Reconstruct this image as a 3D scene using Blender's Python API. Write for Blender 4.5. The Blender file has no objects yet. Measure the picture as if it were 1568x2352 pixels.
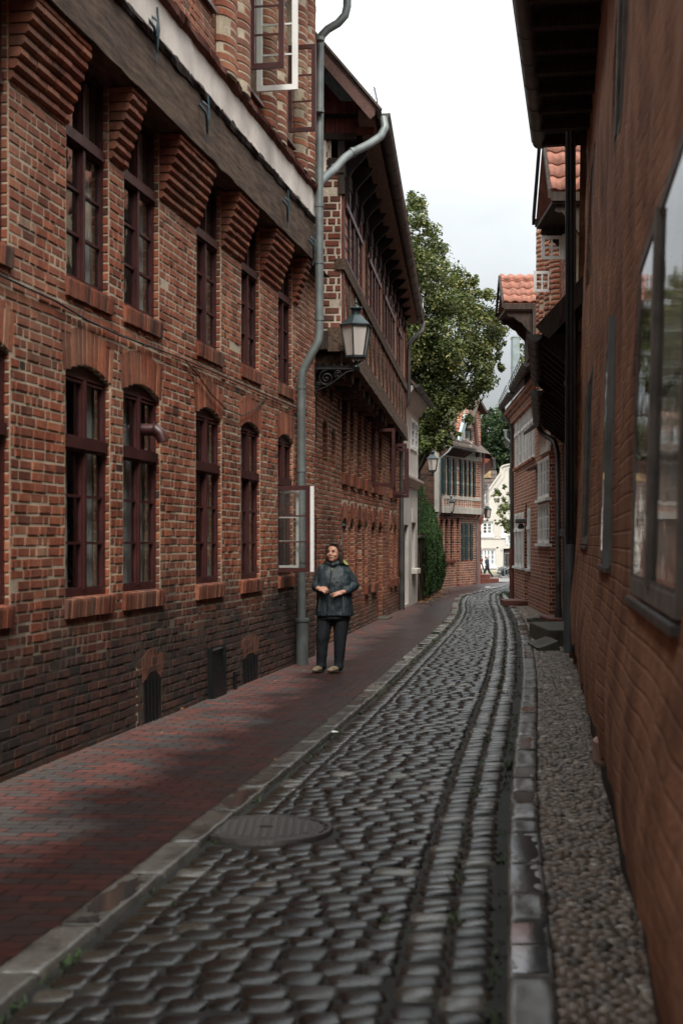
import bpy, bmesh, math, random
from mathutils import Vector, Matrix, noise
random.seed(7)
R = random.random
def U(a, b): return a + (b - a) * random.random()
SC = bpy.context.scene
COL = SC.collection
EYE = 1.65
# survey notes of the street were taken from sight lines; ray(x, y) is such a sight line (direction from the eye)
def ray(x, y): return Vector(((x - 784) / 3267.0, 1.0, (1245 - y) / 3267.0))
def at(x, y, Y):
    r = ray(x, y); return Vector((r.x * Y, Y, EYE + r.z * Y))
def gz(Y):                                    # height of the street, falling gently far away
    P = [(-50, 0), (45, 0), (53, .05), (62, -.04), (80, -.456), (110, -1.145), (116, -1.08), (400, -1.0)]
    for (a, za), (b, zb) in zip(P, P[1:]):
        if Y <= b: return za + (zb - za) * (Y - a) / (b - a)
    return -1.0

class Frame:                                  # a vertical facade plane: x along it, y into the house, z up
    def __init__(s, p0, p1, z0=0.0):
        s.o = Vector((p0[0], p0[1], z0)); u = Vector((p1[0] - p0[0], p1[1] - p0[1], 0)); s.len = u.length
        s.u = u.normalized(); s.v = Vector((-s.u.y, s.u.x, 0))
        s.M = Matrix(((s.u.x, s.v.x, 0, s.o.x), (s.u.y, s.v.y, 0, s.o.y), (0, 0, 1, s.o.z), (0, 0, 0, 1)))
        s.I = s.M.inverted()
    def px(s, x, y, d=0.0):                   # where a sight line meets the plane (d metres in front of it)
        r = ray(x, y); e = Vector((0, 0, EYE)); o = s.o - s.v * d
        t = (o - e).dot(s.v) / r.dot(s.v); p = s.I @ (e + r * t)
        return p.x, p.z
    def X(s, x, d=0.0): return s.px(x, 1245, d)[0]
WORLD = Frame((0, 0), (1, 0))

class MB:
    def __init__(s): s.v = []; s.f = []; s.m = []; s.c = []; s.sm = []
    def face(s, pts, m=0, c=(.5, .5, 0), sm=False):
        n = len(s.v); s.v += [tuple(p) for p in pts]; s.f.append(tuple(range(n, n + len(pts)))); s.m.append(m); s.c.append(c); s.sm.append(sm)
    def mesh(s, vs, fs, m=0, c=(.5, .5, 0), sm=False):
        n = len(s.v); s.v += [tuple(p) for p in vs]
        for f in fs:
            s.f.append(tuple(i + n for i in f)); s.m.append(m); s.c.append(c); s.sm.append(sm)
    def box(s, x0, x1, y0, y1, z0, z1, m=0, c=(.5, .5, 0)):
        s.mesh([(x0, y0, z0), (x1, y0, z0), (x1, y1, z0), (x0, y1, z0), (x0, y0, z1), (x1, y0, z1), (x1, y1, z1), (x0, y1, z1)],
               [(0, 3, 2, 1), (4, 5, 6, 7), (0, 1, 5, 4), (1, 2, 6, 5), (2, 3, 7, 6), (3, 0, 4, 7)], m, c)
    def bbox(s, x0, x1, y0, y1, z0, z1, b=.01, m=0, c=(.5, .5, 0), j=0):   # box with chamfered edges
        def q(): return U(-j, j) if j else 0
        vs = []; X = (x0, x1); Y = (y0, y1); Z = (z0, z1); idx = {}
        for i in (0, 1):
            for k in (0, 1):
                for l in (0, 1):
                    sx, sy, sz = (1, -1)[i], (1, -1)[k], (1, -1)[l]
                    cx, cy, cz = X[i] + q(), Y[k] + q(), Z[l] + q()
                    idx[i, k, l] = len(vs)
                    vs += [(cx, cy + sy * b, cz + sz * b), (cx + sx * b, cy, cz + sz * b), (cx + sx * b, cy + sy * b, cz)]
        fs = []
        I = lambda i, k, l, a: idx[i, k, l] + a
        for i in (0, 1): fs.append([I(i, 0, 0, 0), I(i, 1, 0, 0), I(i, 1, 1, 0), I(i, 0, 1, 0)])
        for k in (0, 1): fs.append([I(0, k, 0, 1), I(1, k, 0, 1), I(1, k, 1, 1), I(0, k, 1, 1)])
        for l in (0, 1): fs.append([I(0, 0, l, 2), I(1, 0, l, 2), I(1, 1, l, 2), I(0, 1, l, 2)])
        for i in (0, 1):
            for k in (0, 1): fs.append([I(i, k, 0, 0), I(i, k, 0, 1), I(i, k, 1, 1), I(i, k, 1, 0)])
            for l in (0, 1): fs.append([I(i, 0, l, 0), I(i, 0, l, 2), I(i, 1, l, 2), I(i, 1, l, 0)])
        for k in (0, 1):
            for l in (0, 1): fs.append([I(0, k, l, 1), I(0, k, l, 2), I(1, k, l, 2), I(1, k, l, 1)])
        for i in (0, 1):
            for k in (0, 1):
                for l in (0, 1): fs.append([I(i, k, l, 0), I(i, k, l, 1), I(i, k, l, 2)])
        s.mesh(vs, fs, m, c)
    def prism(s, poly, y0, y1, m=0, c=(.5, .5, 0), ax='y'):  # poly in (x,z) pushed along y (or (y,z) along x, (x,y) along z)
        n = len(poly)
        mk = {'y': lambda p, t: (p[0], t, p[1]), 'x': lambda p, t: (t, p[0], p[1]), 'z': lambda p, t: (p[0], p[1], t)}[ax]
        vs = [mk(p, y0) for p in poly] + [mk(p, y1) for p in poly]
        fs = [tuple(range(n)), tuple(range(2 * n - 1, n - 1, -1))] + [(i, i + n, (i + 1) % n + n, (i + 1) % n) for i in range(n)]
        s.mesh(vs, fs, m, c)
    def beam(s, p, q, w, h, m=0, c=(.5, .5, 0), up=(0, 0, 1), b=0):
        p, q = Vector(p), Vector(q); d = (q - p).normalized(); up = Vector(up); sd = d.cross(up)
        if sd.length < 1e-4: sd = d.cross(Vector((0, 1, 0)))
        sd.normalize(); up = sd.cross(d).normalized()
        vs = [a + sd * (w / 2 * i) + up * (h / 2 * j) for a in (p, q) for i, j in ((-1, -1), (1, -1), (1, 1), (-1, 1))]
        s.mesh(vs, [(0, 1, 2, 3), (7, 6, 5, 4), (0, 4, 5, 1), (1, 5, 6, 2), (2, 6, 7, 3), (3, 7, 4, 0)], m, c)
    def tube(s, pts, r, seg=10, m=0, c=(.5, .5, 0), cap=True, sq=1.0, a0=0):
        pts = [Vector(p) for p in pts]; n = len(pts); rr = r if isinstance(r, (list, tuple)) else [r] * n
        vs = []; fs = []; up = None
        for i, p in enumerate(pts):
            d = (pts[min(i + 1, n - 1)] - pts[max(i - 1, 0)]).normalized()
            if up is None:
                up = Vector((0, 0, 1)) if abs(d.z) < .9 else Vector((1, 0, 0))
            sd = d.cross(up).normalized(); up = sd.cross(d).normalized()
            for k in range(seg):
                a = 2 * math.pi * k / seg + a0
                vs.append(p + sd * (math.cos(a) * rr[i]) + up * (math.sin(a) * rr[i] * sq))
        for i in range(n - 1):
            for k in range(seg):
                k2 = (k + 1) % seg; fs.append((i * seg + k, i * seg + k2, (i + 1) * seg + k2, (i + 1) * seg + k))
        s.mesh(vs, fs, m, c, True)
        if cap: s.face(vs[:seg][::-1], m, c); s.face(vs[-seg:], m, c)
    def lathe(s, prof, cx, cy, cz, seg=12, m=0, c=(.5, .5, 0), sm=True, a0=0):  # prof: (r, z)
        vs = []; fs = []
        for r, z in prof:
            for k in range(seg):
                a = 2 * math.pi * k / seg + a0; vs.append((cx + math.cos(a) * r, cy + math.sin(a) * r, cz + z))
        for i in range(len(prof) - 1):
            for k in range(seg):
                k2 = (k + 1) % seg; fs.append((i * seg + k, i * seg + k2, (i + 1) * seg + k2, (i + 1) * seg + k))
        s.mesh(vs, fs, m, c, sm)
        s.face(vs[:seg][::-1], m, c); s.face(vs[-seg:], m, c)
    def gutter(s, p, q, r, m=0, seg=9, clip=.7):         # half-round trough with rims, end plates and clips
        p, q = Vector(p), Vector(q); d = (q - p).normalized(); sd = d.cross(Vector((0, 0, 1))).normalized(); up = Vector((0, 0, 1))
        vs = []; fs = []
        for a in (p, q):
            for rad in (r, r * .93):
                for k in range(seg + 1):
                    t = math.pi + math.pi * k / seg; vs.append(a + sd * math.cos(t) * rad + up * math.sin(t) * rad)
        n = seg + 1
        for k in range(seg):
            fs.append((k, k + 1, 2 * n + k + 1, 2 * n + k)); fs.append((n + k, 3 * n + k, 3 * n + k + 1, n + k + 1))
        s.mesh(vs, fs, m, (.5, .5, 0), True)
        for k in (0, seg): s.mesh([vs[k], vs[n + k], vs[3 * n + k], vs[2 * n + k]], [(0, 1, 2, 3)], m)
        s.face(vs[:n], m); s.face(vs[2 * n:3 * n], m)
        L = (q - p).length; k = int(L / clip)
        for i in range(1, k):
            c = p + d * (L * i / k); pts = [c + sd * math.cos(math.pi + math.pi * j / 8) * r * 1.03 + up * math.sin(math.pi + math.pi * j / 8) * r * 1.03 for j in range(9)]
            for a, b in zip(pts, pts[1:]): s.beam(a, b, .03, .008, m, up=(a + b) / 2 - c)
        s.tube([p - sd * r * 1.0, q - sd * r * 1.0], r * .1, 6, m)
        s.tube([p + sd * r * 1.0, q + sd * r * 1.0], r * .1, 6, m)
    def build(s, name, mats, parent=None, frame=WORLD, warp=None, smooth=None, recalc=True, dense=False):
        root = parent
        while root is not None and root.parent: root = root.parent
        rm = root.matrix_basis.inverted() if root is not None else Matrix.Identity(4)
        base = frame.M
        me = bpy.data.meshes.new(name)
        vs = s.v
        if warp: vs = [warp(Vector(v)) for v in vs]
        if root is not None: T = rm @ base; vs2 = [T @ Vector(v) for v in vs]
        else: T = base; vs2 = [Vector(v) for v in vs]
        me.from_pydata([tuple(v) for v in vs2], [], s.f)
        for m in (mats if isinstance(mats, (list, tuple)) else [mats]): me.materials.append(m)
        me.polygons.foreach_set('material_index', s.m)
        me.polygons.foreach_set('use_smooth', [bool(a) if smooth is None else smooth for a in s.sm])
        if recalc:
            bm = bmesh.new(); bm.from_mesh(me); bmesh.ops.recalc_face_normals(bm, faces=bm.faces); bm.to_mesh(me); bm.free()
        at_ = me.attributes.new('rnd', 'FLOAT_COLOR', 'FACE')
        flat = []
        for c in s.c: flat += [c[0], c[1], c[2], 1.0]
        at_.data.foreach_set('color', flat)
        if dense:
            o = bpy.data.objects.new(name, me); COL.objects.link(o); o.parent = parent; return o
        uv = me.uv_layers.new(name='uv'); data = [0.0] * (2 * len(me.loops))
        for p, f in zip(me.polygons, s.f):
            a = Vector(s.v[f[0]]); nrm = Vector((0, 0, 0))
            for i in range(1, len(f) - 1): nrm += (Vector(s.v[f[i]]) - a).cross(Vector(s.v[f[i + 1]]) - a)
            ax = max(range(3), key=lambda i: abs(nrm[i]))
            # loops may be reordered by the normal pass, so read the vertex of each loop
            for li in p.loop_indices:
                w = s.v[me.loops[li].vertex_index]
                t = (w[1], w[2]) if ax == 0 else ((w[0], w[2]) if ax == 1 else (w[0], w[1]))
                data[2 * li] = t[0]; data[2 * li + 1] = t[1]
        uv.data.foreach_set('uv', data)
        o = bpy.data.objects.new(name, me); COL.objects.link(o)
        if parent is not None: o.parent = parent
        else: o.matrix_basis = base
        return o

def thing(name, label, cat, M=None, loc=None, group=None):
    o = bpy.data.objects.new(name, None); COL.objects.link(o); o.empty_display_size = .3
    if M is not None: o.matrix_basis = M
    elif loc is not None: o.location = loc; o.matrix_basis = Matrix.Translation(loc)
    o['label'] = label; o['category'] = cat
    if group: o['group'] = group
    return o
def tag(o, label, cat, group=None, kind=None):
    if label: o['label'] = label
    if cat: o['category'] = cat
    if group: o['group'] = group
    if kind: o['kind'] = kind
    return o
def structure(o, label, cat=None):
    o['kind'] = 'structure'; o['label'] = label; o['category'] = cat or o.name.replace('_', ' '); return o
def copy_tree(o, parent=None):
    c = o.copy(); COL.objects.link(c)
    if parent is not None: c.parent = parent
    for ch in list(o.children): copy_tree(ch, c)
    return c

# ------------------------------------------------------------------ materials
class NT:
    def __init__(s, name):
        s.m = bpy.data.materials.new(name); s.m.use_nodes = True; s.t = s.m.node_tree; s.n = s.t.nodes
        s.b = s.n['Principled BSDF']; s.out = s.n['Material Output']
    def N(s, typ, **kw):
        n = s.n.new(typ)
        for k, v in kw.items():
            if k in n.inputs: n.inputs[k].default_value = v
            else: setattr(n, k, v)
        return n
    def L(s, a, b): s.t.links.new(a, b)
    def coord(s, which='Object', scale=None):
        c = s.N('ShaderNodeTexCoord').outputs[which]
        if scale:
            mp = s.N('ShaderNodeMapping'); mp.inputs['Scale'].default_value = scale; s.L(c, mp.inputs['Vector']); return mp.outputs[0]
        return c
    def noise(s, vec, scale, detail=5, rough=.55, dist=0):
        n = s.N('ShaderNodeTexNoise'); n.inputs['Scale'].default_value = scale; n.inputs['Detail'].default_value = detail
        n.inputs['Roughness'].default_value = rough; n.inputs['Distortion'].default_value = dist
        s.L(vec, n.inputs['Vector']); return n.outputs['Fac']
    def ramp(s, fac, stops, interp='LINEAR'):
        r = s.N('ShaderNodeValToRGB'); e = r.color_ramp.elements; r.color_ramp.interpolation = interp
        while len(e) < len(stops): e.new(.5)
        for el, (p, c) in zip(e, stops):
            el.position = p; el.color = (c, c, c, 1) if isinstance(c, (int, float)) else (*c, 1)
        s.L(fac, r.inputs[0]); return r.outputs[0]
    def mix(s, fac, a, b, blend='MIX'):
        m = s.N('ShaderNodeMix', data_type='RGBA', blend_type=blend)
        for v, i in ((fac, 0), (a, 6), (b, 7)):
            if hasattr(v, 'links'): s.L(v, m.inputs[i])
            elif i == 0: m.inputs[0].default_value = v
            else: m.inputs[i].default_value = (*v, 1) if len(v) == 3 else v
        return m.outputs[2]
    def math(s, op, a, b=None, clamp=False):
        m = s.N('ShaderNodeMath', operation=op, use_clamp=clamp)
        for v, i in ((a, 0), (b, 1)):
            if v is None: continue
            if hasattr(v, 'links'): s.L(v, m.inputs[i])
            else: m.inputs[i].default_value = v
        return m.outputs[0]
    def bump(s, h, strength=.3, dist=.01):
        b = s.N('ShaderNodeBump'); b.inputs['Strength'].default_value = strength; b.inputs['Distance'].default_value = dist
        s.L(h, b.inputs['Height']); s.L(b.outputs[0], s.b.inputs['Normal']); return b
    def set(s, **kw):
        for k, v in kw.items():
            i = s.b.inputs[k.replace('_', ' ')]
            if hasattr(v, 'links'): s.L(v, i)
            else: i.default_value = (*v, 1) if isinstance(v, tuple) and len(v) == 3 else v
        return s
    def rnd(s):
        a = s.N('ShaderNodeAttribute', attribute_name='rnd'); sp = s.N('ShaderNodeSeparateColor'); s.L(a.outputs['Color'], sp.inputs[0]); return sp.outputs

def mul(c, k): return tuple(min(1, a * k) for a in c)
def simple(name, col, rough=.6, metal=0.0, var=.3, vs=3.0, col2=None, bump=0.0, bs=40, spec=.5, stretch=None, dist=.01, rv=.15):
    s = NT(name); v = s.coord('Object', stretch)
    f = s.ramp(s.noise(v, vs, 6), [(.3, 0.0), (.7, 1.0)])
    c = s.mix(f, mul(col, 1 - var), col2 or mul(col, 1 + var))
    s.set(Base_Color=c, Metallic=metal, Specular_IOR_Level=spec)
    r = s.math('ADD', s.math('MULTIPLY', s.noise(v, vs * 2.3, 4), rv * 2), rough - rv); s.set(Roughness=r)
    if bump: s.bump(s.noise(v, bs, 6), bump, dist)
    return s.m

def brick_geo(name, stops, haze=.3, sootc=(.028, .024, .022)):
    s = NT(name); v = s.coord('Object'); r = s.rnd()
    c = s.ramp(r[0], stops)
    c = s.mix(.75, c, s.ramp(s.noise(v, 22, 6, .7), [(.3, .45), (.7, 1.25)]), 'MULTIPLY')
    hz = s.math('MULTIPLY', s.ramp(s.noise(v, 1.1, 5, .65), [(.45, 0.0), (.70, 1.0)]), haze)
    c = s.mix(hz, c, (.33, .20, .135))
    c = s.mix(1.0, c, s.ramp(s.noise(s.coord('Object', (2.2, 2.2, .4)), 1.6, 6, .7), [(.32, .62), (.56, 1.08)]), 'MULTIPLY')
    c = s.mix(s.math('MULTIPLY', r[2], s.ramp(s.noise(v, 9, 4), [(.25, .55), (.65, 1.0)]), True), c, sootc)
    s.set(Base_Color=c, Roughness=.75, Specular_IOR_Level=.35); s.bump(s.noise(v, 60, 5, .65), .5, .006)
    return s.m
STOPS = [(0, (.030, .017, .013)), (.12, (.11, .032, .016)), (.4, (.235, .061, .029)), (.7, (.34, .098, .047)), (.9, (.42, .16, .08)), (1, (.37, .23, .15))]
def mortar_mat(name, col, soot=True):
    s = NT(name); v = s.coord('Object'); r = s.rnd()
    c = s.mix(s.ramp(s.noise(v, 2.2, 6, .6), [(.3, 0.0), (.7, 1.0)]), mul(col, .62), mul(col, 1.15))
    c = s.mix(.6, c, s.ramp(s.noise(v, 35, 4), [(.3, .6), (.7, 1.15)]), 'MULTIPLY')
    c = s.mix(r[2], c, (.05, .043, .037))
    s.set(Base_Color=c, Roughness=.9, Specular_IOR_Level=.2); s.bump(s.noise(v, 70, 5), .6, .006)
    return s.m
def brick_tex(name, stops, mort, bw=.25, rh=.083, ms=.009, haze=.25, soft=.25, off=.5, bump=.6):
    s = NT(name); uv = s.coord('UV'); v = s.coord('Object')
    wob = s.N('ShaderNodeTexNoise'); wob.inputs['Scale'].default_value = 3.0; s.L(v, wob.inputs['Vector'])
    wv = s.N('ShaderNodeVectorMath', operation='SCALE'); s.L(wob.outputs['Color'], wv.inputs[0]); wv.inputs['Scale'].default_value = .03
    ad = s.N('ShaderNodeVectorMath', operation='ADD'); s.L(uv, ad.inputs[0]); s.L(wv.outputs[0], ad.inputs[1])
    b = s.N('ShaderNodeTexBrick'); s.L(ad.outputs[0], b.inputs['Vector'])
    b.offset = off; b.squash = .5; b.squash_frequency = 2
    for k, x in (('Scale', 1.0), ('Mortar Size', ms), ('Mortar Smooth', soft), ('Bias', 0.0), ('Brick Width', bw), ('Row Height', rh)): b.inputs[k].default_value = x
    b.inputs['Color1'].default_value = (0, 0, 0, 1); b.inputs['Color2'].default_value = (1, 1, 1, 1); b.inputs['Mortar'].default_value = (.5, .5, .5, 1)
    c = s.ramp(b.outputs['Color'], stops)
    c = s.mix(.7, c, s.ramp(s.noise(v, 14, 6, .7), [(.3, .45), (.7, 1.25)]), 'MULTIPLY')
    c = s.mix(s.math('MULTIPLY', s.ramp(s.noise(v, .9, 5, .6), [(.45, 0.0), (.75, 1.0)]), haze), c, (.28, .18, .125))
    c = s.mix(b.outputs['Fac'], c, s.mix(s.noise(v, 5, 4), mul(mort, .55), mul(mort, 1.2)))
    h = s.math('SUBTRACT', s.math('MULTIPLY', s.noise(v, 40, 4), .4), b.outputs['Fac'])
    s.set(Base_Color=c, Roughness=.8, Specular_IOR_Level=.3); s.bump(h, bump, .012)
    return s.m
def glass(name, tint=(.9, .95, .95), fac=.12, k=.5):
    s = NT(name); s.n.remove(s.b)
    g = s.N('ShaderNodeBsdfGlossy'); g.inputs['Roughness'].default_value = .02
    t = s.N('ShaderNodeBsdfTransparent'); t.inputs['Color'].default_value = (*tint, 1)
    lw = s.N('ShaderNodeFresnel'); lw.inputs['IOR'].default_value = 1.6
    nb = s.N('ShaderNodeBump'); nb.inputs['Strength'].default_value = .12; nb.inputs['Distance'].default_value = .02
    s.L(s.noise(s.coord('Object'), 3.5, 2), nb.inputs['Height']); s.L(nb.outputs[0], g.inputs['Normal']); s.L(nb.outputs[0], lw.inputs['Normal'])
    mx = s.N('ShaderNodeMixShader'); s.L(s.math('ADD', s.math('MULTIPLY', lw.outputs[0], k), fac, True), mx.inputs[0])
    s.L(t.outputs[0], mx.inputs[1]); s.L(g.outputs[0], mx.inputs[2]); s.L(mx.outputs[0], s.out.inputs['Surface'])
    return s.m

M = {}
M['brick'] = brick_geo('old_red_brick', STOPS, .45)
M['brick_dark'] = brick_geo('rough_dark_brick', [(0, (.04, .018, .014)), (.3, (.10, .026, .016)), (.7, (.18, .04, .022)), (1, (.30, .09, .045))], .25)
M['mortar'] = mortar_mat('lime_mortar', (.55, .455, .335))
M['mortar_pale'] = mortar_mat('pale_lime_mortar', (.60, .51, .40))
M['brick_lane'] = brick_tex('weathered_brickwork', STOPS, (.44, .34, .25), .26, .092, .011)
M['brick_right'] = brick_tex('clean_red_brickwork', [(0, (.10, .025, .016)), (.35, (.25, .052, .026)), (.75, (.35, .085, .04)), (1, (.44, .15, .07))], (.52, .42, .32), .25, .085, .011, .15)
M['brick_infill'] = brick_tex('orange_infill_brick', [(0, (.24, .07, .035)), (.4, (.36, .11, .05)), (.8, (.45, .16, .075)), (1, (.50, .20, .10))], (.55, .42, .31), .22, .07, .008, .3)
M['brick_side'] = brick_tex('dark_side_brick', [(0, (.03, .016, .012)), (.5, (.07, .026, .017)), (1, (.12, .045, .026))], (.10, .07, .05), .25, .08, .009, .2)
M['red_paint'] = simple('oxblood_paint', (.052, .0145, .0135), .42, 0, .35, 4, None, .15, 30)
M['white_paint'] = simple('white_window_paint', (.74, .73, .70), .5, 0, .1, 4, None, .1, 30)
M['green_paint'] = simple('bottle_green_paint', (.008, .024, .020), .4, 0, .3)
M['pane'] = glass('window_glass', (.9, .95, .95), .09, .7)
M['pane_bright'] = glass('reflecting_glass', (.9, .95, .95), .10, .62)
M['pane_clear'] = glass('casement_glass', (.93, .95, .93), .04)
M['room'] = simple('dark_interior', (.02, .019, .018), .9, 0, .3)
M['curtain'] = simple('net_curtain', (.82, .82, .80), .9, 0, .12, 6)
M['wood'] = simple('old_oak_beam', (.075, .043, .028), .8, 0, .55, 3, (.15, .098, .066), .7, 22, .3, (1, 6, 9))
M['wood_dark'] = simple('tarred_timber', (.030, .020, .016), .8, 0, .5, 4, (.06, .042, .033), .6, 25, .3, (6, 6, 1))
M['wood_black'] = simple('blackened_timber', (.012, .009, .008), .85, 0, .5, 4, (.026, .019, .016), .5, 25, .3)
M['wood_fascia'] = simple('weathered_brown_fascia', (.24, .165, .135), .8, 0, .4, 5, None, .5, 22, .3, (3, 8, 8))
M['wood_brown'] = simple('brown_stained_board', (.105, .055, .044), .7, 0, .4, 5, None, .4, 25, .3, (2, 8, 8))
M['wood_red'] = simple('oxblood_boarding', (.13, .036, .028), .75, 0, .5, 5, None, .4, 25, .3, (8, 8, 1))
M['plaster_band'] = simple('limewashed_fascia', (.68, .61, .55), .85, 0, .22, 2.5, None, .4, 20, .3)
M['plaster_white'] = simple('dirty_white_render', (.47, .44, .40), .85, 0, .18, 1.5, None, .4, 30, .3)
M['plaster_far'] = simple('cream_render', (.52, .49, .43), .85, 0, .08, 1.0, None, .2, 30, .3)
M['plaster_brown'] = simple('brown_render', (.075, .032, .022), .85, 0, .25, 1.5, None, .4, 25, .3)
M['zinc'] = simple('zinc', (.165, .185, .180), .5, .3, .3, 4, None, .1, 20)
M['zinc_dark'] = simple('weathered_dark_zinc', (.075, .07, .066), .5, .3, .4, 3, None, .15, 20)
M['copper_grey'] = simple('grey_green_sheet', (.30, .36, .36), .45, .4, .25, 3)
M['iron'] = simple('black_iron', (.012, .014, .015), .45, .4, .3, 8)
M['iron_blue'] = simple('blue_grey_iron', (.05, .085, .10), .5, .3, .4, 12)
M['clinker_tile'] = simple('red_clay_tile', (.26, .105, .068), .75, 0, .35, 7, None, .3, 40)
M['tile_dark'] = simple('dark_clay_tile', (.058, .043, .036), .75, 0, .4, 5, (.11, .075, .055), .4, 40)
M['moss_roof'] = simple('mossy_tiles', (.17, .11, .045), .9, 0, .5, 4, None, .6, 20)
M['granite'] = simple('granite', (.17, .16, .15), .45, 0, .35, 9, None, .35, 70)
M['sandstone'] = simple('mossy_step_stone', (.075, .072, .052), .75, 0, .4, 6, None, .5, 40)
M['step_red'] = simple('red_step_stone', (.13, .042, .030), .55, 0, .3, 6, None, .3, 40)
CLOUD_LUM, SUN_E, EXPO = 4.7, 1.5, 1.5
# ------------------------------------------------------------------ the street
KLp = [(-2, -2.50), (2, -1.86), (5.47, -1.31), (8.17, -.885), (14, 0.0), (20.7, .93), (29.1, 2.06), (34, 2.60), (38.5, 2.98), (43.8, 3.59), (46, 4.15), (50.8, 5.45), (57, 7.0), (62, 8.6)]
KRp = [(-2, -.36), (2, .18), (4.87, .56), (7.43, .865), (9.9, 1.18), (17.97, 2.28), (27.6, 3.42), (34, 4.05), (38.5, 4.45), (43, 4.85), (46, 5.25), (50.8, 6.5), (57, 8.3), (62, 10.2)]
def lerp(P, Y):
    n = len(P)
    for i in range(n - 1):
        if Y <= P[i + 1][0] or i == n - 2:
            (x0, y0), (x1, y1) = P[i], P[i + 1]
            m0 = (P[i + 1][1] - P[i - 1][1]) / (P[i + 1][0] - P[i - 1][0]) if i > 0 else (y1 - y0) / (x1 - x0)
            m1 = (P[i + 2][1] - P[i][1]) / (P[i + 2][0] - P[i][0]) if i < n - 2 else (y1 - y0) / (x1 - x0)
            h = x1 - x0; t = (Y - x0) / h
            return (2*t**3-3*t*t+1)*y0 + (t**3-2*t*t+t)*h*m0 + (-2*t**3+3*t*t)*y1 + (t**3-t*t)*h*m1
def KL(Y): return lerp(KLp, Y)
def KR(Y): return lerp(KRp, Y)
KW = .19
def LWALL(Y):                                   # foot of the houses on the left
    if Y < 20.4: return .18 * Y - 4.02
    if Y < 34.2: return .1403 * Y - 3.39
    if Y < 38.5: return .1286 * Y - 2.87
    if Y < 49: return 2.08 + (Y - 38.5) * .12
    return 3.37 + .464 * (Y - 49.4)
def RWALL(Y): return .145 * Y + .33 if Y < 31 else .0408 * Y + 3.293

def ground_mat():
    s = NT('earth_between_stones'); v = s.coord('Object')
    c = s.mix(s.ramp(s.noise(v, 5, 6), [(.35, 0.0), (.65, 1.0)]), (.006, .006, .005), (.014, .0128, .0105))
    c = s.mix(s.ramp(s.noise(v, 2.3, 5, .7), [(.55, 0.0), (.68, 1.0)]), c, (.022, .034, .012))
    s.set(Base_Color=c, Roughness=.75); s.bump(s.noise(v, 60, 5), .5, .01); return s.m
M['earth'] = ground_mat()
def far_paving_mat():
    s = NT('worn_cobble_paving'); v = s.coord('Object')
    vo = s.N('ShaderNodeTexVoronoi'); vo.inputs['Scale'].default_value = 6.0; s.L(v, vo.inputs['Vector'])
    sp = s.N('ShaderNodeSeparateColor'); s.L(vo.outputs['Color'], sp.inputs[0])
    c = s.ramp(sp.outputs[0], [(0, (.07, .066, .06)), (1, (.20, .19, .175))])
    s.set(Base_Color=c, Roughness=.45); s.bump(vo.outputs['Distance'], .5, .02).invert = True; return s.m
M['far_paving'] = far_paving_mat()
def sheet(name, mat, fx0, fx1, Y0, Y1, dz, nY, nX=2, label='', dzf=None):
    mb = MB(); rows = []
    for i in range(nY + 1):
        Y = Y0 + (Y1 - Y0) * i / nY; a, b = fx0(Y), fx1(Y)
        rows.append([(a + (b - a) * k / nX, Y, gz(Y) + (dz if dzf is None else dzf(Y, k / nX))) for k in range(nX + 1)])
    vs = [p for r in rows for p in r]; w = nX + 1
    mb.mesh(vs, [(i * w + k, i * w + k + 1, (i + 1) * w + k + 1, (i + 1) * w + k) for i in range(nY) for k in range(nX)])
    o = mb.build(name, mat, recalc=False)
    return structure(o, label), mb, o
sheet('ground', M['earth'], lambda Y: -400, lambda Y: 400, -60, 1500, -.05, 260, 1, 'dark earth showing between the stones of the lane')
sheet('square', M['far_paving'], lambda Y: -60, lambda Y: 60, 60, 150, -.012, 60, 1, 'pale worn cobbles of the square at the end of the lane')
sheet('road_bed', M['earth'], lambda Y: KL(Y) + .05, lambda Y: KR(Y) + .06, -2, 62, -.018, 128, 1, 'mossy earth bed under the cobbles')

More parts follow.
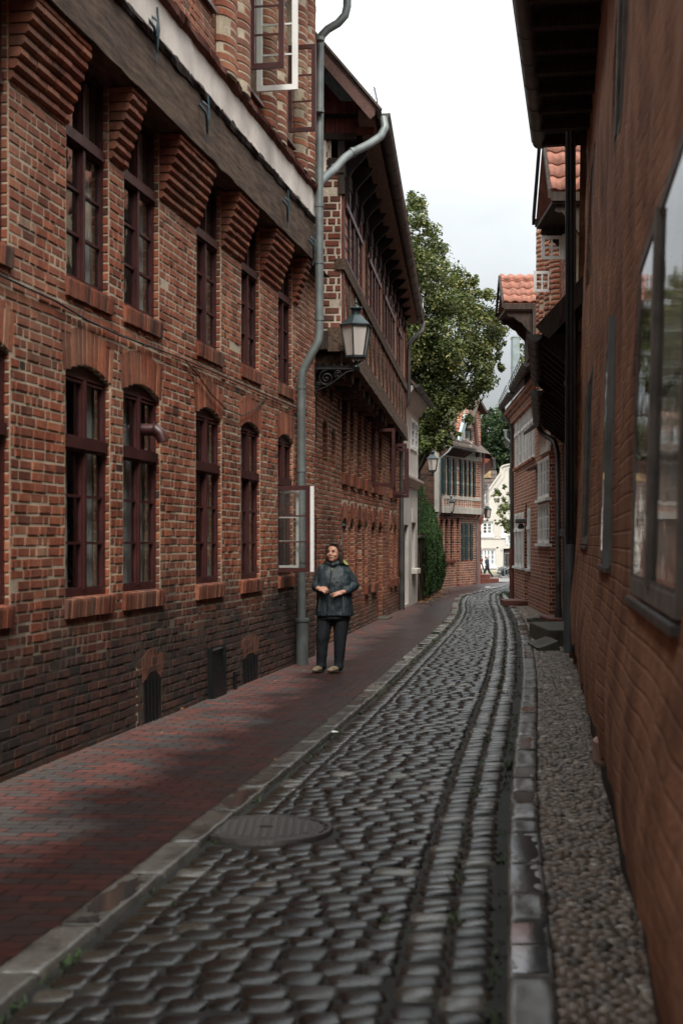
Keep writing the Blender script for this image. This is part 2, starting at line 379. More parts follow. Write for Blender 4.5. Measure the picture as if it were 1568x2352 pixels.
def sidewalk_mat():
    s = NT('wet_clinker_paving'); uv = s.coord('UV'); v = s.coord('Object')
    wob = s.N('ShaderNodeTexNoise'); wob.inputs['Scale'].default_value = 2.0; s.L(v, wob.inputs['Vector'])
    sc = s.N('ShaderNodeVectorMath', operation='SCALE'); s.L(wob.outputs['Color'], sc.inputs[0]); sc.inputs['Scale'].default_value = .025
    ad = s.N('ShaderNodeVectorMath', operation='ADD'); s.L(uv, ad.inputs[0]); s.L(sc.outputs[0], ad.inputs[1])
    b = s.N('ShaderNodeTexBrick'); s.L(ad.outputs[0], b.inputs['Vector']); b.offset = .5
    for k, x in (('Scale', 1.0), ('Mortar Size', .007), ('Mortar Smooth', .3), ('Bias', 0.0), ('Brick Width', .215), ('Row Height', .108)): b.inputs[k].default_value = x
    b.inputs['Color1'].default_value = (0, 0, 0, 1); b.inputs['Color2'].default_value = (1, 1, 1, 1); b.inputs['Mortar'].default_value = (.3, .3, .3, 1)
    t = s.math('ADD', s.math('MULTIPLY', b.outputs['Color'], .62), s.math('MULTIPLY', s.noise(v, 1.5, 5, .6), .42))
    c = s.ramp(t, [(.16, (.060, .055, .053)), (.40, (.095, .080, .074)), (.48, (.11, .054, .045)), (.66, (.15, .050, .041)), (.86, (.19, .072, .056))])
    sp = s.N('ShaderNodeSeparateXYZ'); s.L(uv, sp.inputs[0])
    wx = s.math('ADD', sp.outputs['X'], s.math('MULTIPLY', s.math('SUBTRACT', s.noise(v, .9, 6, .62), .5), 1.5))
    wet = s.ramp(s.math('ADD', s.math('MULTIPLY', wx, .5), 1.0), [(.44, 0.0), (.72, 1.0)])          # wet towards the kerb
    grit = s.ramp(s.math('ADD', s.math('MULTIPLY', s.math('ADD', sp.outputs['X'], s.math('MULTIPLY', s.math('SUBTRACT', s.noise(v, 3, 6, .7), .5), .8)), -.5), 0.0), [(.68, 0.0), (.86, 1.0)])
    c = s.mix(s.math('MULTIPLY', grit, .8), c, (.12, .10, .085))
    c = s.mix(b.outputs['Fac'], c, (.022, .019, .017))
    c = s.mix(.6, c, s.ramp(s.noise(v, 26, 5, .7), [(.3, .5), (.7, 1.2)]), 'MULTIPLY')
    c = s.mix(wet, c, s.mix(1.0, c, (.27, .22, .23), 'MULTIPLY'))
    ro = s.math('SUBTRACT', .78, s.math('MULTIPLY', wet, s.math('ADD', .30, s.math('MULTIPLY', s.noise(v, 6, 4), .2))))
    s.set(Base_Color=c, Roughness=ro, Specular_IOR_Level=.4)
    h = s.math('ADD', s.math('MULTIPLY', b.outputs['Color'], .35), s.math('SUBTRACT', s.math('MULTIPLY', s.noise(v, 30, 4), .25), b.outputs['Fac']))
    s.bump(h, .9, .010); return s.m
def _dz(Y, k): return .012 + .02 * (1 - k) + .007 * noise.noise((Y * .7, k * 3, 1))
o, mb, me = sheet('pavement', sidewalk_mat(), lambda Y: LWALL(Y) - .12, lambda Y: KL(Y) + .01, -2, 62, .0, 256, 8, 'narrow red clinker pavement, wet along its kerb', _dz)
uvd = me.data.uv_layers[0].data
for l, lo in zip(uvd, me.data.loops):
    x, y, z = me.data.vertices[lo.vertex_index].co; l.uv = (x - KL(y), y - .25 * (x - KL(y)) * 0)

# --- kerb stones
def stone_mat(name, stops, wet=.28, bs=70, spots=True, bstr=.35, warm=None):
    s = NT(name); v = s.coord('Object'); r = s.rnd()
    c = s.ramp(r[0], stops)
    c = s.mix(.7, c, s.ramp(s.noise(v, 28, 6, .7), [(.3, .55), (.7, 1.25)]), 'MULTIPLY')
    if warm: c = s.mix(s.ramp(r[1], [(.55, 0.0), (.95, .85)]), c, warm)
    if spots: c = s.mix(s.ramp(s.noise(v, 3.1, 5, .65), [(.50, 0.0), (.64, .8)]), c, mul(stops[0][1], .6))
    ro = s.math('ADD', wet, s.math('MULTIPLY', s.noise(v, 4, 5, .65), .42))
    ro = s.math('SUBTRACT', ro, s.math('MULTIPLY', r[1], .12))
    s.set(Base_Color=c, Roughness=ro, Specular_IOR_Level=.5); s.bump(s.noise(v, bs, 5, .6), bstr, .004); return s.m
M['kerb'] = stone_mat('worn_kerb_stone', [(0, (.055, .053, .047)), (.6, (.10, .096, .085)), (1, (.17, .163, .147))], .14)
def kerb(name, fx, w, ltop, label, lo, hi, Y0=.5, Y1=61):
    mb = MB(); Y = Y0
    while Y < Y1:
        L = U(lo, hi); g = .006; a, b = Y + g, Y + L - g; c = (R(), R(), 0)
        wetk = U(.1, 1.1) if name != 'kerb' else U(.0, .95); water = wetk > .72; dz = U(-.004, .006); tl = 0 if water else U(-.006, .006)
        fine = Y < 22; n = max(2, int(L / (.045 if fine else .18))); m = 9 if fine else 5; vs = []; fs = []
        for i in range(n + 1):
            y = a + (b - a) * i / n; x0 = fx(y)
            e = min(i, n - i); ez = (-.010 if e == 0 else -.002 if e == 1 and fine else 0)
            for k in range(m + 1):
                t = k / m; ek = -.011 if k in (0, m) else (-.002 if fine and k in (1, m - 1) else 0)
                xx = x0 + w * t + (.004 if k == 0 else -.004 if k == m else 0)
                sag = -.013 * math.sin(math.pi * min(1, max(0, t))) * max(0, math.sin(math.pi * i / n)) ** .6 * wetk + .004 * noise.noise((y * 9, t * 5, 3))
                vs.append((xx, y, gz(y) + ltop + dz + tl * (t - .5) + ez + ek + sag + .004 * noise.noise((xx * 7, y * 5, 0)) + .0035 * noise.noise((xx * 22, y * 16, 4))))
        W = m + 1
        for i in range(n):
            for k in range(m): fs.append((i * W + k, i * W + k + 1, (i + 1) * W + k + 1, (i + 1) * W + k))
        N = len(vs); ring = [k for k in range(W)] + [i * W + m for i in range(1, n + 1)] + [n * W + k for k in range(m - 1, -1, -1)] + [i * W for i in range(n - 1, 0, -1)]
        vs += [(vs[q][0], vs[q][1], vs[q][2] - .12) for q in ring]
        for i in range(len(ring)): fs.append((ring[i], N + i, N + (i + 1) % len(ring), ring[(i + 1) % len(ring)]))
        mb.mesh(vs, fs, 0, c, True)
        if water: WATER.append([(fx(q) + w * t, q, gz(q) + ltop + dz - .0058) for q, t in ((a + .02, .12), (a + .02, .88), (b - .02, .88), (b - .02, .12))])
        Y += L
    return structure(mb.build(name, M['kerb']), label)
WATER = []
kerb('kerb', KL, KW, .026, 'smooth worn kerb stones between brick pavement and cobbles', .55, 1.0)
kerb('gutter_slabs', KR, .185, .030, 'smooth flat slabs holding puddles beside the pebbles', .35, .85)

# --- cobbles
def cobble(vs_, fs_, cs_, cx, cy, wx, wy, ang, h, c, n=6, p=3.2, zj=0.0):
    PR = ((-1, 0), (-.90, .60), (-.58, .95), (.58, .95), (.90, .60), (1, 0)) if n == 6 else ((-1, 0), (-.7, .85), (0, 1), (.7, .85), (1, 0))
    ca, sa = math.cos(ang), math.sin(ang); k0 = len(vs_); q = [U(-.008, .008) for _ in range(8)]
    tx, ty = U(-.03, .03), U(-.035, .035)
    for i in range(n):
        for j in range(n):
            a, ha = PR[i]; b, hb = PR[j]; z = h * ha * hb
            k = (0 if a < 0 else 1) + (0 if b < 0 else 2)
            rx = a * (1 - .09 * b ** 4); ry = b * (1 - .09 * a ** 4)
            x = rx * wx / 2 + q[k] * abs(a * b); y = ry * wy / 2 + q[4 + k] * abs(a * b)
            Y = cy + x * sa + y * ca
            vs_.append((cx + x * ca - y * sa, Y, gz(Y) - .027 + z + zj + tx * x + ty * y))
    for i in range(n - 1):
        for j in range(n - 1):
            fs_.append((k0 + i * n + j, k0 + (i + 1) * n + j, k0 + (i + 1) * n + j + 1, k0 + i * n + j + 1)); cs_.append(c)
M['cobble'] = stone_mat('wet_basalt_cobble', [(0, (.004, .0046, .004)), (.45, (.0095, .0103, .009)), (.8, (.019, .0198, .0168)), (.95, (.052, .051, .044)), (1, (.16, .155, .132))], .12, 90, False, .3, (.028, .0235, .0155))
MH = at(611, 1898, 8.17); MHR = .385
vs_, fs_, cs_ = [], [], []
Y = 1.5; row = 0
while Y < 61:
    dy = U(.128, .172)
    xl, xr = KL(Y) + KW + .03, KR(Y) - .055
    sl = (KR(Y + .5) - KR(Y - .5)); ang = math.atan(-0.0) 
    cells = []
    x = xl
    cells.append((x, x + .15, 0)); x += .155                                # edge row along the kerb
    xe = xr - (.36 if Y < 40 else .30)
    off = U(0, .16); first = True
    while x < xe - .02:
        w = U(.115, .20) * (1 if not first else U(.4, 1)); first = False
        if xe - (x + w) < .07: w = xe - x - .001
        cells.append((x, x + w, 1)); x += w
    cells.append((xe, xe + .178, 2)); cells.append((xe + .182, xr, 2))
    for a, b, kind in cells:
        cx = (a + b) / 2; w = b - a; t = (cx - xl) / (xr - xl)
        cy = Y + (.22 * math.sin(math.pi * t) if kind == 1 else 0) + U(-.018, .018) + (sl * 0)
        hh = dy if kind != 0 else dy
        if kind == 2: cy = Y + U(-.022, .022) + (.07 if b == xr else 0); cx += U(-.006, .006); w -= U(-.006, .010)
        if (cx - MH.x) ** 2 + (cy - MH.y) ** 2 < (MHR + .04) ** 2: continue
        rv = min(1, max(0, random.gauss(.42, .24)))
        if R() < .03: rv = U(.93, 1)
        if kind == 2: rv = min(1, rv + U(.0, .30))
        warm_ = U(.6, 1) if kind == 0 and R() < .7 else R() * (.8 if kind == 1 else 1)
        cobble(vs_, fs_, cs_, cx, cy, w + .013, hh * U(.98, 1.05), U(-.11, .11) + (.05 if row % 2 else -.05) * (kind == 1), U(.020, .026), (rv, warm_, 0), 6 if Y < 30 else 5, zj=U(-.005, .005))
    Y += dy; row += 1
mb = MB(); mb.v = vs_; mb.f = fs_; mb.c = cs_; mb.m = [0] * len(fs_); mb.sm = [True] * len(fs_)
structure(mb.build('road', M['cobble'], recalc=False), 'wet grey cobbled lane between two kerbs', 'road')

# --- pebble strip on the right
M['pebble'] = stone_mat('brown_field_pebble', [(0, (.045, .038, .029)), (.35, (.115, .084, .060)), (.7, (.175, .127, .090)), (.92, (.24, .20, .155)), (1, (.34, .31, .26))], .34, 60, False, .3)
vs_, fs_, cs_ = [], [], []
Y = 3.0; k = 0
while Y < 44:
    st = .066 if Y < 16 else .075
    x = KR(Y) + .19 + .02 + (st / 2 if k % 2 else 0); xe = RWALL(Y) + .1
    while x < xe:
        ex, ey = U(.75, 1.25) * st * .66, U(.7, 1.1) * st * .62; an = U(0, 3.14); h = U(.015, .028); rv = min(1, max(0, random.gauss(.42, .24)))
        cx, cy = x + U(-.012, .012), Y + U(-.012, .012); k0 = len(vs_); zb = gz(cy) - .006 + .01 * noise.noise((cx * 3, cy * 3, 0)); n = 8
        for r_, z_ in ((1.0, 0), (.82, .62), (.45, .93)):
            for q in range(n):
                a = 2 * math.pi * q / n; px_, py_ = math.cos(a) * ex * r_, math.sin(a) * ey * r_
                vs_.append((cx + px_ * math.cos(an) - py_ * math.sin(an), cy + px_ * math.sin(an) + py_ * math.cos(an), zb + z_ * h))
        vs_.append((cx, cy, zb + h))
        for a in range(2):
            for q in range(n): fs_.append((k0 + a * n + q, k0 + a * n + (q + 1) % n, k0 + (a + 1) * n + (q + 1) % n, k0 + (a + 1) * n + q))
        for q in range(n): fs_.append((k0 + 2 * n + q, k0 + 2 * n + (q + 1) % n, k0 + 3 * n))
        cs_ += [(rv, R(), 0)] * (3 * n); x += st
    Y += st * .88; k += 1
mb = MB(); mb.v = vs_; mb.f = fs_; mb.c = cs_; mb.m = [0] * len(fs_); mb.sm = [True] * len(fs_)
structure(mb.build('pebble_path', M['pebble'], recalc=False), 'strip of small brown pebbles along the right houses', 'pebble path')

# --- puddles on the slabs
s = NT('puddle_water'); v = s.coord('Object')
s.set(Base_Color=(.035, .035, .034), Roughness=.09, Specular_IOR_Level=.7); s.bump(s.noise(v, 14, 3), .04, .01); M['water'] = s.m
mb = MB()
for q in WATER: mb.face(q)
o = mb.build('puddle_water', M['water'], recalc=False); o['kind'] = 'structure'; o['label'] = 'shallow puddles mirroring the sky on the kerb slabs'

# --- manhole cover
mh = thing('manhole_cover', 'round cast iron manhole cover set in the cobbles by the kerb', 'manhole cover', loc=(MH.x, MH.y, -.003))
s = NT('worn_cover_concrete'); v = s.coord('Object')
c = s.mix(s.noise(v, 30, 6, .7), (.028, .027, .025), (.065, .06, .054)); s.set(Base_Color=c, Roughness=.55); s.bump(s.noise(v, 70, 4), .8, .004); M['cover'] = s.m
M['cover_rim'] = simple('rusty_cast_iron', (.045, .040, .036), .5, .3, .4, 20, None, .5, 60)
mb = MB(); mb.lathe([(.385, -.05), (.385, .012), (.36, .016), (.352, .010), (.350, -.02)], 0, 0, 0, 40); r_ = mb.build('frame', M['cover_rim'], mh, Frame((MH.x, MH.y), (MH.x + 1, MH.y), -.003))
mb = MB(); mb.lathe([(.335, -.03), (.335, .008), (.325, .012), (.315, .010), (.0001, .013)], 0, 0, 0, 40)
for q in range(24):
    a = 2 * math.pi * q / 24; mb.box(-.012 + .343 * math.cos(a), .012 + .343 * math.cos(a), -.012 + .343 * math.sin(a), .012 + .343 * math.sin(a), -.02, .012)
for q in range(-6, 7):
    for w_ in range(-6, 7):
        if q * q + w_ * w_ < 38 and (q or w_): mb.bbox(q * .046 - .017, q * .046 + .017, w_ * .046 - .017, w_ * .046 + .017, .006, .0165, .003)
mb.tube([(-.05, 0, .010), (-.03, 0, .022), (.03, 0, .022), (.05, 0, .010)], .006, 6)
mb.build('lid', M['cover'], mh, Frame((MH.x, MH.y), (MH.x + 1, MH.y), -.003))

# --- weeds in the joints, leaf litter, scraps
random.seed(5)
M['weed'] = simple('joint_weeds', (.035, .065, .018), .7, 0, .5, 12)
mb = MB()
def tuft(x, y, n, s0):
    for _ in range(n):
        a = U(0, 6.28); l = U(.4, 1) * s0; w = l * .22; bx, by = x + U(-.03, .03), y + U(-.05, .05); z = gz(by) - .02
        dx, dy = math.cos(a), math.sin(a); up = U(.5, 1.2)
        mb.mesh([(bx - dy * w, by + dx * w, z), (bx + dy * w, by - dx * w, z), (bx + dx * l * .7 + dy * w * .8, by + dy * l * .7 - dx * w * .8, z + l * up * .8), (bx + dx * l, by + dy * l, z + l * up)], [(0, 1, 2, 3)])
for i in range(520):
    Y = 4 + 40 * R() ** 1.5; k = R()
    if noise.noise((Y * .8, k * 9, 2)) < -.05: continue
    x = KL(Y) + KW + .015 if k < .35 else (KR(Y) - .03 if k < .72 else KR(Y) - .235 + U(-.01, .01)) if k < .9 else U(KL(Y) + .3, KR(Y) - .1)
    tuft(x, Y, 9, U(.02, .045))
for i in range(260):
    Y = U(38.5, 46); tuft(U(KR(Y) + .2, RWALL(Y)), Y, 8, U(.05, .12)) if i % 2 else tuft(U(KR(Y) - .12, KR(Y) + .02), Y, 6, .05)
o = mb.build('weeds', M['weed'], recalc=False); tag(o, 'green weeds and moss growing in the joints of the cobbles', 'weeds', None, 'stuff')
M['litter'] = simple('dry_leaves', (.30, .14, .04), .8, 0, .5, 20)
mb = MB()
for i in range(420):
    Y = U(37.5, 48.5) if i < 330 else U(10, 36)
    x = LWALL(Y) + abs(random.gauss(0, .28)) + .02 if i < 390 else U(KL(Y), KR(Y)); s_ = U(.015, .035) * (1.4 if i < 330 else .7); a = U(0, 6.28)
    pts = [(x + math.cos(a + q) * s_ * (1 if q % 3.14 < 1 else .5), Y + math.sin(a + q) * s_ * (1 if q % 3.14 < 1 else .5), gz(Y) + .045 + U(0, .02)) for q in (0, 1.57, 3.14, 4.71)]
    mb.face(pts)
o = mb.build('dry_leaves', M['litter'], recalc=False); tag(o, 'dry yellow leaves blown along the foot of the walls', 'leaves', None, 'stuff')
M['scrap'] = simple('white_paper', (.75, .75, .73), .8)
for (px, py, lab, sz) in [(768, 1684, 'white scrap of paper on the kerb by the cobbles, downhill of the woman', .03), (123, 1713, 'crumpled white scrap lying where the brick wall meets the pavement', .035), (1120, 1352, 'pale plastic bag lying on the pavement in front of the timbered house', .12)]:
    Y = 3267 * (EYE - .035) / (py - 1245); p = at(px, py, Y); mb = MB(); n = 8; vs = []; fs = []
    for i in range(n):
        for j in range(n):
            a, b = -1 + 2 * i / (n - 1), -1 + 2 * j / (n - 1)
            vs.append((p.x + a * sz * (1 + .3 * noise.noise((i, j, 1))), p.y + b * sz * .8, gz(Y) + .045 + sz * .5 * (1 - max(abs(a), abs(b)) ** 2) * (.6 + .8 * noise.noise((i * .9 + px, j * .9, 4)))))
    for i in range(n - 1):
        for j in range(n - 1): fs.append((i * n + j, (i + 1) * n + j, (i + 1) * n + j + 1, i * n + j + 1))
    mb.mesh(vs, fs); tag(mb.build('scrap_of_paper' if sz < .1 else 'plastic_bag', M['scrap']), lab, 'litter')
random.seed(11)
# ------------------------------------------------------------------ shared builders for houses
def cuts(holes, z):                                # blocked x intervals at height z
    o = []
    for h in holes:
        xa, xb, za, zb = h[:4]; ri = h[4] if len(h) > 4 else 0
        if za < z <= zb: o.append((xa, xb))
        elif ri and zb < z < zb + ri:
            k = math.sqrt(max(0, 1 - ((z - zb) / ri))); c = (xa + xb) / 2; hw = (xb - xa) / 2 * k; o.append((c - hw, c + hw))
    return sorted(o)
def wall_boxes(mb, x0, x1, z0, z1, y0, y1, holes, m=0, c=(.5, .5, 0), seg=8):
    xs = {x0, x1}
    for h in holes:
        xa, xb = h[0], h[1]; xs |= {xa, xb}
        if len(h) > 4 and h[4]: xs |= {xa + (xb - xa) * i / seg for i in range(1, seg)}
    xs = sorted(x for x in xs if x0 <= x <= x1)
    for a, b in zip(xs, xs[1:]):
        if b - a < 1e-4: continue
        xm = (a + b) / 2; iv = []
        for h in holes:
            if h[0] - 1e-6 <= xm <= h[1] + 1e-6:
                ri = h[4] if len(h) > 4 else 0; k = (xm - (h[0] + h[1]) / 2) / ((h[1] - h[0]) / 2)
                iv.append((h[2], h[3] + ri * (1 - k * k)))
        z = z0
        for za, zb in sorted(iv):
            if za > z: mb.box(a, b, y0, y1, z, min(za, z1), m, c)
            z = max(z, zb)
        if z < z1: mb.box(a, b, y0, y1, z, z1, m, c)
def brick(mb, x0, x1, z0, z1, y, c, h=.0045, bv=.005, m=0):
    j = lambda: U(-.003, .003); hh = h + U(-.0035, .0045)
    mb.mesh([(x0, y + .012, z0), (x1, y + .012, z0), (x1, y + .012, z1), (x0, y + .012, z1),
             (x0 + bv + j(), y - hh, z0 + bv + j()), (x1 - bv + j(), y - hh, z0 + bv + j()), (x1 - bv + j(), y - hh, z1 - bv + j()), (x0 + bv + j(), y - hh, z1 - bv + j())],
            [(4, 5, 6, 7), (0, 1, 5, 4), (1, 2, 6, 5), (2, 3, 7, 6), (3, 0, 4, 7)], m, c)
def brick_field(mb, x0, x1, z0, z1, y, holes, course=.077, joint=.013, soot=None, m=0, lens=(.225, .11), keep=None, dark=0):
    z = z0; row = 0
    while z < z1 - .02:
        zt = min(z + course, z1); iv = cuts(holes, (z + zt) / 2); x = x0 - U(0, .25)
        while x < x1:
            L = lens[0] * U(.92, 1.06) if R() < .58 else lens[1] * U(.92, 1.1)
            segs = [(max(x, x0), min(x + L, x1))]
            for a, b in iv:
                ns = []
                for p, q in segs:
                    if b <= p or a >= q: ns.append((p, q)); continue
                    if p < a: ns.append((p, a - joint * .5))
                    if b < q: ns.append((b + joint * .5, q))
                segs = ns
            for p, q in segs:
                if q - p < .03 or (keep and not keep((p + q) / 2, (z + zt) / 2)): continue
                lo = noise.noise((p * .9, z * 1.4, row * .02)); rv = min(1, max(0, random.gauss(.54, .15) + .25 * lo - dark))
                if R() < .04: rv *= .4
                d = soot(p, z) if soot else 0; rv = max(0, rv - .30 * d)
                wob = .010 * noise.noise((p * .8, z * .3, 5))
                if row and R() < .003: continue
                brick(mb, p + joint / 2, q - joint / 2, z + joint / 2 + wob, zt - joint / 2 + wob, y, (rv, R(), d), m=m)
            x += L
        z = zt; row += 1
def soldier_arch(mb, xa, xb, zs, rise, y, h=.29, m=0, soot=0, grow=.05, n=None):
    n = n or max(5, int((xb - xa + 2 * grow) / .082)); xc = (xa + xb) / 2; hw = (xb - xa) / 2
    for i in range(n):
        a = xa - grow + (xb - xa + 2 * grow) * i / n; b = xa - grow + (xb - xa + 2 * grow) * (i + 1) / n; g = .006
        f = lambda x: zs + rise * max(0, 1 - ((x - xc) / hw) ** 2)
        za, zb = f(a), f(b); c = (min(1, max(0, random.gauss(.5, .2))), R(), soot); hh = .004 + U(-.003, .004)
        ln = .35 * (a + b - 2 * xc) * .5
        p = [(a + g, za + .004), (b - g, zb + .004), (b - g + ln * .25, zb + h), (a + g + ln * .25, za + h)]
        mb.mesh([(q[0], y + .012, q[1]) for q in p] + [(q[0], y - hh, q[1]) for q in p], [(4, 5, 6, 7), (0, 1, 5, 4), (1, 2, 6, 5), (2, 3, 7, 6), (3, 0, 4, 7)], m, c)
def window(root, F, x0, x1, z0, z1, y=.10, rise=0, cols=2, rows=3, trans=None, toprows=1, fm='red_paint', fw=.034, bar=.02, mull=.046, depth=.06, pane='pane', py=None, cur=True, warp=None, name='window', sillz=None, reveal=None, skip=None):
    mb = MB()
    mb.box(x0, x0 + fw, y, y + depth, z0, z1); mb.box(x1 - fw, x1, y, y + depth, z0, z1)
    mb.box(x0 + fw, x1 - fw, y, y + depth, z0, z0 + fw * 1.3); mb.box(x0 + fw, x1 - fw, y, y + depth, z1 - fw * (.6 if rise else 1), z1)
    if rise:
        n = 10; xc, hw = (x0 + x1) / 2, (x1 - x0) / 2
        mb.prism([(x0, z1)] + [(x0 + (x1 - x0) * i / n, z1 + rise * (1 - ((x0 + (x1 - x0) * i / n - xc) / hw) ** 2)) for i in range(1, n)] + [(x1, z1)], y + .012, y + depth)
    bz = [z0 + fw * 1.3]
    for t in (trans or []):
        mb.box(x0 + fw, x1 - fw, y - .03, y + depth, t - .042, t + .042); bz += [t - .042, t + .042]
    bz.append(z1 - fw); secs = list(zip(bz[::2], bz[1::2]))
    cx = [x0 + fw + (x1 - x0 - 2 * fw) * i / cols for i in range(cols + 1)]
    for i in range(1, cols): mb.box(cx[i] - mull / 2, cx[i] + mull / 2, y - .012, y + depth - .004, z0 + fw * 1.3, z1 - fw * .6)
    for k, (a, b) in enumerate(secs):
        n = toprows if (k == len(secs) - 1 and len(secs) > 1) else rows
        for i in range(cols):
            l = cx[i] + (mull / 2 if i else 0); r_ = cx[i + 1] - (mull / 2 if i < cols - 1 else 0); sw = .018
            for q in ((l, l + sw, a, b), (r_ - sw, r_, a, b), (l + sw, r_ - sw, a, a + sw), (l + sw, r_ - sw, b - sw, b)):
                mb.box(q[0], q[1], y + .006, y + depth - .008, q[2], q[3])
            for j in range(1, n):
                zz = a + (b - a) * j / n; mb.box(l + sw, r_ - sw, y + .012, y + depth - .012, zz - bar / 2, zz + bar / 2)
    w = mb.build(name, M[fm], root, F, warp)
    mb = MB()
    for k, (a, b) in enumerate(secs):
        for i in range(cols):
            if skip and (k, i) in skip: continue
            t = U(-.004, .004); yy = y + (depth * .55 if py is None else py)
            mb.face([(cx[i] + .02, yy + t, a + .02), (cx[i + 1] - .02, yy - t, a + .02), (cx[i + 1] - .02, yy - t * .5, b - .02), (cx[i] + .02, yy + t, b - .02)])
    mb.build('pane', M[pane], w, F, warp, recalc=False)
    if cur:
        mb = MB(); zt = z1 - fw; zb = z0 + fw * 1.3
        spans = [(x0 + fw, x0 + (x1 - x0) * U(.26, .4)), (x1 - (x1 - x0) * U(.26, .4), x1 - fw)] if cur is True else [(x0 + fw, x1 - fw)]
        if cur == 'low': zt = z0 + (z1 - z0) * .5
        for a, b in spans:
            n = 14; ps = []
            for i in range(n + 1):
                xx = a + (b - a) * i / n; yy = y + .10 + .018 * math.sin(i * 1.9 + a * 7) + U(-.003, .003); ps.append((xx, yy))
            for (xa, ya), (xb, yb) in zip(ps, ps[1:]): mb.mesh([(xa, ya, zb), (xb, yb, zb), (xb, yb + .01, zt), (xa, ya + .01, zt)], [(0, 1, 2, 3)], 0, (.5, .5, 0), True)
        mb.build('curtain', M['curtain'], w, F, warp, recalc=False)
    return w
def casement(parent, F, hx, y, z0, z1, width, ang, rows=3, cols=1, fm='red_paint', sw=.055, bar=.018, th=.038, pane='pane_clear', warp=None, mir=1, name='sash'):
    # an opened sash hinged at hx; ang degrees from the facade (90 = square to the street)
    a = math.radians(ang); ux, uy = math.cos(a) * mir, -math.sin(a); px_, py_ = -uy, ux
    mb = MB(); pm = MB()
    def bx(m_, s0, s1, a0, a1, t=th, o=0):
        p = [(hx + ux * s + px_ * q, y + uy * s + py_ * q) for s, q in ((s0, -t / 2 + o), (s1, -t / 2 + o), (s1, t / 2 + o), (s0, t / 2 + o))]
        m_.prism(p, a0, a1, ax='z')
    bx(mb, 0, sw, z0, z1); bx(mb, width - sw, width, z0, z1); bx(mb, sw, width - sw, z0, z0 + sw); bx(mb, sw, width - sw, z1 - sw, z1)
    for j in range(1, rows): zz = z0 + sw + (z1 - z0 - 2 * sw) * j / rows; bx(mb, sw, width - sw, zz - bar / 2, zz + bar / 2, th * .6)
    for i in range(1, cols): ss = sw + (width - 2 * sw) * i / cols; bx(mb, ss - bar / 2, ss + bar / 2, z0 + sw, z1 - sw, th * .58)
    o = mb.build(name, M[fm], parent, F, warp)
    pm.face([(hx + ux * sw * .8, y + uy * sw * .8, z0 + sw * .8), (hx + ux * (width - sw * .8), y + uy * (width - sw * .8), z0 + sw * .8), (hx + ux * (width - sw * .8), y + uy * (width - sw * .8), z1 - sw * .8), (hx + ux * sw * .8, y + uy * sw * .8, z1 - sw * .8)])
    pm.build('pane', M[pane], o if o.parent.parent is None else o.parent, F, warp, recalc=False)
    return o
def sill_bricks(root, F, x0, x1, zt, h=.16, y=-.05, soot=.3, warp=None, slope=.03):
    mb = MB(); n = max(4, int((x1 - x0) / .075))
    for i in range(n):
        a, b = x0 + (x1 - x0) * i / n + .003, x0 + (x1 - x0) * (i + 1) / n - .003; c = (min(1, max(0, random.gauss(.4, .2))), R(), soot * U(.3, 1.2)); j = U(-.006, .006)
        mb.prism([(.13, zt + slope + .002), (y + j, zt + j * .3), (y + j - .002, zt - .02), (y + .006 + j, zt - h), (.13, zt - h)], a, b, 0, c, 'x')
    mb.prism([(.12, zt + slope - .004), (y + .01, zt - .008), (y + .014, zt - h + .006), (.12, zt - h + .006)], x0 + .004, x1 - .004, 1, (.5, .5, .6), 'x')
    return mb.build('sill', [M['brick'], M['mortar']], root, F, warp)
def shell(mb, x0, x1, z0, z1, y0, y1, m=0):        # dark lining behind a facade: back, ends, floor, ceiling
    mb.face([(x0, y1, z0), (x1, y1, z0), (x1, y1, z1), (x0, y1, z1)], m)
    for x in (x0, x1): mb.face([(x, y0, z0), (x, y1, z0), (x, y1, z1), (x, y0, z1)], m)
    for z in (z0, z1): mb.face([(x0, y0, z), (x1, y0, z), (x1, y1, z), (x0, y1, z)], m)

def reveal_bricks(mb, holes, y0=0, y1=.12, course=.077, soot=None, side=(1, 1)):
    # bricks turning the corner into each opening
    for h in holes:
        z = h[2]; k = 0
        while z < h[3] - .03:
            zt = min(z + course, h[3]); c = (min(1, max(0, random.gauss(.5, .2))), R(), soot(h[1], z) if soot else 0); o = U(-.003, .003)
            for sd, x in ((-1, h[0]), (1, h[1])):
                if (sd < 0 and not side[0]) or (sd > 0 and not side[1]): continue
                xi = x - sd * .008
                mb.mesh([(x, y0 + .004, z + .007), (x, y1, z + .007), (x, y1, zt - .007), (x, y0 + .004, zt - .007), (xi + o, y0 + .008, z + .013), (xi + o, y1, z + .013), (xi + o, y1, zt - .013), (xi + o, y0 + .008, zt - .013)],
                        [(4, 5, 6, 7), (0, 1, 5, 4), (2, 3, 7, 6), (3, 0, 4, 7)], 0, c)
            z = zt; k += 1
# ------------------------------------------------------------------ the long brick house on the left
FA = Frame((-3.12, 5.0), (-.375, 20.25)); LA = FA.len
A = thing('brick_house', 'long red brick house with stepped brick corbels and oxblood windows at left', 'house', FA.M)
ya = lambda Y: (Y - 5.0) * FA.len / 15.25
LU = ya(19.03)                                       # the upper storey stops short of the lower wall
JY = -.22                                            # the upper storey stands out this far
def fa(x, d=0): return FA.X(x, d)
LOW = [(.7, 1.6), (2.25, 3.2)] + [(fa(22) - .98, fa(22))] + [(fa(a), fa(b)) for a, b in ((150, 252), (283, 367), (450, 508), (553, 597), (638, 672))]
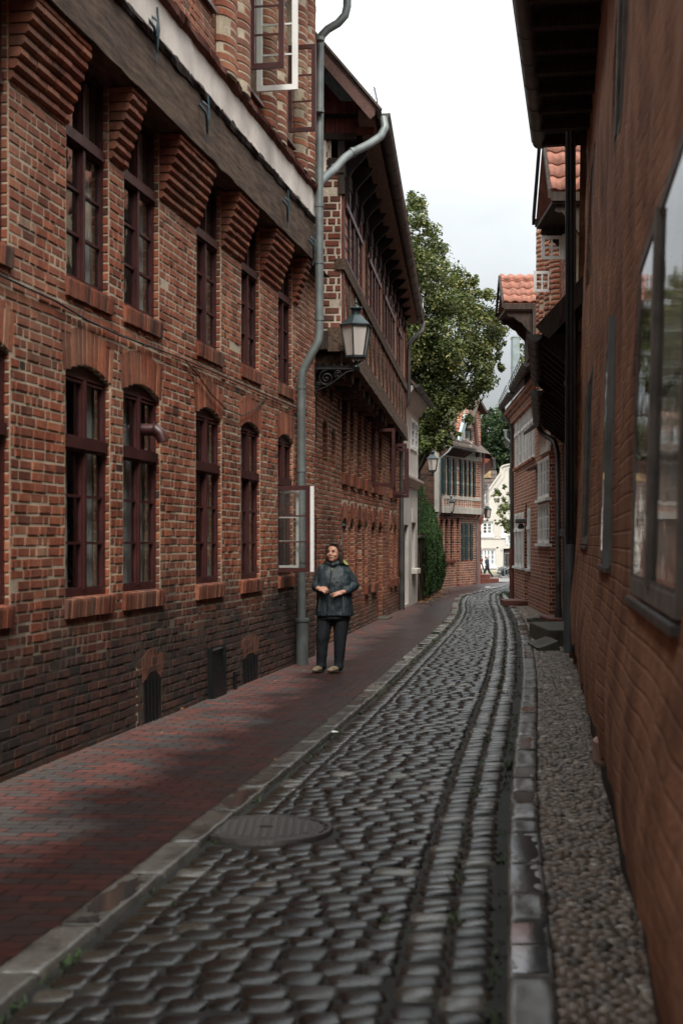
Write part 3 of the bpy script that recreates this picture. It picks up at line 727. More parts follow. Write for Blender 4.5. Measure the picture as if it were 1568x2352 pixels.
# drop the ones that would overlap the measured row
LOW = [LOW[0], (fa(22) - 2.75, fa(22) - 1.8)] + LOW[2:]
ZS, ZB, RISE = 2.95, 1.20, .09
UB, UT = 3.64, 5.40
holes = [(a, b, ZB, ZS, RISE) for a, b in LOW] + [(a + .02, b - .03, UB, UT + .1, 0) for a, b in LOW]
VENT = [(fa(330), fa(369), 0.0, .40, .08), (fa(556), fa(592), 0.0, .30, .06)]
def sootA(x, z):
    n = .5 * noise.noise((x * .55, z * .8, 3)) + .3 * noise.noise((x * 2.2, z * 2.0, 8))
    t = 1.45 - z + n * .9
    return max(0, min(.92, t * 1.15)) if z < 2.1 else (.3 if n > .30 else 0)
mb = MB()
wall_boxes(mb, 0, LA, -.1, 5.42, .001, .30, holes + VENT, 1, (.5, .5, 0))
# mortar gets its grime in bands following the noise of the brick soot
mb2 = MB()
bh = holes + VENT + [(a - .05, b + .05, ZS - .02, ZS + .275, RISE) for a, b in LOW]
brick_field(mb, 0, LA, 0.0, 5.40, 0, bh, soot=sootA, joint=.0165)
for a, b in LOW: soldier_arch(mb, a, b, ZS, RISE, 0)
for v in VENT: soldier_arch(mb, v[0], v[1], v[3], v[4], 0, .22, soot=.6)
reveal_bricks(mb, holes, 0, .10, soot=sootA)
for v in VENT: mb.box(v[0] - .01, v[1] + .01, .03, .2, -.05, .5, 1, (.5, .5, 1))
# grimy mortar sheets at the foot, following where the soot is
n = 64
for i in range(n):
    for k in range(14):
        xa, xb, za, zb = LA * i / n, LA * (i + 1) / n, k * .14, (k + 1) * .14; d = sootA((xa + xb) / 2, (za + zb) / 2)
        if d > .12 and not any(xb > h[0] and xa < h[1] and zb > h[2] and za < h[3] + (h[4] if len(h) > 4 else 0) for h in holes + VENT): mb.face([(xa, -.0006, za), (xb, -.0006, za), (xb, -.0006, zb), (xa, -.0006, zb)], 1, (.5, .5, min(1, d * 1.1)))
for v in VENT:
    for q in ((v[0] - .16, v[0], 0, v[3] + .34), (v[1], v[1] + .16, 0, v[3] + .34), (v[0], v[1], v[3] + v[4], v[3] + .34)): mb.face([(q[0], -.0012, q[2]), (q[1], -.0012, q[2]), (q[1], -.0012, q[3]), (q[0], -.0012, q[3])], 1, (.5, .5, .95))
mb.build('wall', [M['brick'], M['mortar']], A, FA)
for v in VENT:
    mb = MB(); mb.box(v[0] - .004, v[1] + .004, -.002, .028, .0, v[3] + v[4]); [mb.box(v[0] + q * (v[1] - v[0]) / 5 - .008, v[0] + q * (v[1] - v[0]) / 5 + .008, -.012, -.003, .0, v[3] + .02) for q in range(1, 5)]; mb.build('cellar_vent', M['iron'], A, FA)
# upper storey with paired half-round brick shafts
U0 = 6.34; UTOP = 9.25
UW = [(ya(7.2), ya(7.8)), (ya(9.6), ya(10.2)), (ya(13.42), ya(14.02)), (ya(15.38), ya(15.98)), (ya(17.15), ya(17.7))]
uh = [(a, b, 6.62 if i > 2 else 6.95, 8.5, 0) for i, (a, b) in enumerate(UW)]
mb = MB(); wall_boxes(mb, 0, LU - .02, U0, UTOP, JY + .001, .2, uh, 1)
brick_field(mb, 0, LU - .02, U0, UTOP, JY, uh, keep=None)
for cY in (8.15, 8.75, 10.6, 11.2, 14.42, 14.98, 16.30, 16.82, 18.02, 18.52):
    cx = ya(cY); rw = .24 if cY > 16 else .27; z = U0 + .02
    while z < UTOP:
        c = (min(1, max(0, random.gauss(.6, .22))), R(), .3 if R() < .1 else 0); n = 12; a0 = U(-.012, .012); rr = rw + U(-.006, .006)
        def ring(zz, r): return [(cx + a0 + math.cos(math.pi + math.pi * q / n) * r, JY - .01 + math.sin(math.pi + math.pi * q / n) * r * .5, zz) for q in range(n + 1)]
        r0, r1, r2, r3 = ring(z + .009, rr - .010), ring(z + .012, rr), ring(z + .074, rr), ring(z + .077, rr - .010)
        vs = r0 + r1 + r2 + r3; w_ = n + 1
        mb.mesh(vs, [(k * w_ + q, k * w_ + q + 1, (k + 1) * w_ + q + 1, (k + 1) * w_ + q) for k in range(3) for q in range(n)], 0, c, False)
        z += .088
    n = 12; ring = [(cx + math.cos(math.pi + math.pi * q / n) * (rw - .007), JY - .01 + math.sin(math.pi + math.pi * q / n) * (rw - .007) * .5) for q in range(n + 1)]
    mb.prism(ring, U0, UTOP, 1, (.5, .5, 0), 'z')
mb.build('upper_wall', [M['brick'], M['mortar']], A, FA)
mb = MB(); shell(mb, .02, LA - .06, .0, 5.4, .31, 5.0); shell(mb, .02, LU - .06, 5.45, 9.2, .21, 5.0)
mb.face([(0, .3, 5.41), (LA, .3, 5.41), (LA, JY, 5.41), (0, JY, 5.41)]); mb.build('interior', M['room'], A, FA, recalc=False)
# corbels: one under each pier between the upper windows
edges = [(LOW[i][1] - .03, LOW[i + 1][0] + .02) for i in range(len(LOW) - 1)] + [(LOW[-1][1] - .03, LU - .03)]
for a, b in edges:
    mb = MB(); z = 4.80; nst = 7
    for i in range(nst):
        yo = -.012 - (-JY - .03) * (i + 1) / nst; x = a + .001 * i
        while x < b - .02:
            L = min(U(.12, .15) if R() < .6 else U(.22, .27), b - x)
            if b - x - L < .06: L = b - x
            c = (min(1, max(0, random.gauss(.55, .17))), R(), .05); jj = U(-.005, .005)
            mb.prism([(.02, z + .012), (yo + .022 + jj, z + .010), (yo + jj, z + .030), (yo + jj, z + .066), (yo + .010 + jj, z + .074), (.02, z + .074)], x + .004, x + L - .004, 0, c, 'x'); x += L
        mb.box(a + .03, b - .03, yo + .035, .02, z - .002, z + .076, 1, (.5, .5, .8)); z += .078
    x = a
    while x < b - .02:
        L = min(U(.12, .14), b - x)
        if b - x - L < .06: L = b - x
        mb.bbox(x + .004, x + L - .004, JY + .012, .02, z + .004, 5.395, .007, 0, (min(1, max(0, random.gauss(.65, .15))), R(), 0)); x += L
    mb.build('corbel', [M['brick'], M['mortar']], A, FA)
# oak beam, ragged mouldings and the limewashed fascia
def ragged(x0, x1, prof, amp, step=.09, seed=0):
    mb_ = MB(); n = max(2, int((x1 - x0) / step)); m = len(prof); vs = []
    for i in range(n + 1):
        x = x0 + (x1 - x0) * i / n
        for k, (y, z) in enumerate(prof): vs.append((x, y + amp * noise.noise((x * 3.1, k * 2.0, seed)) + .5 * amp * noise.noise((x * 11, k, seed)), z + amp * noise.noise((x * 2.7, k * 3.1, seed + 9)) + .5 * amp * noise.noise((x * 13, k, seed + 4))))
    mb_.mesh(vs, [(i * m + k, i * m + (k + 1) % m, (i + 1) * m + (k + 1) % m, (i + 1) * m + k) for i in range(n) for k in range(m)], 0, (.5, .5, 0), False)
    mb_.face(vs[:m]); mb_.face(vs[-m:][::-1]); return mb_
ragged(0, LU + .01, [(JY - .02, 5.405), (.05, 5.405), (.05, 5.90), (JY - .02, 5.90)], .012, .12, 1).build('beam', M['wood'], A, FA)
ragged(0, LU + .01, [(JY - .035, 5.90), (.05, 5.90), (.05, 5.975), (JY - .045, 5.975), (JY - .06, 5.94)], .022, .07, 2).build('moulding', M['wood_dark'], A, FA)
ragged(0, LU + .01, [(JY - .048, 5.965), (.05, 5.965), (.05, 6.30), (JY - .052, 6.30)], .007, .15, 3).build('fascia', M['plaster_band'], A, FA)
ragged(0, LU + .01, [(JY - .05, 6.275), (.0, 6.275), (.0, 6.38), (JY - .02, 6.40), (JY - .11, 6.36), (JY - .10, 6.31)], .024, .07, 5).build('ledge', [M['brick_dark']], A, FA)
# windows
random.seed(31)
for i, (a, b) in enumerate(LOW):
    open_ = i == len(LOW) - 1
    w = window(A, FA, a, b, ZB + .03, ZS, .035, RISE, 2, 3, [2.42], 1, skip={(0, 0)} if open_ else None, cur=('low' if open_ else 'x' if i in (4, 6) else True))
    s_ = sill_bricks(w, FA, a - .03, b + .03, ZB + .01, .14, -.038)
    if i == 4:      # flue through the top light
        mb = MB(); cx = a + .72 * (b - a); mb.tube([(cx, .1, 2.66), (cx, -.06, 2.66), (cx + .0, -.10, 2.62), (cx, -.12, 2.55)], .055, 12); mb.tube([(cx, -.04, 2.66), (cx, -.058, 2.66)], .072, 12)
        mb.box(a + .53 * (b - a), b - .08, .11, .125, 2.50, 2.86); mb.build('flue_pipe', M['red_paint'], w, FA)
    if open_:
        casement(w, FA, a + .06, .06, 1.27, 2.36, .46, 88, 3, 1, th=.045, name='sash'); 
        mb = MB(); mb.box(a + .06 + .016, a + .06 + .05, -.445, -.39, 1.275, 2.355); mb.build('sash_edge', M['white_paint'], w, FA)
        casement(w, FA, a + .10, .12, 1.32, 2.30, .36, 80, 3, 1, 'white_paint', sw=.035)
    if i == 6:
        casement(w, FA, a + .05, .15, 1.30, 2.30, .38, -8, 3, 1, 'white_paint', sw=.03)
    w = window(A, FA, a + .02, b - .03, UB + .02, UT + .02, .045, 0, 2, 3, [4.80], 1, cur=True)
    sill_bricks(w, FA, a - .01, b + .01, UB + .02, .14, -.034)
    if i == 5:
        pass
for i, (a, b) in enumerate(UW):
    zb = uh[i][2]
    w = window(A, FA, a, b, zb, 8.5, JY + .10, 0, 1 if i > 2 else 2, 4, None, fw=.04, cur=False, skip={(0, 0)} if i > 2 else None)
    mb = MB(); mb.prism([(JY + .12, zb + .02), (JY - .05, zb - .05), (JY - .055, zb - .09), (JY + .12, zb - .09)], a - .04, b + .04, 0, (.5, .5, 0), 'x'); mb.build('sill', M['red_paint'], w, FA)
    if i == 3:
        casement(w, FA, a + .10, JY - .02, 6.78, 8.45, .385, 90, 5, 1, sw=.06, name='sash')
        casement(w, FA, a + .36, JY - .04, 6.62, 7.74, .46, 90, 3, 1, 'white_paint', sw=.06, name='sash')
    if i == 4:
        casement(w, FA, a + .28, JY - .02, 6.66, 7.72, .34, 90, 3, 1, sw=.05, name='sash')
# cables clipped to the brickwork
mb = MB()
def wire(pts, r=.009, off=.03):
    P = [FA.px(x, y, off) for x, y in pts]; mb.tube([(p[0], -off + .004 * math.sin(i * 3.1), p[1]) for i, p in enumerate(P)], r, 5)
wire([(-60, 600), (0, 631), (60, 660), (130, 692), (200, 735), (280, 772), (350, 797), (420, 824), (480, 850), (540, 876), (610, 907), (665, 931), (700, 944)])
wire([(425, 826), (455, 862), (485, 905), (520, 940), (556, 955), (590, 937), (612, 908)], .007)
mb.build('cable', M['iron'], A, FA)
# iron anchors on the beam
for px0, py0 in ((468, 255), (655, 470), (715, 560), (350, 60)):
    mb = MB(); x, z = FA.px(px0, py0, .27)
    mb.tube([(x + .10, JY - .06, z + .20), (x + .11, JY - .075, z), (x + .10, JY - .05, z - .26)], .009, 6)
    mb.tube([(x - .10, JY - .035, z + .04), (x - .06, JY - .085, z - .03), (x + .01, JY - .075, z - .06), (x + .09, JY - .06, z - .17)], .013, 6)
    mb.tube([(x - .01, JY - .04, z + .09), (x + .0, JY - .10, z + .04), (x + .01, JY - .085, z - .08)], .012, 6)
    mb.build('beam_anchor', M['iron_blue'], A, FA)
# cellar flap
mb = MB(); a, z = FA.px(484, 1590, .03); b = FA.X(514, .03)
mb.prism([(-.015, .46), (-.03, .52), (-.01, .53), (-.008, .48), (-.05, .03), (-.065, .03)], a, b, 0, (.5, .5, 0), 'x')
mb.box(a - .03, a, -.05, .0, .02, .55, 0); mb.box(b, b + .03, -.05, .0, .02, .55, 0)
mb.build('cellar_flap', M['iron'], A, FA)
mb = MB(); x = fa(560); mb.tube([(x - .55, -.04, 0), (x - .55, -.04, .22)], .02, 8); mb.build('stand_pipe', M['iron'], A, FA)
# rain pipe at the far corner
def clips(mb, pts, r):
    for p in pts: mb.tube([Vector(p) - Vector((0, 0, .022)), Vector(p) + Vector((0, 0, .022))], r * 1.14, 12)
mb = MB(); px_ = FA.len - 1.28
P = lambda x, y, z: (x, y, z)
xu, xl = FA.px(733, 400, .34)[0], FA.px(692, 1200, .10)[0]
top = [tuple(FA.I @ at(x, y, 19.0)) for x, y in ((797, -60), (797, 14), (792, 34), (776, 52), (752, 66), (739, 80), (734, 100))]
mb.tube(top + [(xu, -.34, 6.3), (xu, -.34, 4.42), (xu, -.33, 4.32), (xu - .02, -.29, 4.22), ((xu + xl) / 2, -.2, 4.06), (xl, -.12, 3.92), (xl, -.10, 3.82), (xl, -.10, .55)], .056, 14)
clips(mb, [(xu, -.34, z) for z in (8.3, 7.35, 6.1, 5.35, 4.6)] + [(xl, -.10, z) for z in (3.7, 2.6, 1.4)], .056)
mb.tube([(xl, -.11, .62), (xl, -.11, .0)], .082, 14); mb.tube([(xl, -.11, .60), (xl, -.11, .64)], .095, 14)
o = mb.build('downpipe', M['zinc'], A, FA)
mb = MB(); mb.gutter((-.2, -.72, 9.42), (LU + .25, -.72, 9.36), .10)
mb.build('gutter', M['zinc_dark'], A, FA)
mb = MB(); mb.tube([(LU - .25, -.46, 9.3), (LU - .25, -.48, 9.0), (LU - .23, -.52, 8.93), (LU - .20, -.56, 9.0), (LU - .20, -.56, 9.3)], .012, 6); mb.build('gutter_hook', M['iron'], A, FA)
mb = MB(); mb.prism([(-.70, 9.45), (-.70, 9.55), (3.5, 13.9), (7.5, 9.6), (7.5, 9.45), (3.5, 13.7)], -20, LU + .15, 0, (.5, .5, 0), 'x'); mb.box(-.1, LU + .1, -.66, .1, 9.26, 9.40)
mb.build('roof', M['tile_dark'], A, FA)
mb = MB(); mb.box(-20, -.001, -.0, 6, -.1, 5.4); mb.box(-20, -.002, JY, 6, 5.41, 9.3); mb.box(LA - .02, LA, .004, 6, 0, 5.4); mb.box(LU - .02, LU - .001, JY + .004, 6, 5.42, 9.3); mb.build('gable_wall', M['brick_lane'], A, FA)
# ------------------------------------------------------------------ the jettied half-timbered house behind it
random.seed(77)
FG = Frame((-.50, 20.6), (1.38, 34.0)); FU = Frame((.006, 20.6), (1.535, 34.0)); FS = Frame((-3.0, 20.62), (.02, 20.62))
B = thing('half_timbered_house', 'old jettied house with timber upper floor over red brick, behind the strolling woman', 'house', FG.M)
sag = lambda v: Vector((v.x, v.y, v.z - .026 * max(0, v.x)))        # the old upper floor sags towards its far end
def gx(x, d=0): return FG.X(x, d)
LWN = [(785, 797.7), (803.6, 813), (821, 831), (837, 843.6), (853, 862), (869, 878), (895, 900.5), (904.5, 910)]
lo = [(gx(a), gx(b)) for a, b in LWN]
hl = [(a, b, .80 if i != 5 else .06, 1.95, .12) for i, (a, b) in enumerate(lo)]
hu = [(a, b, 2.80, 4.15, 0) for a, b in lo]
s1, s2 = (gx(741), gx(753)), (gx(761.5), gx(771))
hs = [(s1[0], s1[1], 2.92, 3.50, .08), (s2[0], s2[1], 2.86, 3.42, .08)]
def sootB(x, z):
    n = noise.noise((x * .6, z * .8, 13)); return max(0, min(.8, (.85 - z + n * .7) * .9)) if z < 1.5 else (.4 if n > .35 else .05)
mb = MB(); wall_boxes(mb, 0, FG.len, -.1, 4.45, .004, .3, hl + hu + hs, 1)
HB = hl + hu + hs
brick_field(mb, 0, FG.len, 0, 4.4, 0, HB + [(a - .04, b + .04, 1.93, 2.35, 0) for a, b in lo], soot=sootB, joint=.02)
for a, b in lo: soldier_arch(mb, a, b, 1.95, .12, 0, .28, n=6)
mb.box(FG.len, FG.len + .01, .0, 5, 0, 4.4, 1)
reveal_bricks(mb, hl + hu + hs, 0, .11, soot=sootB)
mb.build('wall', [M['brick'], M['mortar']], B, FG)
mb = MB(); shell(mb, .02, FG.len - .02, .0, 4.4, .31, 5); shell(mb, .05, FG.len - .05, 4.5, 6.9, .5, 5); mb.build('interior', M['room'], B, FG, recalc=False)
for i, (a, b) in enumerate(lo):
    if i == 5:
        mb = MB(); mb.box(a, b, .22, .27, .06, 1.62); [mb.box(a + .08 + k * (b - a) * .42, a + .30 + k * (b - a) * .42, .205, .225, .25 + j * .7, .82 + j * .68) for k in (0, 1) for j in (0, 1)]
        mb.box(a, b, .2, .27, 1.62, 1.70); mb.box(a, b, .23, .26, 1.70, 1.95)
        dr = mb.build('door', M['wood_brown'], B, FG); mb = MB(); mb.tube([(a + .1, .2, .95), (a + .1, .15, .95), (a + .2, .15, .95)], .012, 6); mb.build('handle', M['iron'], dr, FG)
        mb = MB(); mb.bbox(a - .1, b + .1, -.20, .1, 0, .07, .012); mb.build('doorstep', M['sandstone'], B, FG)
    else:
        w = window(B, FG, a, b, .82, 1.95, .11, .12, 1, 4, None, fw=.04, cur=False)
        if i in (3, 4, 6, 7): sill_bricks(w, FG, a - .04, b + .04, .82, .17, -.07)
        if i == 0:
            mb = MB(); mb.box(a + .02, b - .02, .02, .06, 1.93, 1.97); mb.tube([((a + b) / 2, .05, .85), ((a + b) / 2, .05, 1.92)], .018, 6); mb.build('window_bar', M['zinc'], w, FG)
    w = window(B, FG, a, b, 2.82, 4.13, .07, 0, 1, 3, None, fw=.05, cur=False, skip={(0, 0)} if i in (3, 5, 6) else None)
    sill_bricks(w, FG, a - .03, b + .03, 2.83, .19, -.055)
    if i == 4: casement(w, FG, a - .02, -.02, 2.76, 3.92, .45, 88, 3, 1, sw=.06)
    if i == 6: casement(w, FG, a + .0, -.02, 2.72, 3.86, .36, 80, 3, 1, sw=.06); casement(w, FG, b - .02, -.02, 2.66, 3.78, .36, 84, 3, 1, sw=.06)
for a, b, z0, z1, r_ in hs:
    window(B, FG, a, b, z0, z1, .10, r_, 2, 1, None, fm='zinc_dark', fw=.03, mull=.035, cur=False)
# joist ends under the jetty, in two tiers
random.seed(8)
mb = MB(); u0, u1 = 0, FU.len
for tier, (yo, zc, rr) in enumerate(((.05, 4.32, .125), (.20, 4.06, .12))):
    for i in range(15):
        x = .25 + i * .88 + tier * .30; k = x / FU.len; inner = .62 * (1 - k) + .20 * k
        r = rr * U(.88, 1.1); z = zc - .026 * x + U(-.02, .02); jit = U(-.03, .03)
        y0 = yo + jit + (0 if not tier else inner * .35); mbl = MB()
        mbl.tube([(x, inner + .1, z), (x, y0 + .02, z), (x, y0, z)], [r * .95, r, r * .82], 11, 0, (.5, .5, 0))
        mbl.build('joist_end', M['wood_dark' if R() < .35 else 'wood'], B, FU)
mb = MB()
for i in range(15):
    x = .25 + i * .88; a, b = x + .13, min(x + .74, FU.len); z0 = 4.24 - .026 * x; zz = z0
    while zz < z0 + .2:
        xx = a
        while xx < b - .05: L = min(U(.1, .2), b - xx); brick(mb, xx, xx + L - .01, zz, zz + .06, .16, (U(.3, .7), R(), .1)); xx += L
        zz += .068
mb.build('infill_bricks', M['brick'], B, FU)
mb = MB(); mb.prism([(.0, .24), (.0, .66), (FU.len, .20), (FU.len, .19)], 4.44, 4.50, 0, (.5, .5, 0), 'z'); mb.build('jetty_soffit', M['wood_dark'], B, FU, sag)
# upper storey: sill beam, posts, rails, fan braces, infill
T = 7.12
yY = lambda Y: (Y - 20.6) * FU.len / 13.4
WG = [(yY(20.86), yY(23.35), 4), (yY(24.45), yY(26.85), 4), (yY(27.6), yY(30.3), 4), (yY(31.2), yY(32.45), 2)]
mb = MB(); mb.box(.16, FU.len, .012, .25, 4.70, T); mb.build('infill_wall', M['brick_infill'], B, FU, sag)
ragged(-.02, FU.len, [(-.06, 4.42), (.2, 4.42), (.2, 4.76), (-.04, 4.76)], .014, .15, 21).build('sill_beam', M['wood'], B, FU, sag)
ragged(-.02, FU.len, [(-.035, 5.60), (.1, 5.60), (.1, 5.76), (-.05, 5.76)], .01, .2, 22).build('rail', M['wood'], B, FU, sag)
ragged(-.02, FU.len, [(-.03, T - .12), (.2, T - .12), (.2, T + .1), (-.03, T + .1)], .01, .2, 23).build('wall_plate', M['wood_dark'], B, FU, sag)
for i in range(16):
    x = .14 + i * (FU.len - .20) / 15; mb = MB(); mb.bbox(x - .075, x + .075, -.012, .06, 4.76, T - .1, .008, j=.006); mb.build('post', M['wood' if i % 3 else 'wood_red'], B, FU, sag)
    if i < 15:
        mb = MB(); xa, xb = x + .08, x + (FU.len - .20) / 15 - .08
        for q in (0, 1):
            c0 = xa if q == 0 else xb; c1 = (xa + xb) / 2; s_ = 1 if q == 0 else -1
            mb.prism([(c0, 4.78), (c0 + s_ * .05, 4.78), (c1 - s_ * .02, 5.40), (c1 - s_ * .02, 5.55), (c0, 4.90)], -.008, .055)
        mb.build('fan_brace', M['wood'], B, FU, sag)
for a, b, n in WG:
    w = window(B, FU, a, b, 5.80, T - .14, -.012, 0, n, 4, [6.62], 1, fw=.055, bar=.02, mull=.10, depth=.06, cur=False, warp=sag)
    mb = MB(); mb.box(a - .03, b + .03, -.05, .0, 5.765, 5.80); mb.build('sill', M['red_paint'], w, FU, sag)
    for k in range(1, 2 * n):
        pass
for i in range(15):          # curved brackets carrying the eaves
    x = .35 + i * .89; pr = []
    if x > FU.len - .1: break
    k = x / FU.len; out = .34 - .10 * k; top = 7.42 - .03 * x; n = 12; inn = []
    for q in range(n + 1):
        t = q / n; yy = -out * (t ** 1.4) - .035 * math.sin(t * 9.0); zz = 6.55 + (top - 6.55) * (t ** .75); pr.append((yy, zz)); inn.append((yy + .02 + .14 * (1 - .3 * t), zz + .10 * (1 - t)))
    mb = MB(); mb.prism(pr + [(.0, top + .02), (.02, top)], x - .04, x + .04, 0, (.5, .5, 0), 'x'); mb.build('eaves_bracket', M['wood_black'], B, FU, lambda v: Vector((v.x, v.y, v.z)))
# eaves: fascia beam, soffit, gutter, roof, verge
def toB(p): return tuple(FG.I @ Vector(p))
g0, g1 = Vector((.585, 20.25, 7.76)), Vector((1.90, 34.35, 7.03))
mb = MB(); mb.gutter(toB(g0), toB(g1), .098, clip=.75); mb.build('gutter', M['zinc_dark'], B, FG)
mb = MB(); e0, e1 = Vector((.36, 20.35, 7.76)), Vector((1.70, 34.2, 6.98)); mb.beam(toB(e0), toB(e1), .24, .16); mb.build('eaves_beam', M['wood_fascia'], B, FG)
mb = MB(); mb.face([toB((.42, 20.4, 7.80)), toB((1.75, 34.2, 7.03)), toB((.9, 34.2, 7.06)), toB((-.6, 20.4, 7.80))]); mb.build('soffit', M['wood_black'], B, FG, recalc=False)
r0, r1 = Vector((-3.6, 20.1, 12.50)), Vector((-2.4, 34.3, 11.8)); ee0, ee1 = Vector((.50, 20.1, 7.715)), Vector((1.84, 34.3, 7.02)); up = Vector((.06, 0, .05))
mb = MB(); mb.mesh([toB(q) for q in (ee0, ee1, r1, r0, ee0 + up, ee1 + up, r1 + up, r0 + up)], [(0, 1, 2, 3), (7, 6, 5, 4), (0, 4, 5, 1), (3, 2, 6, 7), (1, 5, 6, 2), (0, 3, 7, 4)])
b0, b1 = Vector((-8, 20.1, 7.5)), Vector((-7, 34.3, 7.1)); mb.mesh([toB(q) for q in (r0, r1, b1, b0)], [(0, 1, 2, 3)]); mb.build('roof', M['tile_dark'], B, FG)
mb = MB(); va, vb = Vector((-3.6, 20.03, 12.53)), Vector((.474, 20.03, 7.77)); dn = Vector((.0, 0, -.30))
mb.mesh([toB(q) for q in (va, vb, vb + Vector((-.006, 0, -.10)), vb + Vector((-.07, 0, -.155)), va + dn)] + [toB(q + Vector((0, .06, 0))) for q in (va, vb, vb + Vector((-.006, 0, -.10)), vb + Vector((-.07, 0, -.155)), va + dn)],
        [(0, 1, 2, 3, 4), (9, 8, 7, 6, 5), (0, 5, 6, 1), (1, 6, 7, 2), (2, 7, 8, 3), (3, 8, 9, 4)]); mb.build('bargeboard', M['wood_brown'], B, FG)
mb = MB(); mb.beam(toB((-3.6, 20.03, 12.585)), toB((.56, 20.03, 7.735)), .10, .03); mb.build('verge_tiles', M['tile_dark'], B, FG)
# gable: tarred boards, rough brick pier
mb = MB()
for i in range(22):
    xa = .35 + i * .142
    mb.box(xa, xa + .134, -.02 + U(-.008, .008), .03, 7.56 + U(-.01, .01), (8.04 if xa > 2.75 else 8.5), 0)
mb.prism([(0.2, 8.0), (3.05, 8.0), (3.0, 8.05), (-.5, 12.1)], .05, .08); mb.build('gable_boarding', M['wood_red'], B, FS)
mb = MB(); mb.box(.2, 3.22, -.05, .10, 7.48, 7.57); mb.box(2.95, 3.05, -.02, .12, 6.7, 7.5); mb.build('gable_beam', M['wood_dark'], B, FS)
mb = MB(); mb.box(.3, 3.0, .01, .35, 4.70, 7.02, 1); mb.box(.3, 2.85, .01, .35, 7.02, 7.5, 1)
brick_field(mb, .3, 3.0, 4.74, 7.0, 0, [], course=.108, joint=.03, lens=(.24, .125), keep=lambda x, z: R() > .05, dark=.12)
brick_field(mb, .3, 2.84, 7.0, 7.5, 0, [], course=.11, joint=.035, lens=(.22, .12), keep=lambda x, z: R() > .25 and x < 2.98 - (z - 7) * .3, dark=.2)
mb.build('gable_wall', [M['brick_dark'], M['mortar_pale']], B, FS)
ragged(.3, 2.9, [(-.07, 7.0), (.1, 7.0), (.1, 7.5), (-.02, 7.5)], .06, .08, 41).build('rubble_shoulder', M['plaster_band'], B, Frame((-3.12, 20.62), (-.10, 20.62)))
mb = MB(); mb.box(.3, 3.0, .0, .3, 4.45, 4.72); mb.build('gable_sill', M['wood_dark'], B, FS)
mb = MB(); mb.box(.2, 2.40, .06, .3, 0, 4.5); mb.build('end_wall', M['brick_lane'], B, FS)
# branch pipe from the gutter to the neighbour's rain pipe, far downpipe
mb = MB(); PP = [at(880, 270, 20.25), at(884, 292, 20.2), at(874, 312, 20.1), at(848, 330, 19.9), at(808, 350, 19.6), at(790, 363, 19.5), at(768, 388, 19.3), at(748, 405, 19.1), at(734, 420, 19.0)]
mb.tube([toB(p) for p in PP], .058, 14); mb.tube([toB(at(812, 348, 19.62)), toB(at(806, 351, 19.6))], .072, 14); mb.tube([toB(at(771, 385, 19.37)), toB(at(766, 390, 19.34))], .072, 14); mb.build('branch_pipe', M['zinc'], B, FG)
mb = MB(); PP = [at(974, 738, 34.25), at(970, 760, 34.2), at(950, 776, 34.1), at(939, 790, 34.05), at(938, 815, 34.0), at(938, 905, 34.0), at(936, 928, 34.0), at(925, 942, 34.1), at(922, 960, 34.1), at(922, 1270, 33.9)]
mb.tube([toB(p) for p in PP], .05, 12); q = at(922, 1270, 33.85); mb.tube([toB((q.x, q.y, z)) for z in (q.z + .6, 0.0)], .075, 12); mb.build('downpipe', M['zinc_dark'], B, FG)
# thin conduit along the joint of the two houses
mb = MB(); mb.tube([tuple(FG.I @ at(x, y, 20.9)) for x, y in ((724, 905), (723, 1000), (720, 1110), (724, 1230), (721, 1400), (716, 1515))], .02, 6); mb.build('conduit', M['iron'], B, FG)
# aerial over the roof edge
mb = MB(); c = at(866, 230, 23.0); mb.tube([c + Vector((.03, 0, -.45)), c + Vector((.0, 0, .0)), c + Vector((-.05, 0, .22))], .010, 6)
for i in range(7): p = c + Vector((-.03 + .012 * i, 0, .20 - i * .07)); mb.tube([p, p + Vector((-.16 - .012 * i, .1, -.16))], .004, 4)
mb.tube([c + Vector((-.05, 0, .0)), c + Vector((.02, 0, -.18))], .006, 5)
a_ = mb.build('roof_aerial', M['iron']); tag(a_, 'thin wire television aerial standing on the dark roof edge against the sky', 'aerial')
# ------------------------------------------------------------------ narrow white house
random.seed(12)
FC = Frame((1.42, 34.05), (2.04, 38.2)); Cc = thing('white_house', 'narrow white rendered house with a cornice between brick house and ivy', 'house', FC.M)
cx = lambda x: FC.X(x)
dr_ = (cx(927.6), cx(938), .10, 2.08); wl = (cx(945.5), cx(953), .98, 2.15); wu = (cx(940), cx(954.5), 4.02, 4.80)
mb = MB(); wall_boxes(mb, 0, FC.len, -.1, 3.12, .0, .3, [dr_, wl]); wall_boxes(mb, 0, FC.len - .05, 3.12, 5.25, -.02, .3, [wu]); mb.build('wall', M['plaster_white'], Cc, FC)
mb = MB(); mb.box(0, FC.len, .3, 4, -.1, 5.3); mb.build('core_wall', M['plaster_white'], Cc, FC)
mb = MB(); shell(mb, .1, FC.len - .1, 0, 5, .22, .29); mb.build('interior', M['room'], Cc, FC, recalc=False)
mb = MB(); mb.prism([(.0, 3.06), (-.05, 3.10), (-.07, 3.16), (-.16, 3.22), (-.17, 3.27), (0, 3.34)], -.02, FC.len + .15, 0, (.5, .5, 0), 'x'); mb.build('cornice', M['plaster_band'], Cc, FC)
mb = MB(); mb.prism([(-.02, 4.95), (-.10, 5.05), (-.30, 5.32), (-.30, 5.40), (0.2, 5.4), (.2, 4.95)], 0, FC.len + .02, 0, (.5, .5, 0), 'x'); mb.build('cove', M['plaster_white'], Cc, FC)
mb = MB(); mb.gutter((-.02, -.37, 5.42), (FC.len + .15, -.37, 5.30), .075); mb.build('gutter', M['zinc_dark'], Cc, FC)
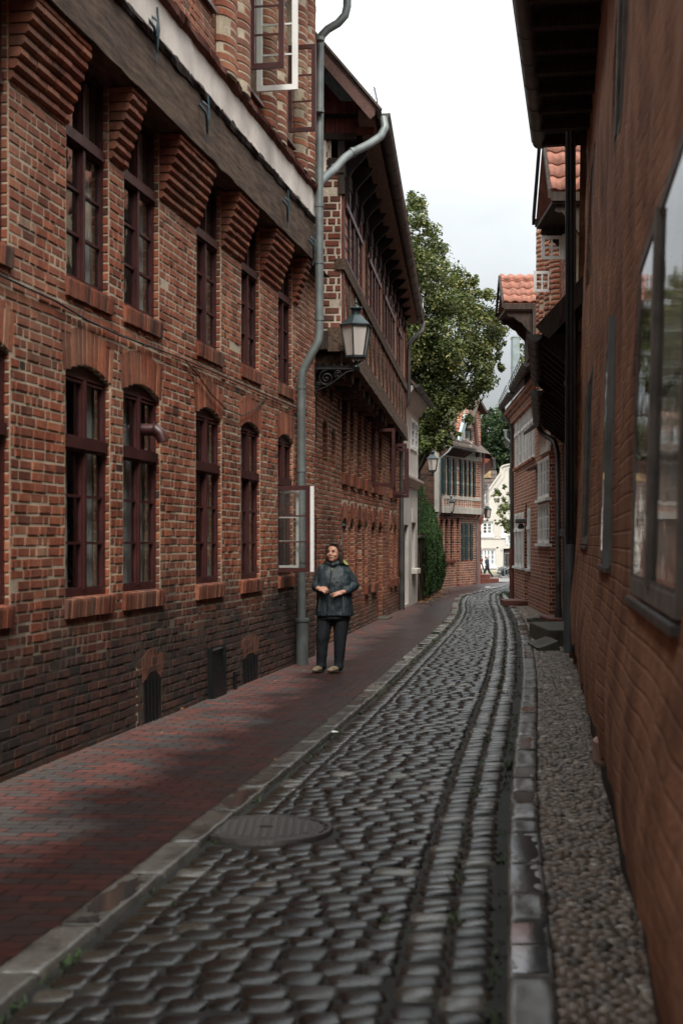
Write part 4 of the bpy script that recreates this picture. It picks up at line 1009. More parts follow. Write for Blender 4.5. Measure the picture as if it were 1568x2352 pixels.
mb = MB(); mb.prism([(-.36, 5.44), (3.2, 8.9), (6, 6), (6, 5.8), (3.2, 8.7), (-.36, 5.36)], 0, FC.len + .08, 0, (.5, .5, 0), 'x'); mb.build('roof', M['tile_dark'], Cc, FC)
window(Cc, FC, wu[0], wu[1], wu[2], wu[3], -.06, 0, 2, 3, None, 1, 'white_paint', fw=.06, depth=.1, cur=True)
w = window(Cc, FC, wl[0], wl[1], wl[2], wl[3], .10, 0, 1, 2, None, 1, 'zinc', fw=.04, cur=False)
mb = MB(); mb.bbox(wl[0] - .06, wl[1] + .06, -.14, .08, .82, .965, .015); mb.build('sill', M['plaster_far'], w, FC)
mb = MB(); mb.box(wl[0] - .05, wl[1] + .05, -.03, .02, 2.16, 2.5); mb.build('lintel_panel', M['plaster_white'], Cc, FC)
mb = MB(); mb.box(dr_[0], dr_[1], .2, .25, .08, 2.08); mb.box(dr_[0] + .15, dr_[1] - .15, .185, .2, .3, 1.0); mb.box(dr_[0] + .15, dr_[1] - .15, .185, .2, 1.15, 1.9); d_ = mb.build('door', M['wood_brown'], Cc, FC)
mb = MB(); mb.tube([(dr_[0] + .1, .2, 1.0), (dr_[0] + .1, .14, 1.0), (dr_[0] + .2, .14, 1.0)], .012, 6); mb.build('handle', M['zinc'], d_, FC)
# ------------------------------------------------------------------ garden wall
FW = Frame((2.06, 38.45), (3.30, 48.9)); W_ = thing('garden_wall', 'low dark brick garden wall with piers half hidden by ivy', 'wall', FW.M)
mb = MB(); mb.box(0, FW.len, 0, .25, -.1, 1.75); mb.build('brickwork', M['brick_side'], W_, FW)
for x in (6.6, 8.2, 9.9): mb = MB(); mb.box(x, x + .42, -.08, .3, -.1, 1.95); mb.prism([(x - .04, 1.95), (x + .46, 1.95), (x + .36, 2.06), (x + .06, 2.06)], -.12, .34); mb.build('pier', M['brick_side'], W_, FW)
mb = MB(); mb.bbox(-.0, FW.len, -.05, .3, 1.75, 1.83, .015); mb.build('coping', M['sandstone'], W_, FW)
# ------------------------------------------------------------------ timber-framed house with green shutters
FE = Frame((3.37, 49.4), (5.04, 53.0)); E = thing('timber_framed_house', 'pale timber-framed house with brick infill and bottle green shutters beyond the ivy', 'house', FE.M)
z3 = lambda x, y, d=0: FE.px(980 + .2083 * x, 918.6 + .2083 * y, d)
def rect(x0, x1, yt, yb, d=0):
    a, zt = z3(x0, yt, d); b, _ = z3(x1, yt, d); m_, zb = z3((x0 + x1) / 2, yb, d); _, zt = z3((x0 + x1) / 2, yt, d); return a, b, zb, zt
EL = FE.len
zbm0, zbm1 = z3(130, 1237)[1], z3(130, 1165)[1]
eav = z3(130, 590)[1]
JE = -.16
# lower wall
lowW = [rect(145, 176, 1345, 1770), rect(201, 236, 1345, 1768), rect(259, 295, 1345, 1765)]
lowS = [rect(376, 410, 1352, 1765), rect(420, 452, 1356, 1762), rect(470, 500, 1360, 1760)]
door = rect(326, 356, 1297, 2040)
zl = sum(r[2] for r in lowW) / 3; zt_ = sum(r[3] for r in lowW) / 3; zs_ = sum(r[2] for r in lowS) / 3; zst = sum(r[3] for r in lowS) / 3
Hs = [(r[0], r[1], zl, zt_, .12) for r in lowW] + [(r[0], r[1], zs_, zst) for r in lowS] + [(door[0], door[1], .05, door[3])]
mb = MB(); wall_boxes(mb, 0, EL, -.3, zbm0 + .05, 0, .25, Hs); mb.build('wall', M['brick_right'], E, FE)
mb = MB(); shell(mb, .05, EL - .05, 0, zbm0, .26, 3); mb.build('interior', M['room'], E, FE, recalc=False)
for h in Hs[:3]:
    w = window(E, FE, h[0], h[1], h[2], h[3], .08, h[4], 1, 4, None, 1, 'wood_dark', fw=.03, cur=False)
    sill_bricks(w, FE, h[0] - .03, h[1] + .03, h[2], .10, -.08, .1)
def shutter(r, y=-.03, name='shutter'):
    mb = MB(); a, b, z0, z1 = r; m_ = (a + b) / 2
    for p, q in ((a, m_ - .008), (m_ + .008, b)):
        mb.bbox(p, q, y, y + .035, z0, z1, .006)
        n = 3
        for i in range(n):
            za = z0 + .06 + (z1 - z0 - .06) * i / n; zb = z0 + (z1 - z0) * (i + 1) / n - .06; mb.box(p + .03, q - .03, y - .012, y, za, zb)
    return mb.build(name, M['green_paint'], E, FE)
for h in Hs[3:6]:
    w = window(E, FE, h[0], h[1], h[2], h[3], .05, 0, 1, 4, None, 1, 'white_paint', fw=.03, cur=False)
    shutter((h[0], h[1], h[2], h[3]), -.03)
mb = MB(); h = Hs[6]; mb.box(h[0], h[1], .14, .19, .05, h[3]); mb.box(h[0] + .04, h[1] - .04, .125, .14, .2, .9); mb.box(h[0] + .04, h[1] - .04, .125, .14, 1.05, 1.9); d_ = mb.build('door', M['wood_dark'], E, FE)
mb = MB(); mb.tube([(h[0] + .04, .13, 1.0), (h[0] + .04, .09, 1.0)], .012, 6); mb.build('handle', M['zinc'], d_, FE)
mb = MB(); mb.bbox(h[0] - .06, h[1] + .06, -.18, .1, 0.0, .09, .012); mb.build('doorstep', M['step_red'], E, FE)
# upper wall: brick panels, white timbers
ztop_l = z3(130, 590)[1]; xg = z3(350, 600)[0]
M['timber_white'] = simple('limewashed_timber', (.43, .39, .335), .8, 0, .18, 4, None, .3, 25)
mb = MB(); mb.box(0, EL, JE, .2, zbm0, ztop_l + .25); mb.build('upper_wall', M['brick_right'], E, FE)
# gable bay rising from the eaves
gpk = z3(440, 100)[1]; gx0, gx1 = xg, z3(516, 600)[0]
mb = MB(); mb.prism([(gx0, ztop_l + .25), (EL, ztop_l + .25), (EL - .05, gpk), (gx0 + .62 * (z3(440, 100)[0] - gx0) + .0, gpk + .05)], JE, .2); mb.build('gable_wall', M['brick_right'], E, FE)
def timber(name, x0, x1, za, zb, d=.02): mb = MB(); mb.bbox(x0, x1, JE - d, JE + .02, za, zb, .006, j=.004); return mb.build(name, M['timber_white'], E, FE)
timber('bottom_beam', -.02, EL + .02, zbm0 - .03, zbm0 + .22, .05)
upW = [rect(160, 201, 592, 1020, .16), rect(219, 259, 615, 1030, .16), rect(280, 317, 640, 1037, .16), rect(355, 390, 655, 1050, .16), rect(408, 436, 680, 1065, .16), rect(455, 480, 692, 1075, .16), rect(500, 527, 712, 1082, .16)]
zu0 = sum(r[2] for r in upW) / 7; zu1 = sum(r[3] for r in upW) / 7
for x0, x1, _, _ in upW:
    w = window(E, FE, x0 + .03, x1 - .03, zu0, zu1, JE - .02, 0, 1, 4, None, 1, 'green_paint', fw=.02, depth=.05, cur=False)
    shutter((x0 + .035, x1 - .035, zu0, zu1), JE - .05)
for za, zb in ((zu0 - .16, zu0 - .03), (zu1 + .03, zu1 + .17), (ztop_l + .02, ztop_l + .26)): timber('rail', 0.0, EL, za, zb)
ed = [0.0] + [(upW[i][1] + upW[i + 1][0]) / 2 for i in range(6)] + [EL - .05]
for i, x in enumerate(ed): timber('post', x - .022, x + .022, zbm0 + .2, zu1 + .05, .016)
for i in range(6):
    x = upW[i][1] + .01; x2 = upW[i + 1][0] - .01
    for f in (.30, .72): timber('nogging', x, x2, zu0 + (zu1 - zu0) * f, zu0 + (zu1 - zu0) * f + .09, .014)
    timber('stud', (upW[i][0] + upW[i][1]) / 2 - .025, (upW[i][0] + upW[i][1]) / 2 + .025, zbm0 + .2, zu0 - .12, .015)
gw = [rect(410, 441, 205, 415, .16), rect(461, 486, 232, 440, .16)]
for r in gw:
    window(E, FE, r[0], r[1], r[2], r[3], JE - .035, 0, 1, 3, None, 1, 'white_paint', fw=.02, depth=.05, cur=False); shutter(r, JE - .06)
    timber('rail', r[0] - .12, r[1] + .1, r[2] - .15, r[2] - .02)
for x in (gx0 + .15, (gw[0][1] + gw[1][0]) / 2, gw[1][1] + .08, (gx0 + gw[0][0]) / 2 + .1): timber('post', x - .03, x + .03, ztop_l + .26, gpk - .05, .016)
# roofs
def pantiles(mb, o, u, v, nrm, tw, tl, nu, nv, h=.035, c=(.5, .5, 0), m=0, seg=6):
    o, u, v, nrm = Vector(o), Vector(u).normalized(), Vector(v).normalized(), Vector(nrm).normalized()
    for j in range(nv):
        for i in range(nu):
            vs = []; dz = U(-.004, .004); rc = (R(), R(), 0)
            for e in (0, 1):
                for k in range(seg + 1):
                    t = k / seg; w = h * (.5 + .5 * math.cos(2 * math.pi * (t - .15))) * (1 if t < .95 else 1)
                    vs.append(o + u * ((i + t) * tw) + v * ((j + e * 1.12) * tl) + nrm * (w + dz + (.028 if e == 0 else .0)))
            lip = [vs[k] - nrm * .03 for k in range(seg + 1)]
            mb.mesh(vs + lip, [(k, k + 1, seg + 2 + k, seg + 1 + k) for k in range(seg)] + [(2 * (seg + 1) + k, 2 * (seg + 1) + k + 1, k + 1, k) for k in range(seg)], m, rc, True)
mb = MB(); e0, ez = z3(118, 480)[0], z3(140, 500)[1]; back = Vector((0, 1, .95)); 
pantiles(mb, (-.15, JE - .38, ez - .06), (1, 0, 0), back, (0, -.95, 1), .23, .30, int((gx0 + .35) / .23) + 1, 12); 
mb.face([(-.15, JE - .38, ez - .10), (EL, JE - .38, ez - .10), (EL, 3.2, ez + 3.3), (-.15, 3.2, ez + 3.3)]); mb.face([(-.15, 3.2, ez + 3.3), (EL, 3.2, ez + 3.3), (EL, 6.5, ez - .1), (-.15, 6.5, ez - .1)])
mb.build('roof', M['tile_dark'], E, FE, recalc=False)
mb = MB(); mb.prism([(JE - .36, ez - .14), (JE - .02, ez - .34), (JE + .1, ez - .34), (JE + .1, ez - .1)], -.1, gx0 + .12, 0, (.5, .5, 0), 'x'); mb.build('eaves_board', M['plaster_brown'], E, FE)
mb = MB(); mb.gutter((-.18, JE - .42, ez - .06), (gx0 + .22, JE - .42, ez - .10), .06); mb.build('gutter', M['zinc_dark'], E, FE)
fl = [z3(338, 498, .3), z3(368, 500, .3), z3(402, 200, .1), z3(375, 160, .1)]
mb = MB(); mb.prism([(p[0], p[1]) for p in fl], JE - .14, JE - .04); mb.prism([(gx0 + .02, ez - .12), (gx0 + .34, ez - .2), (gx0 + .1, ez + .12)], JE - .3, JE - .02); mb.build('flashing', M['copper_grey'], E, FE)
bb = [z3(515, 172, .2), z3(528, 172, .2), z3(573, 628, .2), z3(546, 628, .2)]
mb = MB(); mb.prism([(p[0], p[1]) for p in bb], JE - .10, JE - .02); mb.build('bargeboard', M['wood_brown'], E, FE)
pk = [z3(430, 118, .2), z3(500, 100, .2), z3(528, 172, .2), z3(515, 190, .2)]
mb = MB(); gm = (gx0 + EL) / 2 + .25; mb.prism([(gx0 + .25, gpk - .75), (gm, gpk + .45), (EL + .14, gpk + .0), (EL + .12, gpk - .10), (gm, gpk + .32), (gx0 + .30, gpk - .85)], JE - .22, 3.0); mb.build('gable_roof', M['tile_dark'], E, FE)
mb = MB(); mb.gutter((EL + .12, JE - .35, gpk - .02), (EL + .16, 2.5, gpk - .02), .06); mb.tube([(EL + .12, JE - .2, gpk - .08), (EL + .08, JE - .15, gpk - .25)], .035, 8); mb.build('gable_gutter', M['zinc_dark'], E, FE)
# end wall facing up the lane, downpipes
FEs = Frame((-1.0, 49.42), (3.37, 49.42)); mb = MB(); mb.box(0, 4.37, .0, .2, -.1, 3.05); mb.build('end_wall', M['plaster_brown'], E, FEs)
mb = MB(); mb.box(0, 4.37, .02, .2, 3.05, 5.6); mb.prism([(-3, 5.6), (4.3, 5.6), (1.4, 8.6)], .02, .2); mb.build('end_gable', M['brick_side'], E, FEs)
mb = MB(); mb.bbox(4.22, 4.40, -.05, .1, zbm0, 5.0, .01); mb.build('corner_post', M['timber_white'], E, FEs)
mb = MB(); a = z3(145, 900, .28)[0]; P0 = [(a + .28, JE - .42, ez - .12), (a + .2, JE - .36, ez - .25), (a, JE - .12, ez - .5), (a, JE - .12, zbm0 - .05), (a - .04, -.07, zbm0 - .28), (a - .04, -.07, .0)]
mb.tube(P0, .036, 9); mb.tube([(a - .04, -.07, z) for z in (1.15, .0)], .05, 9); mb.build('downpipe', M['zinc'], E, FE)
mb = MB(); a = EL - .06; mb.tube([(a + .05, JE - .12, gpk - 1.5), (a, JE - .12, zu1), (a, JE - .12, zbm0 + .1), (a - .12, -.08, zbm0 - .25), (a - .12, -.08, .0)], .036, 9); mb.build('downpipe', M['zinc'], E, FE)
# ------------------------------------------------------------------ thin red-brown house
FF = Frame((5.12, 53.3), (5.88, 60.0), 0); Fh = thing('red_rendered_house', 'slim rust red house with a white bay window past the green shutters', 'house', FF.M)
zf = lambda x, y, d=0: FF.px(980 + .2083 * x, 918.6 + .2083 * y, d)
jz = zf(590, 1300)[1]
mb = MB(); mb.box(0, FF.len, 0, 4, -.4, jz + .1); mb.build('wall', M['plaster_red'] if 'plaster_red' in M else simple('rust_red_render', (.26, .065, .038), .8, 0, .3, 3), Fh, FF)
RR = bpy.data.materials['rust_red_render']
ut = zf(580, 680)[1]
mb = MB(); mb.box(0, FF.len + .02, -.12, 3.9, jz + .1, ut); mb.build('upper_wall', RR, Fh, FF)
mb = MB(); 
for i in range(9): x = .3 + i * .78; mb.prism([(-.14, jz + .08), (0, jz - .3), (0, jz + .1)], x, x + .3, 0, (.5, .5, 0), 'x')
mb.build('jetty_corbels', RR, Fh, FF)
wz0, wz1 = zf(600, 1062, .2)[1], zf(600, 795, .2)[1]
mb = MB(); mb.box(FF.len - 1.9, FF.len - .2, -.34, -.12, wz0 - .06, wz0); mb.box(FF.len - 1.9, FF.len - .2, -.34, -.12, wz1, wz1 + .05); bw = mb.build('bay', M['white_paint'], Fh, FF)
window(Fh, FF, FF.len - 1.88, FF.len - .22, wz0, wz1, -.34, 0, 3, 3, None, 1, 'white_paint', fw=.05, depth=.06, cur='x')
window(Fh, Frame((FF.M @ Vector((FF.len - 1.9, -.12, 0))).to_2d(), (FF.M @ Vector((FF.len - 1.9, -.34, 0))).to_2d()), -.0, .22, wz0, wz1, 0, 0, 1, 3, None, 1, 'white_paint', fw=.03, depth=.05, cur=False)
mb = MB(); pantiles(mb, (-.1, -.5, ut - .02), (1, 0, 0), (0, 1, .8), (0, -.8, 1), .25, .32, 30, 11); mb.face([(-.1, -.5, ut - .06), (7.3, -.5, ut - .06), (7.3, 3, ut + 2.7), (-.1, 3, ut + 2.7)]); mb.face([(-.1, 3, ut + 2.7), (7.3, 3, ut + 2.7), (7.3, 6, ut), (-.1, 6, ut)]); mb.build('roof', M['clinker_tile'], Fh, FF, recalc=False)
mb = MB(); mb.prism([(-.46, ut - .08), (-.1, ut - .4), (0, ut - .4), (0, ut)], -.05, FF.len + .1, 0, (.5, .5, 0), 'x'); mb.build('eaves_board', RR, Fh, FF)
mb = MB(); mb.gutter((-.2, -.56, ut - .02), (FF.len + .2, -.56, ut - .05), .07); mb.build('gutter', M['zinc_dark'], Fh, FF)
for i, (xa, xb) in enumerate(((FF.len - 2.6, FF.len - 1.8), (FF.len - 1.3, FF.len - .5))):
    mb = MB(); mb.box(xa, xb, -.015, .0, .95, 2.1); w = mb.build('window', M['wood_dark'], Fh, FF)
    sill_bricks(w, FF, xa - .05, xb + .05, .95, .1, -.1, 0)
mb = MB(); mb.bbox(FF.len - 1.5, FF.len + .1, -.75, .0, gz(59) - .05, gz(59) + .16, .015); mb.bbox(FF.len - 1.3, FF.len - .1, -.4, 0, gz(59) + .16, gz(59) + .32, .015); mb.build('step', M['step_red'], Fh, FF)
# ------------------------------------------------------------------ white gabled house closing the view
FX = Frame((9.3, 116), (20.3, 116), -1.1); X = thing('gabled_house', 'cream gabled house numbered 16 closing the end of the lane', 'house', FX.M)
fx_ = lambda x, y: (lambda p: (p[0], p[1]))(FX.px(x, y))
r4 = lambda x0, x1, y0, y1: (fx_(x0, 0)[0], fx_(x1, 0)[0], fx_(0, y1)[1], fx_(0, y0)[1])
w1, w2, w3, dd = r4(1106, 1131.5, 1199, 1229), r4(1152.5, 1178, 1199, 1230), r4(1099, 1137, 1262, 1300), r4(1155.5, 1172, 1260, 1304)
gp = [fx_(1092, 1168), fx_(1148.5, 1087), fx_(1150, 1073), fx_(1156, 1069)]
top = fx_(0, 1066)[1]; xm = fx_(1195, 0)[0]
mb = MB(); Hh = [w1, w2, w3, (dd[0], dd[1], .1, dd[3])]
sp = fx_(0, 1169)[1]
wall_boxes(mb, 0, 11, -.3, sp, 0, .3, Hh); mir = lambda p: (2 * xm - p[0], p[1])
pl = [(gp[0][0], sp)] + gp[1:] + [(gp[3][0] + .5, top), (2 * xm - gp[3][0] - .5, top)] + [mir(p) for p in gp[:0:-1]] + [(2 * xm - gp[0][0], sp)]
mb.prism(pl, 0, .3); mb.build('wall', M['plaster_far'], X, FX)
mb = MB()
for p, q in zip(pl[:-1], pl[1:]): mb.beam((p[0], .1, p[1]), (q[0], .1, q[1]), .45, .10)
mb.build('gable_coping', M['plaster_far'], X, FX)
mb = MB()
for p, q in zip(pl[:3], pl[1:4]): mb.beam((p[0] + .32, -.03, p[1] - .25), (q[0] + .32, -.03, q[1] - .25), .05, .06)
mb.box(0, 11, -.05, .02, fx_(0, 1238)[1], fx_(0, 1236)[1]); mb.build('string_course', M['plaster_white'], X, FX)
mb = MB(); shell(mb, .1, 10.6, 0, sp - .1, .3, 4); mb.build('interior', M['room'], X, FX, recalc=False)
for r, c in ((w1, 2), (w2, 2), (w3, 4)):
    w = window(X, FX, r[0], r[1], r[2], r[3], .10, 0, c, 3, None, 1, 'white_paint', fw=.12, bar=.05, mull=.10 if c == 2 else .12, depth=.08, cur='x' if c == 4 else True)
    mb = MB(); mb.box(r[0] - .12, r[1] + .12, -.1, .1, r[2] - .2, r[2] - .01); mb.build('sill', M['white_paint'], w, FX)
    mb = MB(); t = .13
    for q in ((r[0] - t - .12, r[0] - .1, r[2] - .1, r[3] + .2), (r[1] + .1, r[1] + t + .12, r[2] - .1, r[3] + .2), (r[0] - t - .12, r[1] + t + .12, r[3] + .08, r[3] + .24)): mb.box(q[0], q[1], -.03, .01, q[2], q[3])
    mb.build('surround', M['plaster_far'], w, FX)
mb = MB(); mb.box(dd[0], dd[1], .2, .26, .1, dd[3]); [mb.box(dd[0] + .12 + k * .6, dd[0] + .55 + k * .6, .18, .2, .3 + j * .95, 1.05 + j * .95) for k in (0, 1) for j in (0, 1)]; d_ = mb.build('door', M['wood_dark'], X, FX)
mb = MB(); mb.tube([(dd[0] + .1, .2, 1.1), (dd[0] + .1, .12, 1.1), (dd[0] + .25, .12, 1.1)], .02, 6); mb.build('handle', M['zinc'], d_, FX)
mb = MB(); mb.box(0, 11, -.05, .02, -.2, .35); mb.build('plinth', simple('algae_plinth', (.33, .31, .20), .9, 0, .3, 2), X, FX)
cu = bpy.data.curves.new('house_number', 'FONT'); cu.body = '16'; cu.size = .17; cu.extrude = .008; cu.align_x = 'CENTER'
to = bpy.data.objects.new('house_number', cu); COL.objects.link(to); dg = bpy.context.evaluated_depsgraph_get(); me = bpy.data.meshes.new_from_object(to.evaluated_get(dg)); bpy.data.objects.remove(to)
o = bpy.data.objects.new('house_number', me); COL.objects.link(o); me.materials.append(M['iron']); o.parent = X; nx, nz_ = fx_(1151, 1266); o.matrix_basis = Matrix.Translation((nx, -.012, nz_)) @ Matrix.Rotation(math.radians(90), 4, 'X'); o['label'] = 'dark house number 16'
# its tiled main roof running off to the left, mossy ridge
zr0, zr1 = fx_(0, 1180)[1], fx_(0, 1077)[1]
mb = MB(); mb.mesh([(-6, .3, zr0), (3.6, .3, zr0), (3.6, 3.6, zr1), (-6, 3.6, zr1), (3.6, 7, zr0), (-6, 7, zr0)], [(0, 1, 2, 3), (3, 2, 4, 5), (1, 4, 2)])
for i in range(24):
    for j in range(11):
        x0 = -3.2 + i * .29; y0 = .3 + 3.3 * j / 11; z0 = zr0 + (zr1 - zr0) * j / 11
        mb.mesh([(x0, y0 - .02, z0 + .05), (x0 + .27, y0 - .02, z0 + .05), (x0 + .27, y0 + .34, z0 + .05 + (zr1 - zr0) / 11), (x0, y0 + .34, z0 + .05 + (zr1 - zr0) / 11)], [(0, 1, 2, 3)], 0, (R(), R(), 0))
mb.build('roof', M['tile_dark'], X, FX)
mb = MB(); n = 30
ragged(-3.5, 3.2, [(2.9, zr1 - .6), (3.3, zr1 - .15), (3.6, zr1 + .12), (3.9, zr1 - .1), (3.7, zr1 - .5)], .12, .15, 50).build('moss', M['moss_roof'], X, FX)
mb = MB(); mb.box(-6, 0, .35, 6, -.3, zr0); mb.build('side_wall', M['plaster_far'], X, FX)
mb = MB(); a, zt = fx_(1168.5, 1075); _, zb = fx_(1168.5, 1142); mb.box(a, a + .9, -.03, .01, zb, zt); mb.box(a + .12, a + .8, -.035, -.03, zb + .1, zt - .1, 1); w = mb.build('window', [M['iron'], M['room']], X, FX)
# raised pavement before it
mb = MB(); mb.box(0, 40, -3.2, 0, -.05, .14); 
o = mb.build('far_pavement', M['far_paving'], None, Frame((0, 116), (1, 116), gz(113))); structure(o, 'raised pavement along the foot of the cream house')
# ------------------------------------------------------------------ the red rendered house close on the right
random.seed(19)
FR = Frame((.145 * 19 + .33, 19.0), (.145 * -12 + .33, -12)); H = thing('rendered_house', 'bulging rust brown rendered house close on the right with dark eaves', 'house', FR.M)
RL = FR.len
u_ = lambda Y: (19.0 - Y) * RL / 31.0
lean = lambda v: Vector((v.x, v.y + .028 * v.z, v.z))         # the wall leans back as it rises
def render_mat():
    s = NT('rust_brown_render'); v = s.coord('Object')
    c = s.ramp(s.noise(v, 1.4, 7, .62), [(.28, (.10, .046, .029)), (.45, (.25, .116, .062)), (.58, (.38, .188, .108)), (.74, (.46, .262, .17))])
    c = s.mix(s.ramp(s.noise(s.coord('Object', (1, 1, .65)), 3.0, 7, .72), [(.50, 0.0), (.70, .75)]), c, (.085, .040, .027))
    c = s.mix(s.ramp(s.noise(s.coord('Object', (1, 1, .8)), 4.2, 7, .72, .6), [(.58, 0.0), (.78, .6)]), c, (.44, .27, .20))
    s.set(Base_Color=c, Roughness=.8, Specular_IOR_Level=.3)
    bt = s.N('ShaderNodeTexBrick'); s.L(s.coord('UV'), bt.inputs['Vector'])
    for k_, x_ in (('Scale', 1.0), ('Mortar Size', .010), ('Mortar Smooth', .8), ('Brick Width', .24), ('Row Height', .085)): bt.inputs[k_].default_value = x_
    h = s.math('ADD', s.noise(v, 9, 6, .65), s.math('SUBTRACT', s.math('MULTIPLY', s.noise(v, 45, 5, .6), .35), s.math('MULTIPLY', bt.outputs['Fac'], .35))); s.bump(h, .75, .04); return s.m
M['render_rust'] = render_mat()
M['frame_grey'] = simple('weathered_grey_frame', (.15, .14, .125), .7, 0, .4, 6, None, .3, 40)
RW = [(u_(6.25), u_(4.0), 1.42, 2.88), (u_(9.85), u_(8.45), 1.50, 3.0), (u_(15.6), u_(13.2), 1.62, 3.3)]
RU = [(u_(6.2), u_(4.4), 4.25, 5.7), (u_(9.9), u_(8.9), 4.25, 5.7), (u_(15.8), u_(14.6), 4.4, 5.8)]
ho = RW + RU
xs = sorted({0.0, RL} | {h[0] for h in ho} | {h[1] for h in ho}); zs = sorted({.0, 7.2} | {h[2] for h in ho} | {h[3] for h in ho})
def sub(P, st):
    o = []
    for a, b in zip(P, P[1:]):
        n = max(1, int(math.ceil((b - a) / st))); o += [a + (b - a) * i / n for i in range(n)]
    return o + [P[-1]]
gxs, gzs = sub(xs, .14), sub(zs, .12)
def bul(x, z):
    b = -.045 * noise.noise((x * .45, z * .5, 7)) - .018 * noise.noise((x * 1.9, z * 1.6, 2)) - .007 * noise.noise((x * 6, z * 5, 2))
    foot = -.10 * math.exp(-((z - .75) / .5) ** 2) * (.6 + .8 * max(0, noise.noise((x * .35, 3, 1))))
    return b + foot
zbot = lambda x: .42 + .17 * noise.noise((x * .9, 5, 5)) + .05 * noise.noise((x * 4, 2, 5))
mb = MB(); W = len(gxs); vs = []
for z in gzs:
    for x in gxs:
        zz = zbot(x) + (z / gzs[-1]) * (gzs[-1] - zbot(x)) if z < 1.2 else z
        if z < 1.2: zz = zbot(x) + z * (1.2 - zbot(x)) / 1.2
        vs.append((x, bul(x, zz), zz))
fs = []
for j in range(len(gzs) - 1):
    for i in range(W - 1):
        xm, zm = (gxs[i] + gxs[i + 1]) / 2, (gzs[j] + gzs[j + 1]) / 2
        if any(h[0] < xm < h[1] and h[2] < zm < h[3] for h in ho): continue
        fs.append((j * W + i, j * W + i + 1, (j + 1) * W + i + 1, (j + 1) * W + i))
mb.mesh(vs, fs, 0, (.5, .5, 0), True)
for i in range(W - 1): # underside lip
    a, b = vs[i], vs[i + 1]; mb.face([a, b, (b[0], .25, b[2]), (a[0], .25, a[2])])
for h in ho:           # reveals
    for x in (h[0], h[1]):
        zz = [z for z in gzs if h[2] <= z <= h[3]]
        for za, zb in zip(zz, zz[1:]): mb.face([(x, bul(x, za), za), (x, .2, za), (x, .2, zb), (x, bul(x, zb), zb)])
    for z in (h[2], h[3]):
        xx = [x for x in gxs if h[0] <= x <= h[1]]
        for xa, xb in zip(xx, xx[1:]): mb.face([(xa, bul(xa, z), z), (xa, .2, z), (xb, .2, z), (xb, bul(xb, z), z)])
mb.mesh([(0, -.05, .1), (0, 5, .1), (0, 5, 7.2), (0, .05, 7.2)], [(0, 1, 2, 3)])
mb.build('wall', M['render_rust'], H, FR, lean, recalc=True)
mb = MB(); n = 60; ring = []
for i in range(n):
    a, b = RL * i / n, RL * (i + 1) / n; y = .05 + .05 * noise.noise((a * .8, 1, 1)); y2 = .05 + .05 * noise.noise((b * .8, 1, 1))
    mb.mesh([(a, y, -.1), (b, y2, -.1), (b, y2 + .03, .75), (a, y + .03, .75)], [(0, 1, 2, 3)], 0, (.5, .5, 0), True)
mb.build('plinth', simple('tarred_plinth', (.012, .011, .010), .7, 0, .5, 3, None, .6, 25), H, FR)
mb = MB(); shell(mb, .05, RL, .2, 7.1, .30, 5); mb.build('interior', M['room'], H, FR, lean, recalc=False)
for k, h in enumerate(ho):
    near = k in (0, 3)
    w = window(H, FR, h[0] + .01, h[1] - .01, h[2] + .01, h[3] - .01, -.012 if k < 3 else .0, 0, 2, 2, None, 1, 'frame_grey', fw=.05, bar=.03, mull=.13, depth=.03, pane='pane_bright', py=.004, cur='x' if k == 0 else True, warp=lean)
    if k > 2: continue
    mb = MB(); mb.box(h[0] - .02, h[1] + .02, -.03, .15, h[2] - .035, h[2] - .005); mb.build('sill', M['zinc_dark'], w, FR, lean)
    if k in (1, 4):
        mb = MB(); mb.box(h[1] - .05, h[1] - .02, -.05, .0, h[2], h[3]); mb.build('sash', M['zinc'], w, FR, lean)
# eaves
toH = lambda p: tuple(FR.I @ Vector(p))
g1, g0 = Vector((2.66, 19.1, 7.03)), Vector((.72, 8.0, 7.03))
gl = [Vector((2.66, 19.1, 7.03)), Vector((1.80, 14.1, 7.03)), Vector((.62, 7.0, 7.03)), Vector((-.25, 1.5, 7.03)), Vector((-2.2, -12, 7.03))]
mb = MB()
for a, b in zip(gl, gl[1:]): mb.gutter(toH(b), toH(a), .10, clip=.8)
mb.build('gutter', M['zinc_dark'], H, FR)
mb = MB(); ww = lambda Y: Vector((.145 * Y + .33 + .2, Y, 0))
pts = [Vector((2.72, 19.1, 7.10)), Vector((1.86, 14.1, 7.10)), Vector((.68, 7, 7.10)), Vector((-.2, 1.5, 7.10)), Vector((-2.15, -12, 7.1))]; wl_ = [Vector((3.35, 19.1, 7.12)), Vector((2.63, 14.1, 7.12)), Vector((1.6, 7, 7.12)), Vector((.8, 1.5, 7.12)), Vector((-1.2, -12, 7.12))]
for i in range(4): mb.mesh([toH(pts[i]), toH(pts[i + 1]), toH(wl_[i + 1]), toH(wl_[i])], [(0, 1, 2, 3)])
for i in range(24):
    Y = 18.9 - i * .72; a = toH(Vector((.145 * Y + .40 + .18, Y, 7.02))); b = toH(Vector((.145 * Y - .25 + .18 + (19 - Y) * -.02, Y, 6.98))); mb.beam(a, b, .12, .14)
mb.build('soffit', M['wood_dark'], H, FR)
mb = MB()
rp = [Vector((2.62, 19.2, 7.16)), Vector((-2.3, -12, 7.16)), Vector((1.6, -12, 11.4)), Vector((6.6, 19.2, 11.4)), Vector((6.0, -12, 7)), Vector((11, 19.2, 7))]
mb.mesh([toH(p) for p in rp], [(0, 1, 2, 3), (3, 2, 4, 5)]); mb.mesh([toH(p + Vector((0, 0, -.12))) for p in rp], [(0, 1, 2, 3)])
mb.mesh([toH(p) for p in (rp[0], rp[3], rp[3] - Vector((0, 0, .14)), rp[0] - Vector((0, 0, .14)))], [(0, 1, 2, 3)]); mb.build('roof', M['tile_dark'], H, FR)
